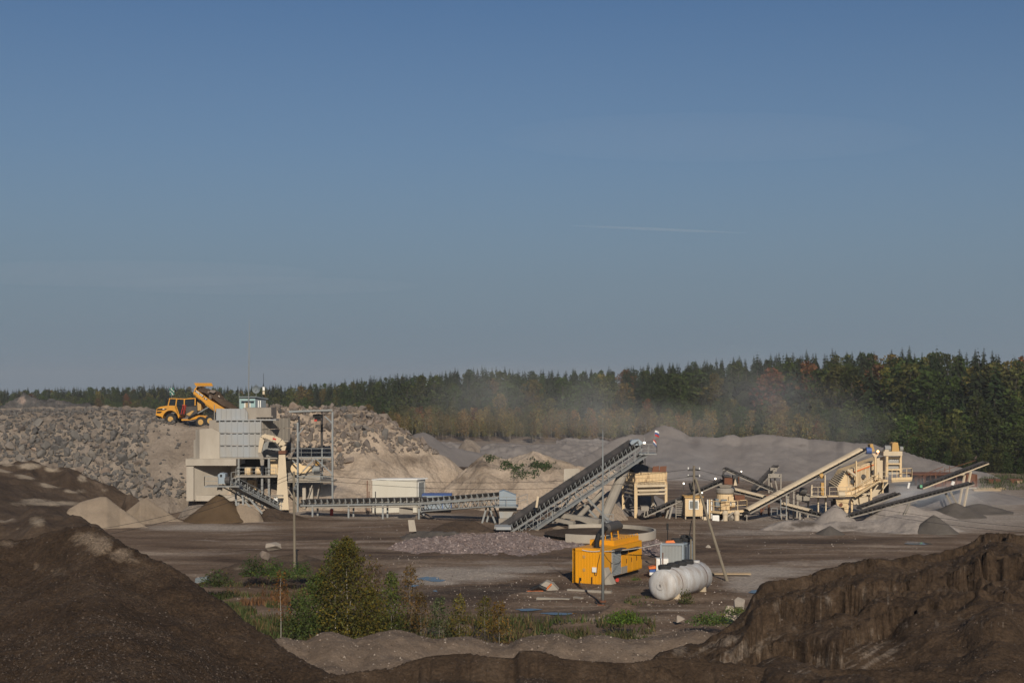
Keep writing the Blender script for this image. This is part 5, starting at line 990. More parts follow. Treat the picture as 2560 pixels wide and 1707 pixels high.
# ---------------------------------------------------------------- white tank with old tyres on top
tc0, tc1 = P(1657, 1462, 98.2), P(1746, 1440, 103.2)
T = thing('storage_tank', Vector((tc0.x, tc0.y, .05)), 'weathered white horizontal cylinder tank with rust streaks', 'tank'); o = T.location.copy()
ax = (tc1-tc0).normalized(); r = 1.09; mb = MB(o)
mb.tube([tc0-ax*.34, tc0-ax*.31, tc0-ax*.18, tc0, tc1, tc1+ax*.18, tc1+ax*.31, tc1+ax*.34], [r*.3, r*.62, r*.9, r, r, r*.9, r*.62, r*.3], 40); part(mb, 'shell', M['tank'], T, smooth=True)
mb = MB(o)
for s in (.0, .28, .56, .84, 1): q = tc0.lerp(tc1, s); mb.tube([q-ax*.02, q+ax*.02], r+.014, 40, False)
part(mb, 'seam', M['tank'], T)
for s in (.16, .86):
    q = tc0.lerp(tc1, s); mb = MB(o); mb.tube([q-ax*.03, q+ax*.03], r+.03, 40, False); part(mb, 'strap', M['rust'], T)
sd2 = ax.cross(Vector((0, 0, 1))).normalized()
for s in (.12, .85):
    q = tc0.lerp(tc1, s); mb = MB(o); mb.prism([Vector((q.x, q.y, -.2))-sd2*.95, Vector((q.x, q.y, -.2))+sd2*.95, q+sd2*.9+Vector((0, 0, -.6)), q+Vector((0, 0, -1.05)), q-sd2*.9+Vector((0, 0, -.6))], ax*.25); part(mb, 'cradle', M['cream2'], T)
mb = MB(o); q = tc0-ax*.33+Vector((0, 0, 0)); mb.tube([q, q-ax*.07], .3, 20); ht = part(mb, 'hatch', M['tank'], T)
mb = MB(o); mb.tube([q-ax*.07+Vector((0, 0, -.1)), q-ax*.12+Vector((0, 0, .1))], .03, 6); part(mb, 'handle', M['steeldark'], ht)
mb = MB(o); q = tc0.lerp(tc1, .93)+Vector((0, 0, r)); mb.tube([q-Vector((0, 0, .1)), q+Vector((0, 0, .12))], .28, 16); part(mb, 'manhole', M['tank'], T)
def tyre(c, r_, n_, label, tilt=(0, 0, 0)):
    mb = MB(c); R_ = r_; k = 26; prof = [(R_*.5, -.1), (R_*.58, -.15), (R_*.92, -.15), (R_, -.1), (R_, .1), (R_*.92, .15), (R_*.58, .15), (R_*.5, .1)]
    vs = []; m_ = len(prof)
    for i in range(k):
        a = 2*math.pi*i/k
        for p_, z in prof: vs.append(Vector((math.cos(a)*p_, math.sin(a)*p_, z))+Vector(c))
    mb.add(vs, [(i*m_+j, i*m_+(j+1) % m_, ((i+1) % k)*m_+(j+1) % m_, ((i+1) % k)*m_+j) for i in range(k) for j in range(m_)])
    o_ = mb.build('tyre', M['rubber']); o_.rotation_euler = tilt; tag(o_, label, 'tyre', 'old tyres lying about the tank and container'); return o_
tz = tc0.z+r+.12
for s, l in ((.12, 'nearest old black tyre lying flat on top of the white tank'), (.36, 'second old black tyre from the tank front lying flat on it'), (.56, 'third old black tyre lying on the tank between two others'), (.76, 'old black tyre farthest along the top of the white tank')):
    q = tc0.lerp(tc1, s); tyre(Vector((q.x-.2, q.y, q.z+r+.1)), .46, 0, l, (R(2), R(-3), 0))

# ---------------------------------------------------------------- blue-grey container and cabinet behind the tank
d = 113.0; bx = Vector((X(1652, d), d, 0)); T = thing('container', bx, 'grey corrugated container with light blue frame and tyres on its roof', 'container'); o = bx
a, b = Vector((X(1652, d), d, 0)), Vector((X(1706, d), d-.15, 0)); c = Vector((X(1732.5, d+2.1), d+2.1, 0)); dd_ = a+(c-b); zt = Z(1358, d)
mb = MB(o); mb.prism([a, b, c, dd_], (0, 0, zt)); part(mb, 'wall', M['greyside'], T)
mb = MB(o)
for i in range(15): q = a.lerp(b, (i+.5)/15); mb.beam(q+Vector((0, -.03, .1)), q+Vector((0, -.03, zt-.12)), .05)
part(mb, 'corrugation', M['greyside'], T)
mb = MB(o); e = Vector((0, -.05, 0))
for p_, q_ in ((a, b), (b, c)): mb.beam(p_+e+Vector((0, 0, zt-.06)), q_+e+Vector((0, 0, zt-.06)), .14)
for p_ in (a, b, c): mb.beam(p_+e, p_+e+Vector((0, 0, zt)), .13)
part(mb, 'frame', M['bluegrey'], T)
n2 = (c-b).cross(Vector((0, 0, 1))).normalized(); q0, q1 = b.lerp(c, .25)+n2*.03, b.lerp(c, .9)+n2*.03
mb = MB(o); mb.prism([q0, q1, q1+Vector((0, 0, zt-.2)), q0+Vector((0, 0, zt-.2))], n2*.04); dr_ = part(mb, 'door', M['bluegrey'], T)
mb = MB(o); m1 = q0.lerp(q1, .55)+n2*.08; mb.beam(m1+Vector((0, 0, .2)), m1+Vector((0, 0, zt-.3)), .05); part(mb, 'lock_rod', M['black'], dr_)
mb = MB(o); q0, q1 = b.lerp(c, .02)+n2*.04, b.lerp(c, .2)+n2*.04; mb.prism([q0, q1, q1+Vector((0, 0, zt)), q0+Vector((0, 0, zt))], n2*.02); part(mb, 'dark_panel', M['slate'], T)
tyre(Vector((X(1693, d+1), d+1, zt+.15)), .48, 0, 'old tyre lying flat on the grey container roof beside a red bag'); tyre(Vector((X(1716, d+1), d+1, zt+.3)), .5, 0, 'dark tyre propped on the far corner of the grey container roof', (R(14), R(8), 0))
m_ = MB(Vector((X(1675, d+.8), d+.8, zt))); q = m_.o; 
m_.hexa([q+Vector((-.4, -.3, 0)), q+Vector((.4, -.3, 0)), q+Vector((.4, .3, 0)), q+Vector((-.4, .3, 0))], [q+Vector((-.3, -.2, .16)), q+Vector((.28, -.2, .2)), q+Vector((.3, .2, .12)), q+Vector((-.3, .2, .14))]); tag(m_.build('red_bag', M['orange']), 'crumpled orange-red bag on the grey container roof', 'bag')
for px, y1, y0, l in ((1669, 1355, 1308, 'thin dark post with a small box rising behind the grey container'), (1721, 1352, 1300, 'thin leaning dark rod on the grey container roof')):
    m_ = MB(P(px, y1, d+1.4)); m_.tube([P(px, y1+3, d+1.4), P(px+(8 if px > 1700 else 0), y0, d+1.4)], .04, 6)
    if px < 1700: m_.pbox(px-2.5, 1308, px+2.5, 1324, d+1.3, d+1.5)
    tag(m_.build('rod', M['black']), l, 'rod')
d = 109.5; T = thing('cabinet', Vector((X(1655, d), d, 0)), 'tall white steel cabinet standing behind the tank', 'cabinet'); o = T.location.copy()
mb = MB(o); mb.pbox(1641, 1396, 1671, 1440, d, d+.8); part(mb, 'body', M['white'], T)
mb = MB(o); mb.pbox(1644, 1400, 1668, 1438, d-.04, d); part(mb, 'door', M['white'], T)
m_ = MB(P(1657, 1416, 108.8)); m_.tube([(X(1657, 108.8), 108.8, 0), P(1657, 1381, 108.8)], .05, 6); tag(m_.build('post', M['rust']), 'thin rusty post in front of the white cabinet', 'post')
d = 109.8; T = thing('blue_barrel_stand', Vector((X(1630, d), d, 0)), 'small blue and white unit with an orange lid beside the white cabinet', 'pump unit'); o = T.location.copy()
mb = MB(o); mb.pbox(1624, 1422, 1641, 1430, d, d+.7); part(mb, 'casing', M['blue'], T)
mb = MB(o); mb.pbox(1624, 1430, 1640, 1437, d, d+.7); part(mb, 'base_tray', M['white'], T)
mb = MB(o); mb.prism([P(1622, 1418, d-.1), P(1640, 1414, d-.1), P(1642, 1421, d-.1), P(1623, 1422, d-.1)], (0, .8, 0)); part(mb, 'lid', M['orange'], T)
# small things on the yard
for (px0, px1, py, l) in ((1419, 1528, 1479, 'white plank lying on the mud in front of the generator'), (1342, 1424, 1500, 'pale narrow board lying on the mud left of the lamp pole'), (1436, 1455, 1498, 'short pale board end lying beside the narrow board')):
    g0, g1 = G(px0, py), G(px1, py+(5 if px1 > 1500 else 3)); m_ = MB(g0); m_.beam(g0+Vector((0, 0, .14)), g1+Vector((0, 0, .14)), .3, .16); tag(m_.build('plank', M['dusty']), l, 'plank')
g0 = G(1358, 1478); t = thing('scrap_heap', g0, 'little heap of yellow and black scrap on the mud', 'scrap heap')
mb = MB(g0); mb.prism([g0+Vector(v) for v in ((-1.0, 0, 0), (-.2, -.2, .5), (.2, 0, .75), (.7, 0, .55), (1.1, 0, .1), (.5, -.3, .0))], (.1, .7, .05)); part(mb, 'crumpled_sheet', M['dusty'], t)
mb = MB(g0); mb.tube([g0+Vector((-.9, -.3, .15)), g0+Vector((-.3, -.4, .42)), g0+Vector((.2, -.4, .18))], .17, 8); part(mb, 'hose', M['black'], t)
mb = MB(g0); mb.beam(g0+Vector((-1.2, -.5, .08)), g0+Vector((.0, -.55, .1)), .3, .08); mb.beam(g0+Vector((.2, -.3, .2)), g0+Vector((.6, -.2, .6)), .2, .08); part(mb, 'sheet', M['orange'], t)
for (px, py, s, l, me) in ((1772, 1370, .7, 'pair of pale stones on the mud right of pole', ROCKP[1]), (684, 1372, 1.35, 'pale pointed boulder on the soil hump by the power pole', ROCKP[0]), (662, 1392, 1.2, 'pinkish rounded boulder below the pale pointed one', ROCKW[3]), (1650, 1462, .3, 'small stone', ROCKW[2]), (1622, 1516, .35, 'single pale stone on the weedy rise in front of the tank', ROCKP[2])):
    if l == 'small stone': continue
    zz = {684: 14.8-(1372-975)*113/3500, 662: 14.8-(1392-975)*112.5/3500}.get(px, .12); q = G(px, py) if px not in (684, 662) else P(px, py, 113)
    if px in (684, 662): q = P(px, py, 112.6)
    tag(put_rock(me, q+Vector((0, 0, .1)), s, flat_=True), l, 'boulder')
g0 = G(1660, 1540) ; 
pz = Vector((X(1800, 112), 112, .12))
for k, dy in enumerate((0, .35)):
    m_ = MB(pz); m_.beam(pz+Vector((-2.6, dy, .0)), pz+Vector((2.4, dy-.5, .05)), .25, .12); tag(m_.build('plank', M['plank']), ['raw timber plank lying behind the leaning pole', 'second raw timber plank lying just behind the first one'][k], 'plank')
ss = MB(Vector((X(503, 99), 99, 1))); 
for k in range(3): ss.beam(P(490, 1446+k*4, 99+.05*k), P(520, 1442+k*4, 99), .5, .1)
tag(ss.build('board_stack', M['slate']), 'small stack of grey boards at the edge of the dark mound', 'board stack')

# ---------------------------------------------------------------- lamp pole, power poles, wires
b = G(1507, 1515); t = thing('lamp_pole', b, 'tall slim galvanised pole on a rust-red base flange in front of the generator', 'pole')
mb = MB(b); mb.tube([b, b+Vector((0, 0, 5)), b+Vector((0, 0, 9)), b+Vector((0, 0, 12.1))], [.105, .085, .055, .02], 12); part(mb, 'tube', M['galv'], t, smooth=True)
mb = MB(b); mb.tube([b+Vector((0, 0, .3)), b+Vector((0, 0, .42))], .24, 14); mb.prism([b+Vector(v) for v in ((-.4, -.2, .05), (.1, -.3, .05), (.15, .2, .05), (-.35, .3, .05))], (0, 0, .1)); part(mb, 'flange', M['rust'], t)
PB = Vector((X(1735, 112), 112, 0)); t = thing('power_pole', PB, 'weathered timber power pole with a slanted timber brace near the tank', 'power pole')
ptop = P(1735, 1164, 112); mb = MB(PB); mb.tube([PB, ptop], [.115, .095], 10); part(mb, 'pole', M['timber'], t)
mb = MB(PB); br = G(1820, 1452); mb.tube([br-Vector((0, 0, .2)), P(1739, 1196, 111.7)], [.13, .095], 10); part(mb, 'brace', M['timber'], t)
mb = MB(PB); q = P(1735, 1172, 112); mb.beam(q+Vector((-.5, -.1, -.1)), q+Vector((.5, .3, -.1)), .1); q2 = P(1735, 1190, 112); mb.beam(q2+Vector((-.5, -.1, 0)), q2+Vector((.5, .3, 0)), .1); part(mb, 'cross_arm', M['steeldark'], t)
mb = MB(PB)
for q in (q, q2):
    for s in (-.45, .45): p_ = q+Vector((s, .1, -.05)); mb.tube([p_, p_+Vector((0, 0, .18))], .05, 8)
part(mb, 'insulator', M['white'], t)
mb = MB(PB); q3 = P(1724, 1208, 111.6); mb.tube([q3, P(1727, 1222, 111.4), P(1733, 1226, 111.5)], .1, 6); mb.tube([P(1731, 1205, 111.7), P(1728, 1230, 111.6)], .05, 6); part(mb, 'cable_joint', M['black'], t)
mb = MB(PB); q4 = P(1738, 1240, 111.4); mb.tube([PB+Vector((-.25, -.1, .3)), PB+Vector((-.26, -.1, 2.9))], .08, 6); part(mb, 'stub_post', M['timber'], t)
PA = Vector((X(737, 108), 108, 0)); t = thing('power_pole', PA, 'plain weathered timber power pole standing behind the bushes', 'power pole'); atop = P(734.5, 1178, 108)
mb = MB(PA); mb.tube([PA, atop], [.11, .09], 10); part(mb, 'pole', M['timber'], t)
mb = MB(PA); mb.beam(P(742, 1374, 107.6), P(741, 1425, 107.6), .12); mb.beam(P(739, 1374, 107.7), P(747, 1375, 107.6), .06); part(mb, 'stub', M['black'], t)
mb = MB(PA); mb.tube([P(738, 1215, 107.7), P(740, 1212, 107.6), P(743, 1206, 107.6)], .07, 6); mb.tube([P(737, 1219, 107.6), P(738, 1221.5, 107.5)], .12, 8); part(mb, 'lamp_bracket', M['galv'], t)
def wire(a, b, sag, label, r=.022, m='wire', n=20):
    a, b = Vector(a), Vector(b); mb = MB(a); mb.tube([a.lerp(b, i/n)-Vector((0, 0, 4*sag*(i/n)*(1-i/n))) for i in range(n+1)], r, 5); tag(mb.build('overhead_wire', M[m]), label, 'wire', 'overhead wires')
wire(P(734.5, 1181, 108), P(1735, 1171, 112), .95, 'upper overhead wire strung between the two timber power poles', .015)
wire(P(734.5, 1192, 108), P(1735, 1190, 112), 1.0, 'lower overhead wire strung between the two timber power poles', .015)
wire(P(1735, 1171, 112), P(2900, 1330, 118), 1.3, 'upper overhead wire running right from the braced pole past the screen tower', .015)
wire(P(1735, 1190, 112), P(2900, 1345, 118), 1.2, 'lower overhead wire running right from the braced pole', .015)
wire(P(734.5, 1183, 108), P(-60, 1340, 112), 1.4, 'overhead wire running down left across the pale sand pile', .015)
wire(P(734.5, 1192, 108), P(-60, 1362, 112), 1.4, 'lower overhead wire running left over the yard', .015)
wire(gpt(-.1, .05, Ht-.1), P(1655, 1357, 113), .15, 'pale cable slung from the generator corner to the grey container', .035, 'cable')
wire(gpt(-1.6, -.06, Ht-.05), gpt(-.1, -.06, Ht-.05), .08, 'short pale cable along the top of the generator end', .04, 'cable')
wire(P(1507, 1378, 95.9), gpt(.1, 3.4, 1.5), .5, 'dark thin strand drawn in as the shadow of the pale cable by the louvres', .02)  # dark strand stands in for the pale cable's shadow on the generator side
m_ = MB(gpt(-2.1, -.1, .05)); a = gpt(-2.1, -.15, .06); bb = b+Vector((-.2, 0, .06)); m_.tube([a.lerp(bb, k/10)+Vector((.12*math.sin(k*1.9), 0, .03)) for k in range(11)], .055, 6); tag(m_.build('pole_shadow_strip', M['black']), 'thick black strip laid on the mud as the shadow of the lamp pole', 'cable')  # black strip laid in for the lamp pole's shadow on the mud
# ================================================================= second crushing stage and screen plant
def floodlight(px, py, d, label, drop=None, m='lamp', r=.13):
    q = P(px, py, d); mb = MB(q)
    if drop: mb.tube([q, P(px, drop, d)], .05, 6)
    else: mb.tube([q, q+Vector((0, .35, -.25))], .04, 6)
    mb.k = 1; mb.tube([q+Vector((0, -.16, 0)), q], [r, r*.8], 10); tag(mb.build('floodlight', [M['steeldark'], M[m]]), label, 'floodlight')
conveyor('belt_conveyor', P(1606, 1287, 160), P(1806, 1199, 163.5), 'dark belt conveyor rising from the feed hopper to the cone crusher', w=1.0, nid=17, lattice=False, walk=False, slim=True, steel='dusty', legs=[(.34, -.4, 0, 0), (.62, .6, 0, 0)], depth=.6)
T, at, L = conveyor('belt_conveyor', P(1866, 1278, 158), P(2160, 1121, 165), 'long cream covered conveyor climbing to the top of the screen plant', w=1.25, nid=26, lattice=False, walk=False, slim=True, steel='dusty', cover=(0, .965), legs=[(.3, 0, 0, 0), (.36, 0, 0, 0)])
o = T.location.copy(); d = 164.6
mb = MB(o); mb.tube([P(2165, 1126, d), P(2178, 1126, d)], .4, 12); part(mb, 'motor', M['blue'], T)
mb = MB(o); mb.prism([P(2175, 1111, d-.2), P(2182, 1109, d-.2), P(2187, 1127, d-.2), P(2179, 1130, d-.2)], (0, 1.2, 0)); part(mb, 'head_guard', M['ochre'], T)
conveyor('belt_conveyor', P(1936, 1224, 172), P(1812, 1169, 174), 'dark belt conveyor sloping down right behind the cone crusher', w=1.0, nid=12, lattice=False, walk=False, slim=True, steel='dusty')
conveyor('belt_conveyor', P(1912, 1244, 163), P(1800, 1216, 167), 'short cream covered conveyor behind the crusher platform', w=1.0, nid=9, lattice=False, walk=False, slim=True, steel='dusty', cover=(0, 1))
conveyor('belt_conveyor', P(2064, 1288, 156.5), P(1958, 1261, 160), 'small cream covered conveyor sloping down towards the screen chute', w=1.0, nid=9, lattice=False, walk=False, slim=True, steel='dusty', cover=(.35, 1), legs=[(.55, 0, 0, 0)])
conveyor('belt_conveyor', P(2052, 1284, 167), P(1900, 1236, 172), 'dark belt conveyor half hidden beneath the long cream conveyor', w=1.0, nid=12, lattice=False, walk=False, slim=True, steel='steeldark')
T8, at, L = conveyor('belt_conveyor', P(2110, 1290, 154), P(2428, 1206, 168), 'long dark lower stacker conveyor leaving the screen plant', w=1.0, nid=30, lattice=False, walk=False, slim=True, steel='dusty', legs=[(.47, -1.6, -3.5, .8), (.8, 1.2, -1, 0)])
conveyor('belt_conveyor', P(2148, 1266, 157.5), P(2244, 1232, 160.5), 'short pale conveyor directly under the screen box', w=.9, nid=8, lattice=False, walk=False, slim=True, steel='dusty')
T9, at, L = conveyor('belt_conveyor', P(2300, 1216, 168), P(2464, 1154, 174), 'upper stacker conveyor pointing out to the right over the red shed', w=1.0, nid=18, lattice=False, walk=False, slim=True, steel='cream2', legs=[(.72, -1.2, -.8, 0), (.62, -2.3, 0, 4)])
conveyor('belt_conveyor', P(1884, 1220, 200), P(1940, 1163, 204), 'dim far conveyor standing in the dust in front of the stockpile', w=1.0, nid=9, lattice=False, walk=False, slim=True, steel='dusty', legs=[(.75, .6, 0, 0)])
t = thing('far_hopper', Vector((X(1932, 202), 202, 0)), 'dim dust-covered hopper beside the far conveyor', 'hopper'); o = t.location.copy(); d = 202
mb = MB(o); mb.hexa([P(1928, 1195, d), P(1944, 1195, d), P(1944, 1195, d+2), P(1928, 1195, d+2)], [P(1924, 1184, d), P(1950, 1184, d), P(1950, 1184, d+2), P(1924, 1184, d+2)]); part(mb, 'bin', M['dusty'], t)
mb = MB(o); mb.pbox(1926, 1169, 1942, 1178, d+1, d+2); mb.pbox(1920, 1191, 1954, 1194, d-.2, d+2.3); part(mb, 'feeder', M['dusty'], t)
for px in (1922, 1952):
    mb = MB(o); mb.pbar((px, 1184, d), (px, 1235, d), .2); part(mb, 'leg', M['dusty'], t)

# cone crusher on its deck
d = 160.0
t = thing('cone_crusher', Vector((X(1812, d), d, 0)), 'cream cone crusher on a railed deck held by stout columns', 'cone crusher'); o = t.location.copy()
mb = MB(o); c = P(1813, 1240, d+1.6)
mb.tube([P(1812, 1273, d+1.6), P(1812, 1254, d+1.6), P(1812, 1252, d+1.6), P(1812, 1234, d+1.6)], [.8, .9, 1.0, .95], 20); part(mb, 'body', M['cream'], t)
mb = MB(o); mb.tube([P(1812, 1233, d+1.6), P(1812, 1230.5, d+1.6), P(1812, 1222, d+1.6), P(1812, 1219, d+1.6)], [.95, 1.05, 1.05, .85], 20); part(mb, 'bowl', M['dusty'], t)
mb = MB(o); mb.hexa([P(1801, 1219, d+.9), P(1826, 1219, d+.9), P(1826, 1219, d+2.3), P(1801, 1219, d+2.3)], [P(1796, 1211, d+.7), P(1831, 1211, d+.7), P(1831, 1211, d+2.5), P(1796, 1211, d+2.5)]); part(mb, 'feed_funnel', M['dusty'], t)
mb = MB(o); mb.pbox(1811, 1194, 1831, 1213, d+2, d+3.6); mb.pbox(1846, 1191, 1848, 1208, d+2.6, d+2.8); part(mb, 'feed_box', M['rust'], t)
mb = MB(o); mb.pbox(1833, 1188, 1849, 1209, d+3, d+4); mb.tube([P(1807, 1193, d+3), P(1809, 1180, d+3), P(1816, 1174, d+3)], .12, 8); mb.pbox(1810, 1189, 1828, 1192, d+1.8, d+3.8); part(mb, 'surge_bin', M['steeldark'], t)
mb = MB(o); mb.prism([P(1834, 1213, d+2), P(1838, 1195, d+2), P(1843, 1213, d+2)], (0, .8, 0)); part(mb, 'bin_support', M['cream2'], t)
mb = MB(o); mb.pbox(1822, 1241, 1834, 1252, d+.3, d+1.2); mb.tube([P(1828, 1259, d+.4), P(1836, 1259, d+.4)], .42, 14); part(mb, 'drive_motor', M['cream'], t)
mb = MB(o); mb.tube([P(1832, 1259, d+.2), P(1832, 1259, d+.45)], .3, 14); part(mb, 'pulley', M['white'], t)
mb = MB(o); mb.pbox(1789, 1247, 1800, 1268, d+1, d+2.2); mb.pbox(1803, 1248, 1818, 1252, d+.2, d+.5); part(mb, 'lubrication_unit', M['slate'], t)
mb = MB(o); mb.pbox(1838, 1238, 1862, 1250, d+2.5, d+3.6); mb.tube([P(1836, 1243, d+2.3), P(1840, 1243, d+2.3)], .3, 10); part(mb, 'gearbox', M['rust'], t)
mb = MB(o); mb.prism([P(1766, 1274, d+1), P(1801, 1278, d-.6), P(1868, 1273.5, d-.2), P(1868, 1273.5, d+4), P(1766, 1274, d+4)], (0, 0, -.28)); part(mb, 'deck', M['cream'], t)
mb = MB(o); rail(mb, [P(1768, 1274, d+1), P(1801, 1278, d-.55), P(1866, 1273.5, d-.15), P(1867, 1273.5, d+2.4)], 1.1, .95, .07); part(mb, 'railing', M['cream'], t)
for px, e_ in ((1769, 0), (1774, .1), (1779, .2)):
    mb = MB(o); mb.tube([P(px, 1300, d+.4+e_), P(px, 1248, d+.4+e_)], .09, 8); part(mb, 'pipe', M['white'] if px != 1774 else M['cream'], t)
for px in (1813, 1842):
    mb = MB(o); mb.tube([P(px, 1319, d-1.2), P(px, 1288, d-1.2), P(px, 1286, d-1.2), P(px, 1279, d-1.0)], [.3, .27, .36, .3], 14); part(mb, 'column', M['cream2'], t)
mb = MB(o)
for px in (1776, 1862): mb.pbox(px-1.5, 1277, px+1.5, 1310, d+2.5, d+2.8)
part(mb, 'rear_column', M['dusty'], t)
mb = MB(o); mb.tube([P(1803, 1303, d-1.4), P(1832, 1281, d-1), P(1845, 1287, d-1), P(1858, 1286, d-1), P(1864, 1278, d-.6)], .11, 8); part(mb, 'hose', M['dusty'], t)
mb = MB(o); mb.tube([P(1826, 1297, d-1.0), P(1834, 1290, d-.5)], .3, 10); mb.pbox(1822, 1296, 1834, 1318, d-.6, d+.6); part(mb, 'pump', M['dusty'], t)
mb = MB(o); mb.pbox(1846, 1293, 1860, 1315, d+.2, d+1.4); part(mb, 'oil_tank', M['dusty'], t)
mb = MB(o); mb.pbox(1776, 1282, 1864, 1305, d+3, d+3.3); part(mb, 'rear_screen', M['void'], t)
mb = MB(o); mb.pbox(1774, 1318, 1886, 1322, d-1.9, d+2.5); part(mb, 'foundation', M['concrete'], t)
for (a, b_, y0, y1, dz, l, m_, nm) in ((1781, 1798, 1288, 1312, -1.9, 'white electrical cabinet on a cream base under the crusher deck', 'white', 'cabinet'), (1759, 1767, 1292, 1315, -1.6, 'narrow cream cabinet beside the white electrical cabinet', 'cream2', 'cabinet')):
    q = Vector((X((a+b_)/2, d+dz), d+dz, 0)); t = thing('electrical_cabinet', q, l, nm)
    mb = MB(q); mb.pbox(a, y0, b_, y1, d+dz, d+dz+.6); part(mb, 'body', M[m_], t)
    mb = MB(q); mb.pbox(a+1, y0+1.5, b_-1, y1-1.5, d+dz-.03, d+dz); part(mb, 'door', M[m_], t)
    mb = MB(q); mb.pbox(a-1, y1, b_+2, y1+8, d+dz-.2, d+dz+.9); part(mb, 'base', M['cream2'], t)
    mb = MB(q); mb.pbox(a+1, y1+3, b_-1, y1+5, d+dz-.23, d+dz-.19); part(mb, 'slot', M['void'], t)
m_ = MB(P(1867, 1310, 158)); m_.pbar((1867, 1318, 158), (1867, 1287, 158), .1); m_.pbox(1865, 1286, 1869.5, 1290, 157.9, 158.2); tag(m_.build('sensor_post', M['dusty']), 'slim post with a pale box beside the cone crusher', 'post')
# cream operator cabin on legs
t = thing('operator_cabin', Vector((X(1734, 160), 160, 0)), 'cream operator cabin on short legs behind the timber pole brace', 'cabin'); o = t.location.copy(); d = 160
mb = MB(o); mb.pbox(1713, 1243, 1757, 1290, d, d+2.4)
for i in range(9): mb.pbox(1715+i*5, 1247, 1716+i*5, 1289, d-.04, d)
part(mb, 'wall', M['cream'], t)
mb = MB(o); mb.pbox(1711, 1240.5, 1759, 1243.4, d-.2, d+2.6); part(mb, 'roof', M['ochre'], t)
mb = MB(o); mb.pbox(1722, 1250, 1747, 1273, d-.08, d); w_ = part(mb, 'window', M['white'], t)
mb = MB(o); mb.pbox(1724.5, 1252.5, 1744.5, 1270.5, d-.1, d-.07); part(mb, 'pane', M['pane'], w_)
for px in (1714, 1735, 1756):
    mb = MB(o); mb.pbox(px-1.3, 1290, px+1.3, 1312, d+.1, d+.3); part(mb, 'leg', M['cream2'], t)
t = thing('access_stair', Vector((X(1700, 161), 161, 0)), 'shaded steel stair and stacked frames left of the cream cabin', 'stair'); o = t.location.copy(); d = 161
mb = MB(o)
for i in range(9): mb.pbox(1690, 1251+i*4.4, 1711, 1252.8+i*4.4, d+.1*i, d+.1*i+.5)
part(mb, 'tread', M['dusty'], t)
for px in (1690, 1711):
    mb = MB(o); mb.pbox(px-1, 1248, px+1, 1300, d-.1, d+.1); part(mb, 'stringer', M['dusty'], t)
t = thing('vibrating_feeder', Vector((X(1612, 162), 162, 0)), 'dusty small feeder frame at the tail of the dark conveyor', 'feeder'); o = t.location.copy(); d = 159.5
mb = MB(o); mb.pbox(1603, 1266, 1622, 1276, d, d+1.6); part(mb, 'tray', M['dusty'], t)
mb = MB(o); mb.pbar((1610, 1292, d), (1614, 1266, d), .12); mb.pbar((1620, 1292, d), (1618, 1276, d), .12); mb.pbar((1628, 1266, d), (1634, 1256, d), .12); mb.pbar((1634, 1256, d), (1640, 1266, d), .12); part(mb, 'frame', M['dusty'], t)
for a in ((1709, 1208, 161.5, 'lit floodlight on a short post above the dark crusher conveyor', 1228), (1788, 1196, 163, 'lit floodlight near the head of the dark crusher conveyor'), (1853, 1178, 172, 'small lit lamp on the sloping conveyor behind the crusher'), (1755, 1231, 159, 'small lit lamp right of the timber pole brace', 1247)): floodlight(*a, r=.1 if a[1] < 1210 and a[0] < 1800 else .07)
# stage screens and walkways
d = 158.5
t = thing('frame_stand', Vector((X(1953, d), d, 0)), 'slim open steel frame standing under the long cream conveyor', 'frame'); o = t.location.copy()
for px in (1952, 1966):
    mb = MB(o); mb.pbox(px-.8, 1246, px+.8, 1293, d, d+.15); part(mb, 'post', M['steel'], t)
mb = MB(o); mb.pbox(1950, 1267, 1968, 1268.5, d+.02, d+.12); mb.pbox(1950, 1286, 1968, 1287.5, d+.02, d+.12); part(mb, 'crossbar', M['steel'], t)
t = thing('hand_rail', Vector((X(1935, 157), 157, 0)), 'low grey hand rail on the dirt bank beside the slim frame', 'rail'); mb = MB(t.location.copy()); mb.pbar((1928, 1270, 157), (1943, 1269, 157), .06); mb.pbar((1928, 1287, 157), (1929, 1270, 157), .06); mb.pbar((1943, 1286, 157), (1943, 1269, 157), .06); part(mb, 'bar', M['steel'], t)

# screen plant
d = 160.0
t = thing('screen_plant', Vector((X(2150, d), d, 0)), 'tall cream vibrating screen plant with an orange-striped inclined box and sloping walkway', 'screen plant'); o = t.location.copy()
mb = MB(o); A, Bq, Cq, Dq = P(2093, 1219, d+.4), P(2118, 1176, d+.4), P(2210, 1143, d+2.0), P(2210, 1196, d+2.0)
E_, F_ = P(2120, 1222, d+.5), P(2150, 1219, d+.8)
mb.prism([A, Bq, Cq, Dq, F_, E_], (-.5, 2.6, 0)); bx = part(mb, 'screen_box', M['cream'], t)
mb = MB(o)
for i in range(26):
    f = (i+.5)/26; q1 = Bq.lerp(Cq, f)+Vector((0, -.07, -.45)); q0 = E_.lerp(Dq, f)+Vector((0, -.07, .1)); mb.beam(q0, q1, .05 if i % 3 else .11, .1)
for k in (0, .99): mb.beam(Bq+Vector((0, -.06, -.1-k*.25)), Cq+Vector((0, -.06, -.1-k*.25)), .1, .08)
part(mb, 'rib', M['cream2'], bx)
mb = MB(o); mb.beam(Bq+Vector((.1, -.13, -.42)), Cq+Vector((-.1, -.13, -.42)), .05, .13); part(mb, 'stripe', M['orange'], bx)
for f, g in ((.42, .42), (.7, .48), (.12, .35)):
    q = (E_.lerp(Dq, f)).lerp(Bq.lerp(Cq, f), g); mb = MB(o); mb.tube([q+Vector((0, -.35, 0)), q+Vector((0, .05, 0))], .26, 14); part(mb, 'exciter', M['steeldark'], bx)
mb = MB(o); n1 = Vector((-1, -.5, .35)).normalized()*.06
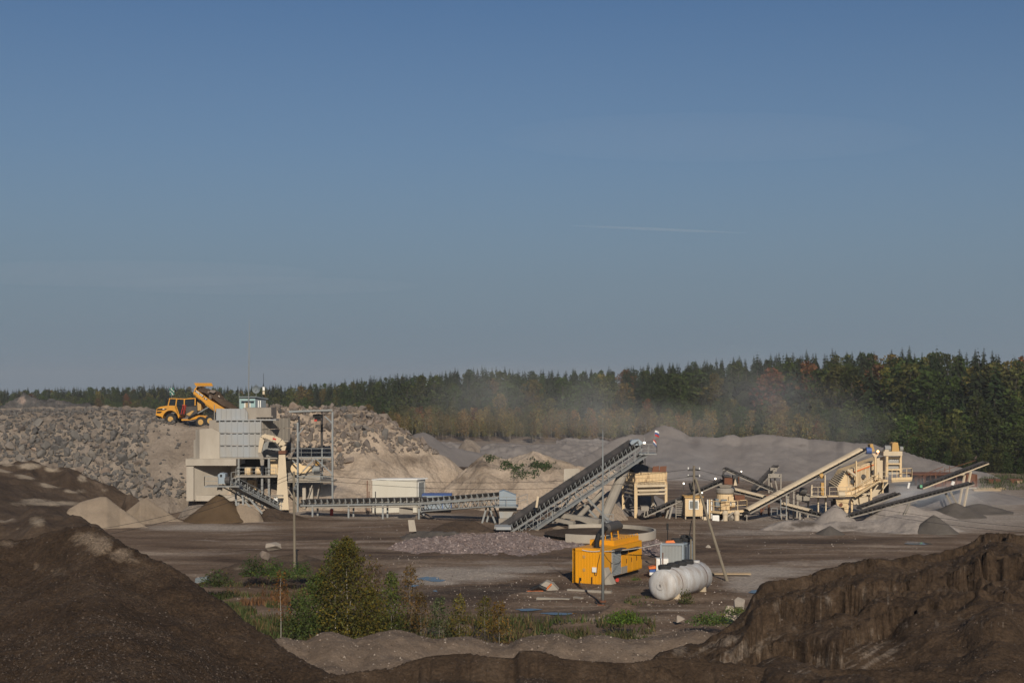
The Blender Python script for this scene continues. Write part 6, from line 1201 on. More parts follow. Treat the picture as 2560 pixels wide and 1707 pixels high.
G0, G1 = P(2067, 1204, d+2.4), P(2088, 1177, d+3.0)
mb.prism([A+Vector((-.05, -.02, 0)), Bq+Vector((-.05, -.02, 0)), P(2104, 1172, d+3.2), P(2072, 1206, d+2.6)], (-.02, .4, 0)); part(mb, 'feed_end', M['dusty'], t)
mb = MB(o)
for i in range(9):
    f = (i+.5)/9; a_ = P(2072, 1206, d+2.5).lerp(P(2104, 1172, d+3.1), f)+Vector((-.1, -.1, 0)); b_ = A.lerp(Bq, f)+Vector((-.12, -.08, 0)); mb.beam(a_, b_, .16, .1)
part(mb, 'cross_rib', M['cream2'], t)
mb = MB(o); mb.prism([P(2098, 1168, d+2.6), P(2136, 1153, d+2.8), P(2170, 1137, d+3), P(2160, 1134, d+3.4), P(2110, 1158, d+3.2)], (0, 1, -.1)); part(mb, 'feed_chute', M['dusty'], t)
for px, y0, y1, w, dd in ((2141, 1152, 1219, 1.6, -.3), (2189, 1136, 1198, 2.3, -.1), (2063, 1187, 1241, 1.6, -.2), (2030, 1212, 1241, 1.4, -.2), (2218, 1134, 1192, 2.6, .4), (2252, 1134, 1192, 2.6, 1.0)):
    mb = MB(o); mb.pbox(px-w, y0, px+w, y1, d+dd, d+dd+.3); part(mb, 'post', M['cream'] if px > 2100 else M['cream2'], t)
mb = MB(o); mb.prism([P(2180, 1133, d-.12), P(2198, 1133, d-.12), P(2191.5, 1143, d-.12), P(2186.5, 1143, d-.12)], (0, .32, 0)); mb.tube([P(2118, 1174, d-.2), P(2140, 1190, d-.3)], .16, 8); part(mb, 'bracket', M['cream2'], t)
mb = MB(o); mb.pbox(2209, 1128, 2256, 1139, d+.3, d+2.6); mb.pbox(2212, 1124, 2222, 1128, d+.5, d+1.5); part(mb, 'head_beam', M['cream2'], t)
mb = MB(o)
for y in (1142, 1157.5, 1172): mb.pbox(2220, y, 2250, y+3.4, d+.9, d+1.2)
part(mb, 'crossbar', M['cream'], t)
mb = MB(o); mb.pbox(2221, 1145.5, 2249, 1157, d+1.3, d+1.5); mb.pbox(2221, 1161, 2249, 1186, d+1.3, d+1.5); part(mb, 'side_sheet', M['panel'], t)
mb = MB(o)
for i in range(6): mb.pbox(2224+i*4.4, 1147, 2226.6+i*4.4, 1150, d+1.24, d+1.3)
part(mb, 'spring', M['white'], t)
mb = MB(o); mb.prism([P(2230, 1128, d+.3), P(2231, 1108, d+.3), P(2236, 1105, d+.3), P(2245, 1106, d+.3), P(2248.5, 1128, d+.3)], (0, 1.3, 0)); part(mb, 'guard_box', M['ochre'], t)
mb = MB(o); mb.tube([P(2211, 1121, d+1), P(2226, 1121, d+1)], .38, 12); part(mb, 'motor', M['steel'], t); mb = MB(o); mb.tube([P(2249, 1122, d+1), P(2257, 1122, d+1)], .3, 10); part(mb, 'motor', M['steel'], t)
mb = MB(o); mb.prism([P(2070, 1239, d-1.2), P(2138, 1238, d-1.2), P(2138, 1240.5, d-1.2), P(2070, 1242, d-1.2)], (0, 1.2, 0)); mb.prism([P(2138, 1237, d-1.2), P(2197, 1201, d-1.2), P(2197, 1206, d-1.2), P(2138, 1243, d-1.2)], (0, .12, 0)); mb.prism([P(2138, 1239, d-1.2), P(2197, 1204, d-1.2), P(2197, 1205, d-1.2), P(2138, 1240, d-1.2)], (0, 1.3, 0))
mb.prism([P(2197, 1200, d-1.2), P(2220, 1199, d-1.2), P(2220, 1204, d-1.2), P(2197, 1205, d-1.2)], (0, 1.3, 0)); part(mb, 'walkway', M['cream'], t)
mb = MB(o); mb.prism([P(2229, 1194, d-.9), P(2280, 1192, d-.2), P(2280, 1202, d-.2), P(2229, 1205, d-.9)], (0, .1, 0)); mb.prism([P(2229, 1200, d-.9), P(2280, 1199, d-.2), P(2280, 1199, d+2), P(2229, 1200, d+1.6)], (0, 0, -.1)); part(mb, 'balcony', M['cream'], t)
mb = MB(o); rail(mb, [P(2074, 1239, d-1.15), P(2138, 1238, d-1.15), P(2197, 1202, d-1.15), P(2219, 1200, d-1.15)], 1.0, 1.1, .05); part(mb, 'walkway_railing', M['cream2'], t)
mb = MB(o); rail(mb, [P(2230, 1194, d-.85), P(2279, 1192, d-.15), P(2280, 1196, d+2)], 1.0, .6, .06); part(mb, 'balcony_railing', M['cream'], t)
mb = MB(o); mb.pbox(2026, 1240, 2072, 1243, d-.9, d+1.4); rail(mb, [P(2028, 1241, d-.85), P(2062, 1241, d-.85)], 1.1, .7, .05); part(mb, 'side_platform', M['cream2'], t)
mb = MB(o); mb.pbox(2053, 1206, 2060, 1238, d, d+.4); mb.tube([P(2050, 1191, d+.6), P(2058, 1188, d+.6)], .3, 10); part(mb, 'control_box', M['ochre'], t)
mb = MB(o); mb.tube([P(2096, 1236, d-1.0), P(2112, 1236, d-1.0)], .35, 14); part(mb, 'drum', M['cream2'], t)
mb = MB(o); mb.hexa([P(2094, 1268, d-.3), P(2118, 1268, d-.3), P(2118, 1268, d+1.4), P(2094, 1268, d+1.4)], [P(2089, 1246, d-.5), P(2124, 1246, d-.5), P(2124, 1246, d+1.6), P(2089, 1246, d+1.6)]); mb.prism([P(2110, 1268, d-.2), P(2122, 1262, d-.2), P(2120, 1283, d-.2), P(2113, 1283, d-.2)], (0, .9, 0)); fn = part(mb, 'funnel', M['cream'], t)
mb = MB(o); mb.tube([P(2102, 1261, d-.42), P(2102, 1261, d-.36)], .22, 14); part(mb, 'emblem', M['rust'], fn)
mb = MB(o); mb.prism([P(2148, 1243, d), P(2172, 1240, d), P(2172, 1252, d), P(2150, 1262, d)], (0, 1.4, 0)); part(mb, 'funnel', M['cream2'], t)
for px, y0, y1, dd, w in ((2130, 1244, 1284, -.2, 2.2), (2178, 1220, 1290, -.6, 2.4), (2207, 1205, 1232, .6, 2), (2102, 1268, 1292, .8, 1.6), (2046, 1243, 1290, .4, 1.6), (2065, 1243, 1290, .2, 1.6)):
    mb = MB(o); mb.pbox(px-w, y0, px+w, y1, d+dd, d+dd+.32); part(mb, 'leg', M['cream'] if px > 2090 else M['cream2'], t)
for a, b_ in (((2130, 1246), (2152, 1266)), ((2178, 1266), (2161, 1272)), ((2161, 1272), (2177, 1289)), ((2179, 1266), (2194, 1275)), ((2180, 1270), (2190, 1288)), ((2138, 1234), (2178, 1234)), ((2180, 1232), (2198, 1206)), ((2207, 1222), (2220, 1206))):
    mb = MB(o); mb.pbar((*a, d-.5), (*b_, d-.5), .14); part(mb, 'brace', M['cream2'], t)
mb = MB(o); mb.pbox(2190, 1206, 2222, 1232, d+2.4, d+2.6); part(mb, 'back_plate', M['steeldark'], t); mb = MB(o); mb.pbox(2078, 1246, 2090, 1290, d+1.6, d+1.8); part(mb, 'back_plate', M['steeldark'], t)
floodlight(2194, 1128, 159.6, 'glowing amber lamp on top of the screen plant post', m='lampred', r=.15)
m_ = MB(P(2272, 1205, 159)); m_.tube([P(2273, 1206, 159), P(2270, 1220, 159)], .13, 8); tag(m_.build('white_pipe', M['white']), 'short bright white pipe hanging under the screen plant balcony', 'pipe')
m_ = MB(P(2382, 1205, 166)); m_.tube([P(2384, 1203, 166), P(2380, 1212, 166)], .2, 8); tag(m_.build('white_drum', M['white']), 'bright white drum on the lower stacker conveyor', 'drum')
m_ = MB(P(2303, 1216, 166.5)); m_.pbox(2300, 1212, 2306, 1219, 166.5, 166.8); M['green'] = paint('green_paint', (.12, .4, .22), (.2, .2, .15), .3); tag(m_.build('green_box', M['green']), 'small green box at the tail of the upper stacker conveyor', 'box')
# brown catwalk truss behind the stackers
t = thing('catwalk', Vector((X(2300, 172), 172, 0)), 'thin brown catwalk rail rising behind the upper stacker conveyor', 'catwalk'); o = t.location.copy()
mb = MB(o); mb.pbar((2285, 1195, 172), (2358, 1166, 174), .06); mb.pbar((2285, 1199, 172), (2440, 1150, 174), .05)
for k in range(8): q = P(2290+k*12, 1195-k*4.4, 172); mb.beam(q, q-Vector((0, 0, .9+.1*k)), .05)
part(mb, 'rail', M['rust'], t)
# red shed
d = 212.0; t = thing('shed', Vector((X(2365, d), d, 0)), 'long low open shed with a red roof edge below the grey stockpile', 'shed'); o = t.location.copy()
mb = MB(o); mb.prism([P(2276, 1185, d), P(2443, 1185.5, d), P(2443, 1187, d), P(2276, 1187, d)], (0, 6, 0)); part(mb, 'roof', M['rust'], t)
mb = MB(o); mb.pbox(2276, 1187, 2443, 1222, d+5.5, d+5.8); mb.pbox(2330, 1202, 2443, 1220, d+1.5, d+1.8); part(mb, 'wall', M['rust'], t)
for px in (2310, 2340, 2366, 2392, 2418, 2442):
    mb = MB(o); mb.pbox(px-1, 1187.5, px+1, 1222, d+.1, d+.4); part(mb, 'post', M['rust'], t)
mb = MB(o); mb.pbox(2380, 1218, 2450, 1221, d-2, d-1.6); part(mb, 'sill', M['concrete'], t)
for k, (px, w_, l) in enumerate(((2478, 9, 'rusty orange skip standing first beyond the red shed'), (2496, 10, 'rusty orange skip standing next along from the first'), (2533, 10, 'rusty orange skip standing alone nearer the forest'), (2549, 12, 'rusty low trailer bed standing by the picture edge'))):
    d = 222; q = Vector((X(px, d), d, 0)); t = thing('rusty_skip', q, l, 'skip')
    mb = MB(q); mb.hexa([P(px-w_/2, 1209, d), P(px+w_/2, 1209, d), P(px+w_/2, 1209, d+1.6), P(px-w_/2, 1209, d+1.6)], [P(px-w_/2-1.5, 1199, d-.2), P(px+w_/2+1.5, 1199, d-.2), P(px+w_/2+1.5, 1199, d+1.8), P(px-w_/2-1.5, 1199, d+1.8)]); part(mb, 'bin', M['rust'] if k < 3 else M['plank'], t)
    mb = MB(q); mb.pbox(px-w_/2-2, 1198, px+w_/2+2, 1200, d-.3, d+1.9); part(mb, 'rim', M['rust'], t)
for k in range(2):
    d = 205+k*3; q = Vector((X(2465+k*12, d), d, 0)); m_ = MB(q)
    for j in range(4): m_.beam(q+Vector((-1.8, j*.25, .1+.1*(j % 2))), q+Vector((2.2, j*.3, .12+.1*(j % 2))), .22, .16)
    tag(m_.build('timber_stack', M['plank']), ['loose stack of pale planks in front of the rusty skips', 'second stack of pale planks behind the first'][k], 'timber stack')

d = 160.0; t = bpy.data.objects['screen_plant']; o = t.location.copy()
mb = MB(o); mb.prism([P(2093, 1219, d-.1), P(2141, 1217, d-.1), P(2196, 1186, d+.6), P(2206, 1200, d+.6), P(2150, 1238, d-.1), P(2096, 1239, d-.1)], (0, .5, 0)); part(mb, 'skirt_plate', M['cream'], t)
mb = MB(o); mb.prism([P(2132, 1243, d+.3), P(2176, 1218, d+.6), P(2205, 1207, d+.8), P(2204, 1232, d+.8), P(2176, 1246, d+.6), P(2134, 1262, d+.3)], (0, .6, 0)); part(mb, 'under_hopper', M['cream2'], t)
mb = MB(o); mb.prism([P(2212, 1140, d+1.4), P(2192, 1146, d+1.4), P(2192, 1200, d+1.4), P(2216, 1196, d+1.4)], (0, .3, 0)); part(mb, 'end_plate', M['cream2'], t)
q = Vector((X(2008, 163), 163, 0)); d = 163; t = thing('transfer_station', q, 'dusty transfer box on legs where two conveyors meet beside the screen plant', 'transfer box'); o = q
mb = MB(o); mb.hexa([P(1992, 1250, d), P(2022, 1258, d), P(2022, 1258, d+2), P(1992, 1250, d+2)], [P(1990, 1228, d), P(2026, 1236, d), P(2026, 1236, d+2), P(1990, 1228, d+2)]); part(mb, 'box', M['dusty'], t)
mb = MB(o); mb.tube([P(2000, 1226, d-.2), P(2016, 1229, d-.2)], .4, 12); part(mb, 'motor', M['steeldark'], t)
for px in (1994, 2021):
    mb = MB(o); mb.pbar((px, 1252, d+.2), (px-2, 1294, d+.2), .2); part(mb, 'leg', M['dusty'], t)
mb = MB(o); mb.pbar((1994, 1262, d+.1), (2021, 1286, d+.1), .12); part(mb, 'brace', M['dusty'], t)
q = Vector((X(1915, 166), 166, 0)); d = 166; t = thing('support_trestle', q, 'dark red-brown trestle under the conveyors right of the cone crusher', 'trestle'); o = q
for px in (1903, 1922):
    mb = MB(o); mb.pbar((px, 1236, d), (px, 1288, d), .22); part(mb, 'post', M['rust'], t)
mb = MB(o); mb.pbar((1900, 1238, d), (1926, 1240, d), .25); mb.pbar((1903, 1284, d+.05), (1922, 1246, d+.05), .12); part(mb, 'beam', M['rust'], t)
q = Vector((X(1650, 163), 163, 0)); d = 162.5; t = thing('hose_reel', q, 'dark cluster of pumps and pipes on the ground under the dark crusher conveyor', 'pump set'); o = q
mb = MB(o); mb.tube([P(1640, 1287, d), P(1652, 1287, d)], .4, 12); part(mb, 'drum', M['steeldark'], t)
mb = MB(o); mb.tube([P(1652, 1286, d), P(1662, 1280, d), P(1672, 1288, d)], .1, 6); part(mb, 'pipe', M['dusty'], t)
mb = MB(o); mb.pbox(1655, 1282, 1664, 1291, d+.4, d+1.2); part(mb, 'motor', M['rust'], t)
# ================================================================= vegetation
def set_tint(me, cols):
    a = me.attributes.new('tint', 'FLOAT_COLOR', 'POINT'); a.data.foreach_set('color', np.ascontiguousarray(cols, dtype=np.float32).ravel())
def quads_mesh(name, V4, mat, tint=None):
    """V4: (n,4,3) corner positions -> one mesh of loose quads"""
    n = len(V4); me = bpy.data.meshes.new(name); me.vertices.add(n*4); me.vertices.foreach_set('co', np.ascontiguousarray(V4, dtype=np.float32).ravel())
    me.loops.add(n*4); me.loops.foreach_set('vertex_index', np.arange(n*4)); me.polygons.add(n); me.polygons.foreach_set('loop_start', np.arange(0, n*4, 4)); me.polygons.foreach_set('loop_total', np.full(n, 4))
    me.update(calc_edges=True); me.materials.append(mat)
    t = np.ones((n*4, 4)) if tint is None else np.repeat(np.concatenate([tint, np.ones((n, 1))], 1), 4, 0)
    set_tint(me, t); return me
def leaf_quads(C, size, rs, flat_=0.0, aspect=.75):
    n = len(C); a = rs.normal(size=(n, 3)); a[:, 2] *= (1-flat_); a /= np.linalg.norm(a, axis=1)[:, None]
    b = np.cross(a, rs.normal(size=(n, 3))); b /= np.linalg.norm(b, axis=1)[:, None]+1e-9
    s = (size*rs.uniform(.45, 1.5, n))[:, None]; a = a*s*.5; b = b*s*.5*aspect
    return np.stack([C-a-b*.25, C-b, C+a+b*.25, C+b], 1)
def trunk_mesh(h, r0, r1, mat, rs, branches=0, lean=.02, bl=1.0, blo=.3):
    mb = MB(); pts = [Vector((lean*h*math.sin(k*1.3)*k/5, lean*h*math.cos(k*2.1)*k/5, h*k/5-.2)) for k in range(6)]
    mb.tube(pts, [r0+(r1-r0)*k/5 for k in range(6)], 7)
    for i in range(branches):
        f = blo+(1-blo)*i/max(1, branches); k = min(4, int(f*5)); q = pts[k].lerp(pts[k+1], f*5-k); a = rs.uniform(0, 6.28); l = bl*rs.uniform(.6, 1.1)*(1.15-f)
        mb.tube([q, q+Vector((math.cos(a)*l*.6, math.sin(a)*l*.6, l*.35)), q+Vector((math.cos(a)*l, math.sin(a)*l, l*.85))], [r0*.35*(1-f*.6), r0*.2*(1-f*.6), .01], 5)
    me = bpy.data.meshes.new('trunk'); me.from_pydata([tuple(v) for v in mb.v], [], mb.f); me.materials.append(mat); me.polygons.foreach_set('use_smooth', [True]*len(me.polygons)); return me
def spruce_crown(h, r, seed, tiers=22, per=9):
    rs = np.random.RandomState(seed); Q = []; T = []
    for k in range(tiers):
        f = k/(tiers-1); z = h*(.10+.88*f); rad = r*(1-f)**.85*(.75+.5*rs.rand())+.12; m = max(4, int(per*(1-f*.55)))
        for j in range(m):
            a = 2*np.pi*j/m+rs.uniform(-.5, .5); L = rad*rs.uniform(.65, 1.2); ca, sa = np.cos(a), np.sin(a); drop = L*rs.uniform(.2, .5); w = L*rs.uniform(.3, .5)
            p0 = np.array([0, 0, z+.25]); p1 = np.array([ca*L, sa*L, z-drop]); pm = (p0+p1)/2+np.array([0, 0, .1*L]); side = np.array([-sa, ca, 0])*w*.5
            dz = np.array([0, 0, -.22*L])
            Q.append([p0, pm+side+dz, p1, pm-side+dz*.4]); T.append(rs.uniform(.6, 1.35))
            Q.append([pm+side*.2, pm+side*1.5+dz*1.8, p1+dz*.8, pm+dz]); T.append(rs.uniform(.45, 1.1))
            if rs.rand() < .6: Q.append([pm-side*.2, pm-side*1.5+dz*1.8, p1+dz*.5, pm+dz*.5]); T.append(rs.uniform(.45, 1.2))
    T = np.array(T); return quads_mesh('crown', np.array(Q), M['needle'], np.stack([T]*3, 1))
def broad_crown(h, r, seed, n=900, leaf=.62, base=.22, lobes=9, autumn=0.0, cone=0.0):
    rs = np.random.RandomState(seed); C = []; T = []
    for k in range(lobes):
        f = (k+.5)/lobes; z = h*(base+(1-base)*.94*f); env = r*(np.sin(np.pi*min(1, f*.82+.16))**.7)*(1-cone*f)*(1.15 if cone > .5 else 1); a = k*2.4+rs.uniform(-.4, .4); off = env*rs.uniform(.2, .6)
        c = np.array([np.cos(a)*off, np.sin(a)*off, z]); m = int(n/lobes); lr = env*rs.uniform(.55, .8)+.25
        u = rs.normal(size=(m, 3)); u /= np.linalg.norm(u, axis=1)[:, None]; u *= (rs.uniform(.25, 1, m)**.45)[:, None]*lr; u[:, 2] *= 1.05
        C.append(c+u); t = rs.uniform(.7, 1.25, m)[:, None]*np.ones(3)*rs.uniform(.8, 1.2)
        if autumn: t = t*np.where(rs.rand(m, 1) < autumn, np.array([1.4, 1.06, .65]), 1)
        T.append(t)
    C = np.concatenate(C); T = np.concatenate(T); return quads_mesh('crown', leaf_quads(C, leaf, rs), M['leaf'], T)
SPR = [(spruce_crown(17, 3.7+.3*i, 500+i, 22+i, 11), trunk_mesh(16, .22, .03, M['bark'], random.Random(i))) for i in range(4)]
BRO = [(broad_crown(14, 3.3+.3*i, 600+i, 1050, .62, .04+.02*i, 9+i), trunk_mesh(12, .2, .04, M['bark'], random.Random(10+i), 6, bl=2.2)) for i in range(4)]
BIR = [(broad_crown(10, 1.7+.15*i, 700+i, 560, .45, .26, 8, .2), trunk_mesh(9.6, .075, .02, M['forestbark'], random.Random(20+i), 4, .015, 1.3, .45)) for i in range(4)]
def tree(kind, p, s, col, name, label, cat, group, rz=None, sxy=1):
    cr, tr = kind; t = thing(name, p, label, cat, group, rz if rz is not None else random.uniform(0, 6.3)); t.scale = (s*sxy, s*sxy, s)
    o = bpy.data.objects.new('crown', cr); COL.objects.link(o); o.parent = t; o.color = (*col, 1)
    o = bpy.data.objects.new('trunk', tr); COL.objects.link(o); o.parent = t; return t
def jit(c, k=.25): f = random.uniform(1-k, 1+k); return tuple(max(.004, v*f*random.uniform(.9, 1.1)) for v in c)
GSPR, GBRO, GOLV, GORA, GRED, GYEL = (.026, .038, .015), (.044, .064, .017), (.07, .076, .022), (.125, .088, .03), (.13, .06, .028), (.13, .105, .025)
def zone(u): return 'behind the boulders and crusher' if u < 1000 else ('behind the grey stone field' if u < 1600 else ('above the long grey stockpile' if u < 2230 else 'beyond the red shed'))
def ground_z(u, y): return float(frise(np.array([u]), np.array([float(y)]))[0])
trees = []; rnd = random.Random(99)
for row in range(16):
    u = -160.0
    while u < 2720:
        d0 = float(fdist(u)); gap = 5.2+.1*row; d = d0+row*8.5*(1+.3*(row > 8))+rnd.uniform(-3, 3); px = gap*F/d*rnd.uniform(.7, 1.3)
        trees.append((u+rnd.uniform(-.3, .3)*px, d, row)); u += px
trees.sort(key=lambda t: t[1]*(1+.25*(t[2] > 0)))
NI = {'spruce': 0, 'broad': 0, 'birch': 0}; rest = []
for (u, d, row) in trees:
    x = (u-1280)*d/F; z = ground_z(u, d)-.3; a = rnd.random()
    skyline = row >= 9
    psp = .06+.05*row if row < 7 else .72; 
    if 1000 < u < 1750 and row < 3: psp = .12
    if u > 2100: psp *= .75
    top = CAMZ+(HZ-np.interp(u, SK_U, SK_P))*d/F
    hmax = max(7, (top-z)*rnd.uniform(.88, 1.0)) if row >= 5 else rnd.uniform(10, 14)
    if a < psp:
        s = min(hmax, 21)/17.0*rnd.uniform(.92, 1.05); kind = 'spruce'; c = jit(GSPR)
    else:
        s = min(hmax*.9, 18)/14.0*rnd.uniform(.8, 1.05); kind = 'broad'; q = rnd.random()
        c = jit(GBRO if q < .5 else GOLV if q < .78 else GYEL if q < .86 else GORA if q < .9 else GRED if q < .93 else GBRO)
        if 950 < u < 1700 and row < 4: c = jit(GORA if q < .35 else GOLV); s *= .8
    NI[kind] += 1
    if kind == 'spruce' and NI['spruce'] <= 230:
        tree(SPR[rnd.randrange(4)], (x, d, z), s, c, 'spruce_tree', 'dark green pointed spruce in the forest '+zone(u), 'spruce', 'spruces in the forest '+zone(u), None, rnd.uniform(.85, 1.15))
    elif kind == 'broad' and NI['broad'] <= 290:
        tree(BRO[rnd.randrange(4)], (x, d, z), s, c, 'broadleaf_tree', 'round-crowned broadleaf tree in early autumn colour in the forest '+zone(u), 'tree', 'broadleaf trees in the forest '+zone(u), None, rnd.uniform(1.05, 1.45))
    else: rest.append((kind, x, d, z, s, c))
# young birch wood along the foot of the forest, pale trunks showing
for i in range(230):
    u = rnd.uniform(930, 1720) if i < 205 else rnd.uniform(1720, 2080); d = float(fdist(u))-rnd.uniform(3, 55); x = (u-1280)*d/F; z = ground_z(u, d)-.1; q = rnd.random()
    c = jit((.15, .112, .045) if q < .42 else (.11, .102, .04) if q < .96 else GRED); s = rnd.uniform(.5, 1.0)
    tree(BIR[rnd.randrange(4)], (x, d, z), s, c, 'birch_tree', 'slender young birch with a bare pale trunk and thin rusty crown at the wood edge', 'birch', 'young birches along the wood edge', None, 1)
for i in range(420):                                     # undergrowth closing the foot of the wood
    u = rnd.uniform(-160, 2720); d = float(fdist(u))-rnd.uniform(0, 7); rest.append(('broad', (u-1280)*d/F, d, ground_z(u, d)-.6, rnd.uniform(.22, .5), jit(GBRO if rnd.random() < .5 else GOLV)))
# everything deeper in the wood is one mass
VQ = []; TT = []
for (kind, x, d, z, s, c) in rest:
    me = (SPR if kind == 'spruce' else BRO)[rnd.randrange(4)][0]
    if not hasattr(tree, 'cache'): tree.cache = {}
    if me.name not in tree.cache:
        v = np.empty(len(me.vertices)*3); me.vertices.foreach_get('co', v); t_ = np.empty(len(me.vertices)*4); me.attributes['tint'].data.foreach_get('color', t_); tree.cache[me.name] = (v.reshape(-1, 4, 3), t_.reshape(-1, 4, 4)[:, 0, :3])
    v, t_ = tree.cache[me.name]; k = rnd.uniform(0, 6.3); cs, sn = math.cos(k), math.sin(k); keep = slice(None) if kind == 'spruce' else slice(0, None, 1)
    w = v[keep]*s; X2 = w[..., 0]*cs-w[..., 1]*sn+x; Y2 = w[..., 0]*sn+w[..., 1]*cs+d; VQ.append(np.stack([X2, Y2, w[..., 2]+z], -1)); TT.append(t_[keep]*np.array(c))
me = quads_mesh('forest', np.concatenate(VQ), M['leaf'], np.concatenate(TT)); fo = bpy.data.objects.new('forest', me); COL.objects.link(fo); fo.color = (1, 1, 1, 1); tag(fo, kind='stuff')

# ---------------------------------------------------------------- birches and bushes near the berm
def near_tree(px, pybase, d, pytop, rpx, n, leaf, col, name, label, seed, autumn=.35, base=.12, trunk='birchbark', lobes=16, tr=.07, cone=.55, z=0.0):
    h = Z(pytop, d)-z; r = rpx*d/F
    cr = broad_crown(h, r, seed, n, leaf, base, lobes, autumn, cone); n = int(n*(1.4 if n > 1000 else 1.9)); r *= 1.0 if n > 4000 else 1.15; trunk = trunk if 'white' in label or 'tallest' in label else 'forestbark'; cr = broad_crown(h, r, seed, n, leaf, base, lobes, autumn, cone); tm = trunk_mesh(h*.97, tr*(.6 if n > 4000 else .38), .005, M[trunk], random.Random(seed), 5, .012, r*.6, base+.1)
    return tree((cr, tm), (X(px, d), d, z), 1, col, name, label, 'birch' if 'birch' in name else 'bush', 'birches and bushes behind the tan berm', 0)
GB, OL, BR = (.07, .09, .024), (.095, .09, .024), (.1, .075, .034)
near_tree(868, 0, 82, 1340, 98, 7600, .115, (.088, .086, .022), 'birch_tree', 'tallest yellowing birch with its pale trunk showing', 801, .4, .06, lobes=26)
near_tree(838, 0, 83, 1345, 42, 1900, .11, GB, 'birch_tree', 'narrow greener birch stem rising beside the tallest birch', 802, .1, .3, lobes=12)
near_tree(795, 0, 83.5, 1432, 62, 3600, .11, (.07, .1, .025), 'bush', 'dense dark green bush left of the tallest birch', 803, .12, .03, 'bark', 14, .05, .35)
near_tree(748, 0, 82.5, 1490, 44, 1900, .11, (.065, .09, .025), 'bush', 'low dark green bush between the thin sapling and the taller bush', 804, .1, .03, 'bark', 10, .04, .25)
near_tree(920, 0, 81.5, 1470, 55, 2600, .11, (.09, .09, .022), 'bush', 'golden leafy bush hugging the foot of the tallest birch', 805, .45, .03, 'bark', 12, .04, .3)
near_tree(978, 0, 84, 1428, 40, 1700, .11, GB, 'birch_tree', 'mid green young birch right of the golden bush', 806, .25, .08, lobes=12)
near_tree(1025, 0, 84.5, 1410, 34, 900, .1, BR, 'birch_tree', 'sparse brownish birch with thin reddish twigs', 807, .5, .15, lobes=12)
near_tree(1052, 0, 83, 1480, 24, 500, .1, BR, 'birch_tree', 'small rust-brown birch sapling beside the sparse brown birch', 808, .5, .2, lobes=8)
near_tree(1098, 0, 82, 1490, 26, 700, .1, (.075, .09, .04), 'birch_tree', 'pale grey-green willow-like sapling above the berm', 809, .1, .1, lobes=9)
near_tree(1148, 0, 82, 1487, 24, 600, .1, OL, 'birch_tree', 'slim yellow-green birch sapling with one bare stem beside it', 810, .4, .12, lobes=9)
near_tree(1212, 0, 82.5, 1490, 26, 520, .1, OL, 'birch_tree', 'thin olive birch sapling in front of the puddles', 811, .4, .12, lobes=9)
near_tree(1248, 0, 82, 1502, 26, 560, .1, (.12, .085, .025), 'birch_tree', 'thin brownish olive sapling next to the berm gap', 812, .5, .12, lobes=9)
near_tree(702, 0, 81, 1425, 20, 240, .1, (.13, .075, .03), 'birch_tree', 'bare white-stemmed birch sapling with a few rusty leaves', 813, .6, .4, lobes=9, tr=.05)
near_tree(935, 0, 90, 1405, 46, 700, .1, (.1, .07, .045), 'birch_tree', 'leafless-looking grey-brown birch behind the golden bush', 814, .3, .2, lobes=12)
def bush(px, py, d, w, h, n, col, label, seed, leaf=.12, z=None, autumn=.15, name='bush', grp='green bushes around the soil hump and yard'):
    zz = Z(py, d) if z is None else z; rs = np.random.RandomState(seed); u = rs.normal(size=(n, 3)); u /= np.linalg.norm(u, axis=1)[:, None]; u *= (rs.rand(n, 1)**.5); C = u*np.array([w, w*.7, h*.55]); C[:, 2] = np.abs(C[:, 2])*1.5+.02*h
    C[:, 2] *= (.7+.5*rs.rand(n)); t = rs.uniform(.6, 1.35, n)[:, None]*np.ones(3)
    t = t*np.where(rs.rand(n, 1) < autumn, np.array([1.6, 1.1, .5]), 1)
    me = quads_mesh(name, leaf_quads(C, leaf, rs), M['leaf'], t); o = bpy.data.objects.new(name, me); COL.objects.link(o); o.location = (X(px, d), d, zz); o.color = (*col, 1); return tag(o, label, 'bush', grp)
bush(632, 1441, 104, 1.1, 1.9, 900, (.045, .075, .022), 'dark round bush on the slope of the soil hump', 820)
bush(683, 1438, 104, 1.2, 1.5, 900, (.06, .1, .025), 'leafy green bush left of the timber pole', 821)
bush(752, 1436, 104, 1.0, 1.2, 700, (.06, .1, .025), 'low green bush right of the plain timber pole', 822)
bush(542, 1464, 98, 1.4, 1.3, 900, (.05, .07, .025), 'dark green bush beside the grey board stack', 823)
bush(720, 1446, 102, 1.6, .8, 700, (.07, .1, .03), 'wide low green bush at the foot of the plain timber pole', 824)
bush(1560, 1556, 84, 1.2, .95, 1500, (.085, .14, .025), 'bright leafy green bush on the ridge near the lamp pole', 825, .1)
bush(1775, 1560, 84, 1.5, .9, 1300, (.07, .11, .03), 'green bush at the edge of the big dark mound', 826, .1)
bush(1715, 1490, 96.5, .6, 1.25, 500, (.075, .085, .03), 'upright weedy bush growing against the white tank', 827, .09, z=.1)
bush(1590, 1447, 108.5, .5, .35, 240, (.07, .12, .02), 'small bright weed clump at the foot of the generator', 828, .08, z=.02)
bush(1840, 1535, 87, 1.0, .6, 500, (.08, .11, .03), 'small green bush beside pale stones at the mound foot', 829, .09)
M['palesoil'] = soil('pale_clods', [(.3, (.3, .24, .17)), (.7, (.42, .34, .25))], 1.5)
for i, (px, py, w, h, l) in enumerate(((1850, 1510, .55, .5, 'upper clump of pale clods at the foot of the big dark mound'), (1835, 1530, .75, .7, 'larger pale clod mass below the upper clump'), (1700, 1550, .4, .3, 'small pale clod lying alone among weeds'))):
    tag(put_rock(ROCKP[i], P(px, py, 88), 1.2*w/.55, name='clod', flat_=True), l, 'clod')
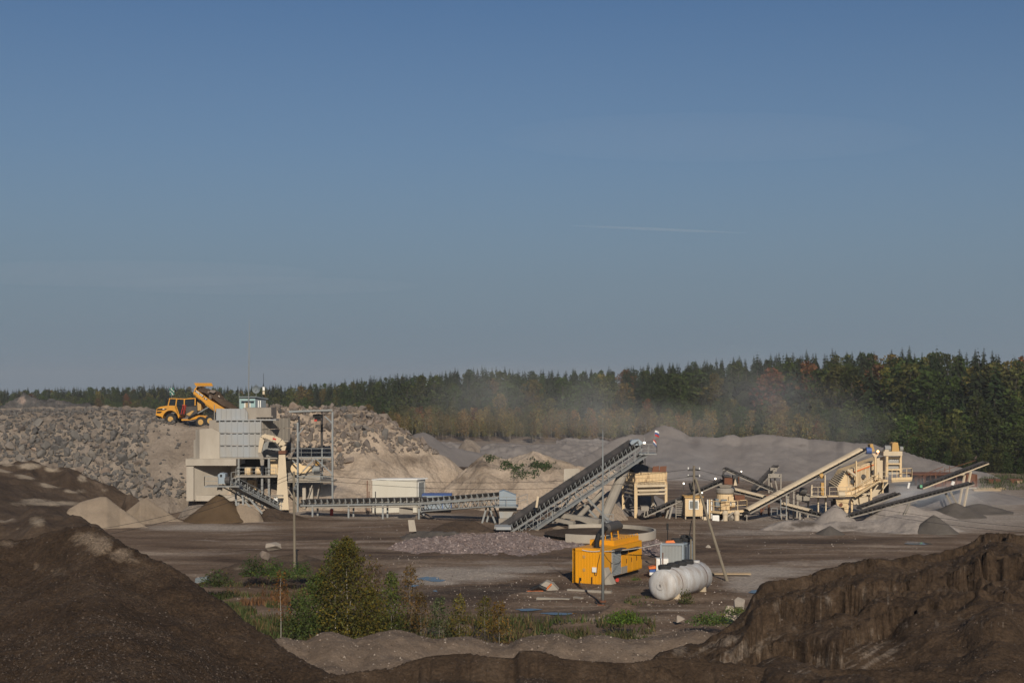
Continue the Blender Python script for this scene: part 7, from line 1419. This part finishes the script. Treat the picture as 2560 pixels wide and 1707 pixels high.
def grass(name, areas, n, hmin, hmax, cols, so_=None, seed=1):
    rs = np.random.RandomState(seed); Q = []; T = []; f = surf_z(so_) if so_ else None
    for _ in range(n):
        u0, u1, y0, y1 = areas[rs.randint(len(areas))]; u = rs.uniform(u0, u1); y = rs.uniform(y0, y1); x = (u-1280)*y/F; z = 0.0
        if vn(np.array(x/1.6), np.array(y/1.6), seed) < -.15: continue
        if f:
            z = f(x, y)[0]
            if z is None: continue
        h = rs.uniform(hmin, hmax); a = rs.uniform(0, 6.28); w = rs.uniform(.03, .06); dx, dy = np.cos(a)*w, np.sin(a)*w; lx, ly = rs.normal(0, .3*h, 2)
        Q.append([[x-dx, y-dy, z-.02], [x+dx, y+dy, z-.02], [x+lx+dx*.3, y+ly+dy*.3, z+h], [x+lx-dx*.3, y+ly-dy*.3, z+h*.95]]); T.append(np.array(cols[rs.randint(len(cols))])*rs.uniform(.7, 1.3))
    me = quads_mesh(name, np.array(Q), M['leaf'], np.array(T)); o = bpy.data.objects.new(name, me); COL.objects.link(o); o.color = (1, 1, 1, 1); return tag(o, kind='stuff')
GG = [(.055, .08, .024), (.07, .085, .028), (.09, .085, .035), (.045, .065, .022), (.11, .085, .04)]
grass('grass', [(540, 700, 80, 96), (560, 720, 79, 90), (520, 640, 90, 100)], 9000, .2, .6, GG, None, 5)
grass('grass', [(1330, 1640, 79, 90), (1340, 1620, 79, 84)], 5000, .2, .6, GG+[(.12, .09, .045), (.1, .085, .04)], None, 6)
grass('grass', [(640, 1330, 79, 90)], 7000, .2, .7, [(.1, .085, .035), (.08, .085, .03), (.12, .08, .04), (.055, .07, .025)], None, 7)
grass('grass', [(1560, 1800, 88, 106)], 3800, .08, .28, GG, weedy_rise, 8)
grass('grass', [(1390, 1480, 139, 147)], 1500, .1, .3, [(.06, .075, .03), (.07, .07, .03)], None, 9)
grass('grass', [(560, 850, 98, 112)], 4200, .1, .4, [(.08, .085, .035), (.1, .08, .04), (.13, .07, .035)], None, 10)
grass('grass', [(600, 720, 96, 101)], 700, .2, .5, [(.15, .075, .035), (.12, .07, .035)], None, 12)
grass('grass', [(2450, 2720, 205, 240)], 3500, .3, .9, [(.05, .075, .025), (.07, .08, .03)], None, 11)
# weeds on the overburden heap
ovo = bpy.data.objects['overburden_heap']; fz = surf_z(ovo); rs_ = random.Random(3); C = []
for cx, cy, k in ((1270, 1168, 26), (1290, 1178, 20), (1345, 1166, 30), (1365, 1172, 26), (1325, 1190, 14), (1225, 1150, 14), (1300, 1192, 10)):
    for _ in range(k):
        u = cx+rs_.gauss(0, 9); v = cy+rs_.gauss(0, 5)
        for y in np.linspace(170, 190, 40):
            x = (u-1280)*y/F; z = fz(x, y)[0]
            if z is not None and HZ+(CAMZ-z)*F/y < v: C.append((x, y, z)); break
rs2 = np.random.RandomState(4); CC = np.concatenate([np.array(c)+rs2.normal(size=(14, 3))*np.array([.28, .2, .16])+np.array([0, -.1, .15]) for c in C])
me = quads_mesh('weeds', leaf_quads(CC, .2, rs2), M['leaf'], rs2.uniform(.7, 1.3, (len(CC), 1))*np.ones((1, 3))); o = bpy.data.objects.new('weeds', me); COL.objects.link(o); o.color = (.05, .075, .03, 1); tag(o, kind='stuff')

# loose stones lying on the two big dark mounds, the berm and the yard
def stones(so_, n, areas, smin, smax, cols, seed, name='gravel'):
    rs = np.random.RandomState(seed); f = surf_z(so_); Q = []; T = []
    for _ in range(n):
        u0, u1, y0, y1 = areas[rs.randint(len(areas))]; u = rs.uniform(u0, u1); y = rs.uniform(y0, y1); x = (u-1280)*y/F; z = f(x, y)[0]
        if z is None or z < .02: continue
        r = smin+(smax-smin)*rs.rand()**4; c = np.array([x, y, z+r*.15]); a = rs.uniform(0, 6.28, 5)+0; k = [c+r*np.array([np.cos(i*2.09+a[0])*rs.uniform(.7, 1.1), np.sin(i*2.09+a[0])*rs.uniform(.7, 1.1), -.2]) for i in range(3)]; top = c+np.array([rs.uniform(-.3, .3)*r, rs.uniform(-.3, .3)*r, r*rs.uniform(.5, .9)])
        for i in range(3): Q.append([k[i], k[(i+1) % 3], top, top+1e-3])
        t = np.array(cols[rs.randint(len(cols))])*rs.uniform(.7, 1.3); T += [t, t, t]
    me = quads_mesh(name, np.array(Q), M['stones'], np.array(T)); o = bpy.data.objects.new(name, me); COL.objects.link(o); tag(o, kind='stuff')
EM = sorted([o for o in bpy.data.objects if o.name.startswith('earth_mound')], key=lambda o: o.location.x)
SC = [(.05, .036, .026), (.065, .048, .036), (.08, .062, .05), (.035, .026, .02), (.085, .068, .055), (.07, .048, .035)]
stones(EM[0], 15000, [(-40, 900, 42, 76), (-40, 700, 42, 60)], .015, .075, SC, 31)
stones(EM[1], 9000, [(1580, 2620, 42, 80)], .015, .08, SC, 32)
stones(bpy.data.objects['earth_berm'], 7000, [(620, 1840, 64, 80)], .02, .1, [(.12, .09, .068), (.18, .14, .11), (.24, .2, .165), (.08, .06, .046)], 33)
stones(bpy.data.objects['earth_bank'], 12000, [(700, 1900, 42, 64)], .015, .07, SC, 34)
stones(bpy.data.objects['stone_rubble_heap'], 9000, [(980, 1670, 117, 138)], .04, .17, [(.19, .14, .125), (.25, .195, .175), (.3, .245, .225), (.15, .108, .093)], 35)
stones(gr, 9000, [(480, 2400, 84, 160), (900, 2100, 86, 125)], 0.02, .1, [(.13, .125, .1), (.25, .21, .175), (.33, .28, .24), (.09, .065, .05)], 36)
# ================================================================= air
def volmat(name, c, dens, an=.2, soft=None, seed=0):
    m = bpy.data.materials.new(name); m.use_nodes = True; N = m.node_tree.nodes; L = m.node_tree.links
    N.remove(N['Principled BSDF']); v = N.new('ShaderNodeVolumePrincipled'); v.inputs['Color'].default_value = rgb(c); v.inputs['Density'].default_value = dens; v.inputs['Anisotropy'].default_value = an
    if soft:                                             # drifting dust: thick inside, wisps at the edge
        tc = N.new('ShaderNodeTexCoord'); ln = N.new('ShaderNodeVectorMath'); ln.operation = 'LENGTH'; L.new(tc.outputs['Object'], ln.inputs[0])
        f = math_(N, L, 'SUBTRACT', 1.0, ln.outputs['Value'], True)
        gp = N.new('ShaderNodeNewGeometry'); n = noise(N, L, gp.outputs['Position'], soft, 3, .6)
        k = math_(N, L, 'MULTIPLY', math_(N, L, 'SUBTRACT', n.outputs[0], .34, True), 3.2)
        L.new(math_(N, L, 'MULTIPLY', math_(N, L, 'MULTIPLY', f, k), dens), v.inputs['Density'])
    L.new(v.outputs[0], N['Material Output'].inputs['Volume']); return m
mb = MB((0, 0, 0)); mb.box((-3400, -120, -3.5), (3400, 2500, 48)); o = mb.build('haze', volmat('haze_air', (.95, .95, .95), (.00019))); tag(o, kind='stuff')
def ball(name, c, r, m, rot=(0, 0, 0)):
    bm = bmesh.new(); bmesh.ops.create_icosphere(bm, subdivisions=3, radius=1); me = bpy.data.meshes.new(name); bm.to_mesh(me); bm.free(); me.materials.append(m)
    o = bpy.data.objects.new(name, me); COL.objects.link(o); o.location = c; o.scale = r; o.rotation_euler = rot; return tag(o, kind='stuff')
DU = (.93, .96, 1.0)
ball('dust_cloud', P(2020, 1050, 285), (26, 22, 10), volmat('dust_plume', DU, .007, -.25, .09), (0, R(14), 0))
ball('dust_cloud', P(1900, 985, 300), (19, 20, 10.5), volmat('dust_plume', DU, .005, -.25, .09), (0, R(20), 0))
ball('dust_cloud', P(1330, 1010, 370), (40, 30, 13), volmat('dust_veil', DU, .008, -.25, .05))
ball('dust_cloud', P(1640, 1060, 330), (30, 25, 7), volmat('dust_veil', DU, .009, -.25, .06))
ball('dust_cloud', P(2320, 1235, 172), (9, 6, 2.6), volmat('dust_low', DU, .13, -.2, .25))
ball('dust_cloud', P(1700, 1165, 195), (9, 8, 5), volmat('dust_low', DU, .035, .1, .2))
ball('dust_cloud', P(830, 1235, 173), (5, 4, 2.6), volmat('dust_low', DU, .11, .1, .3))
ball('dust_cloud', P(2060, 1240, 172), (8, 6, 3), volmat('dust_low', DU, .05, .1, .25))
S.cycles.volume_step_rate = 2.0; S.cycles.volume_max_steps = 128
# high thin clouds and an aircraft trail, far beyond the haze
ca, cb = P(1425, 564, 9000), P(1870, 583, 9000); mb = MB(ca); n = 24
mb.tube([ca.lerp(cb, i/n) for i in range(n+1)], [2+9*math.sin(math.pi*min(1, (i+.3)/n*1.0)) for i in range(n+1)], 8)
tag(mb.build('contrail', volmat('ice_trail', (1, .96, .9), .007, 0)), 'thin pale aircraft trail low in the blue sky', 'contrail')
for i, (px, py, w, h, dn) in enumerate(((1780, 345, 1500, 150, .00006), (300, 685, 1400, 85, .00008), (650, 715, 1100, 55, .00007))):
    o = ball('cloud', P(px, py, 9500), (w, 500, h), volmat('thin_cloud', (.95, .93, .95), dn, .1)); o['kind'] = 'stuff'
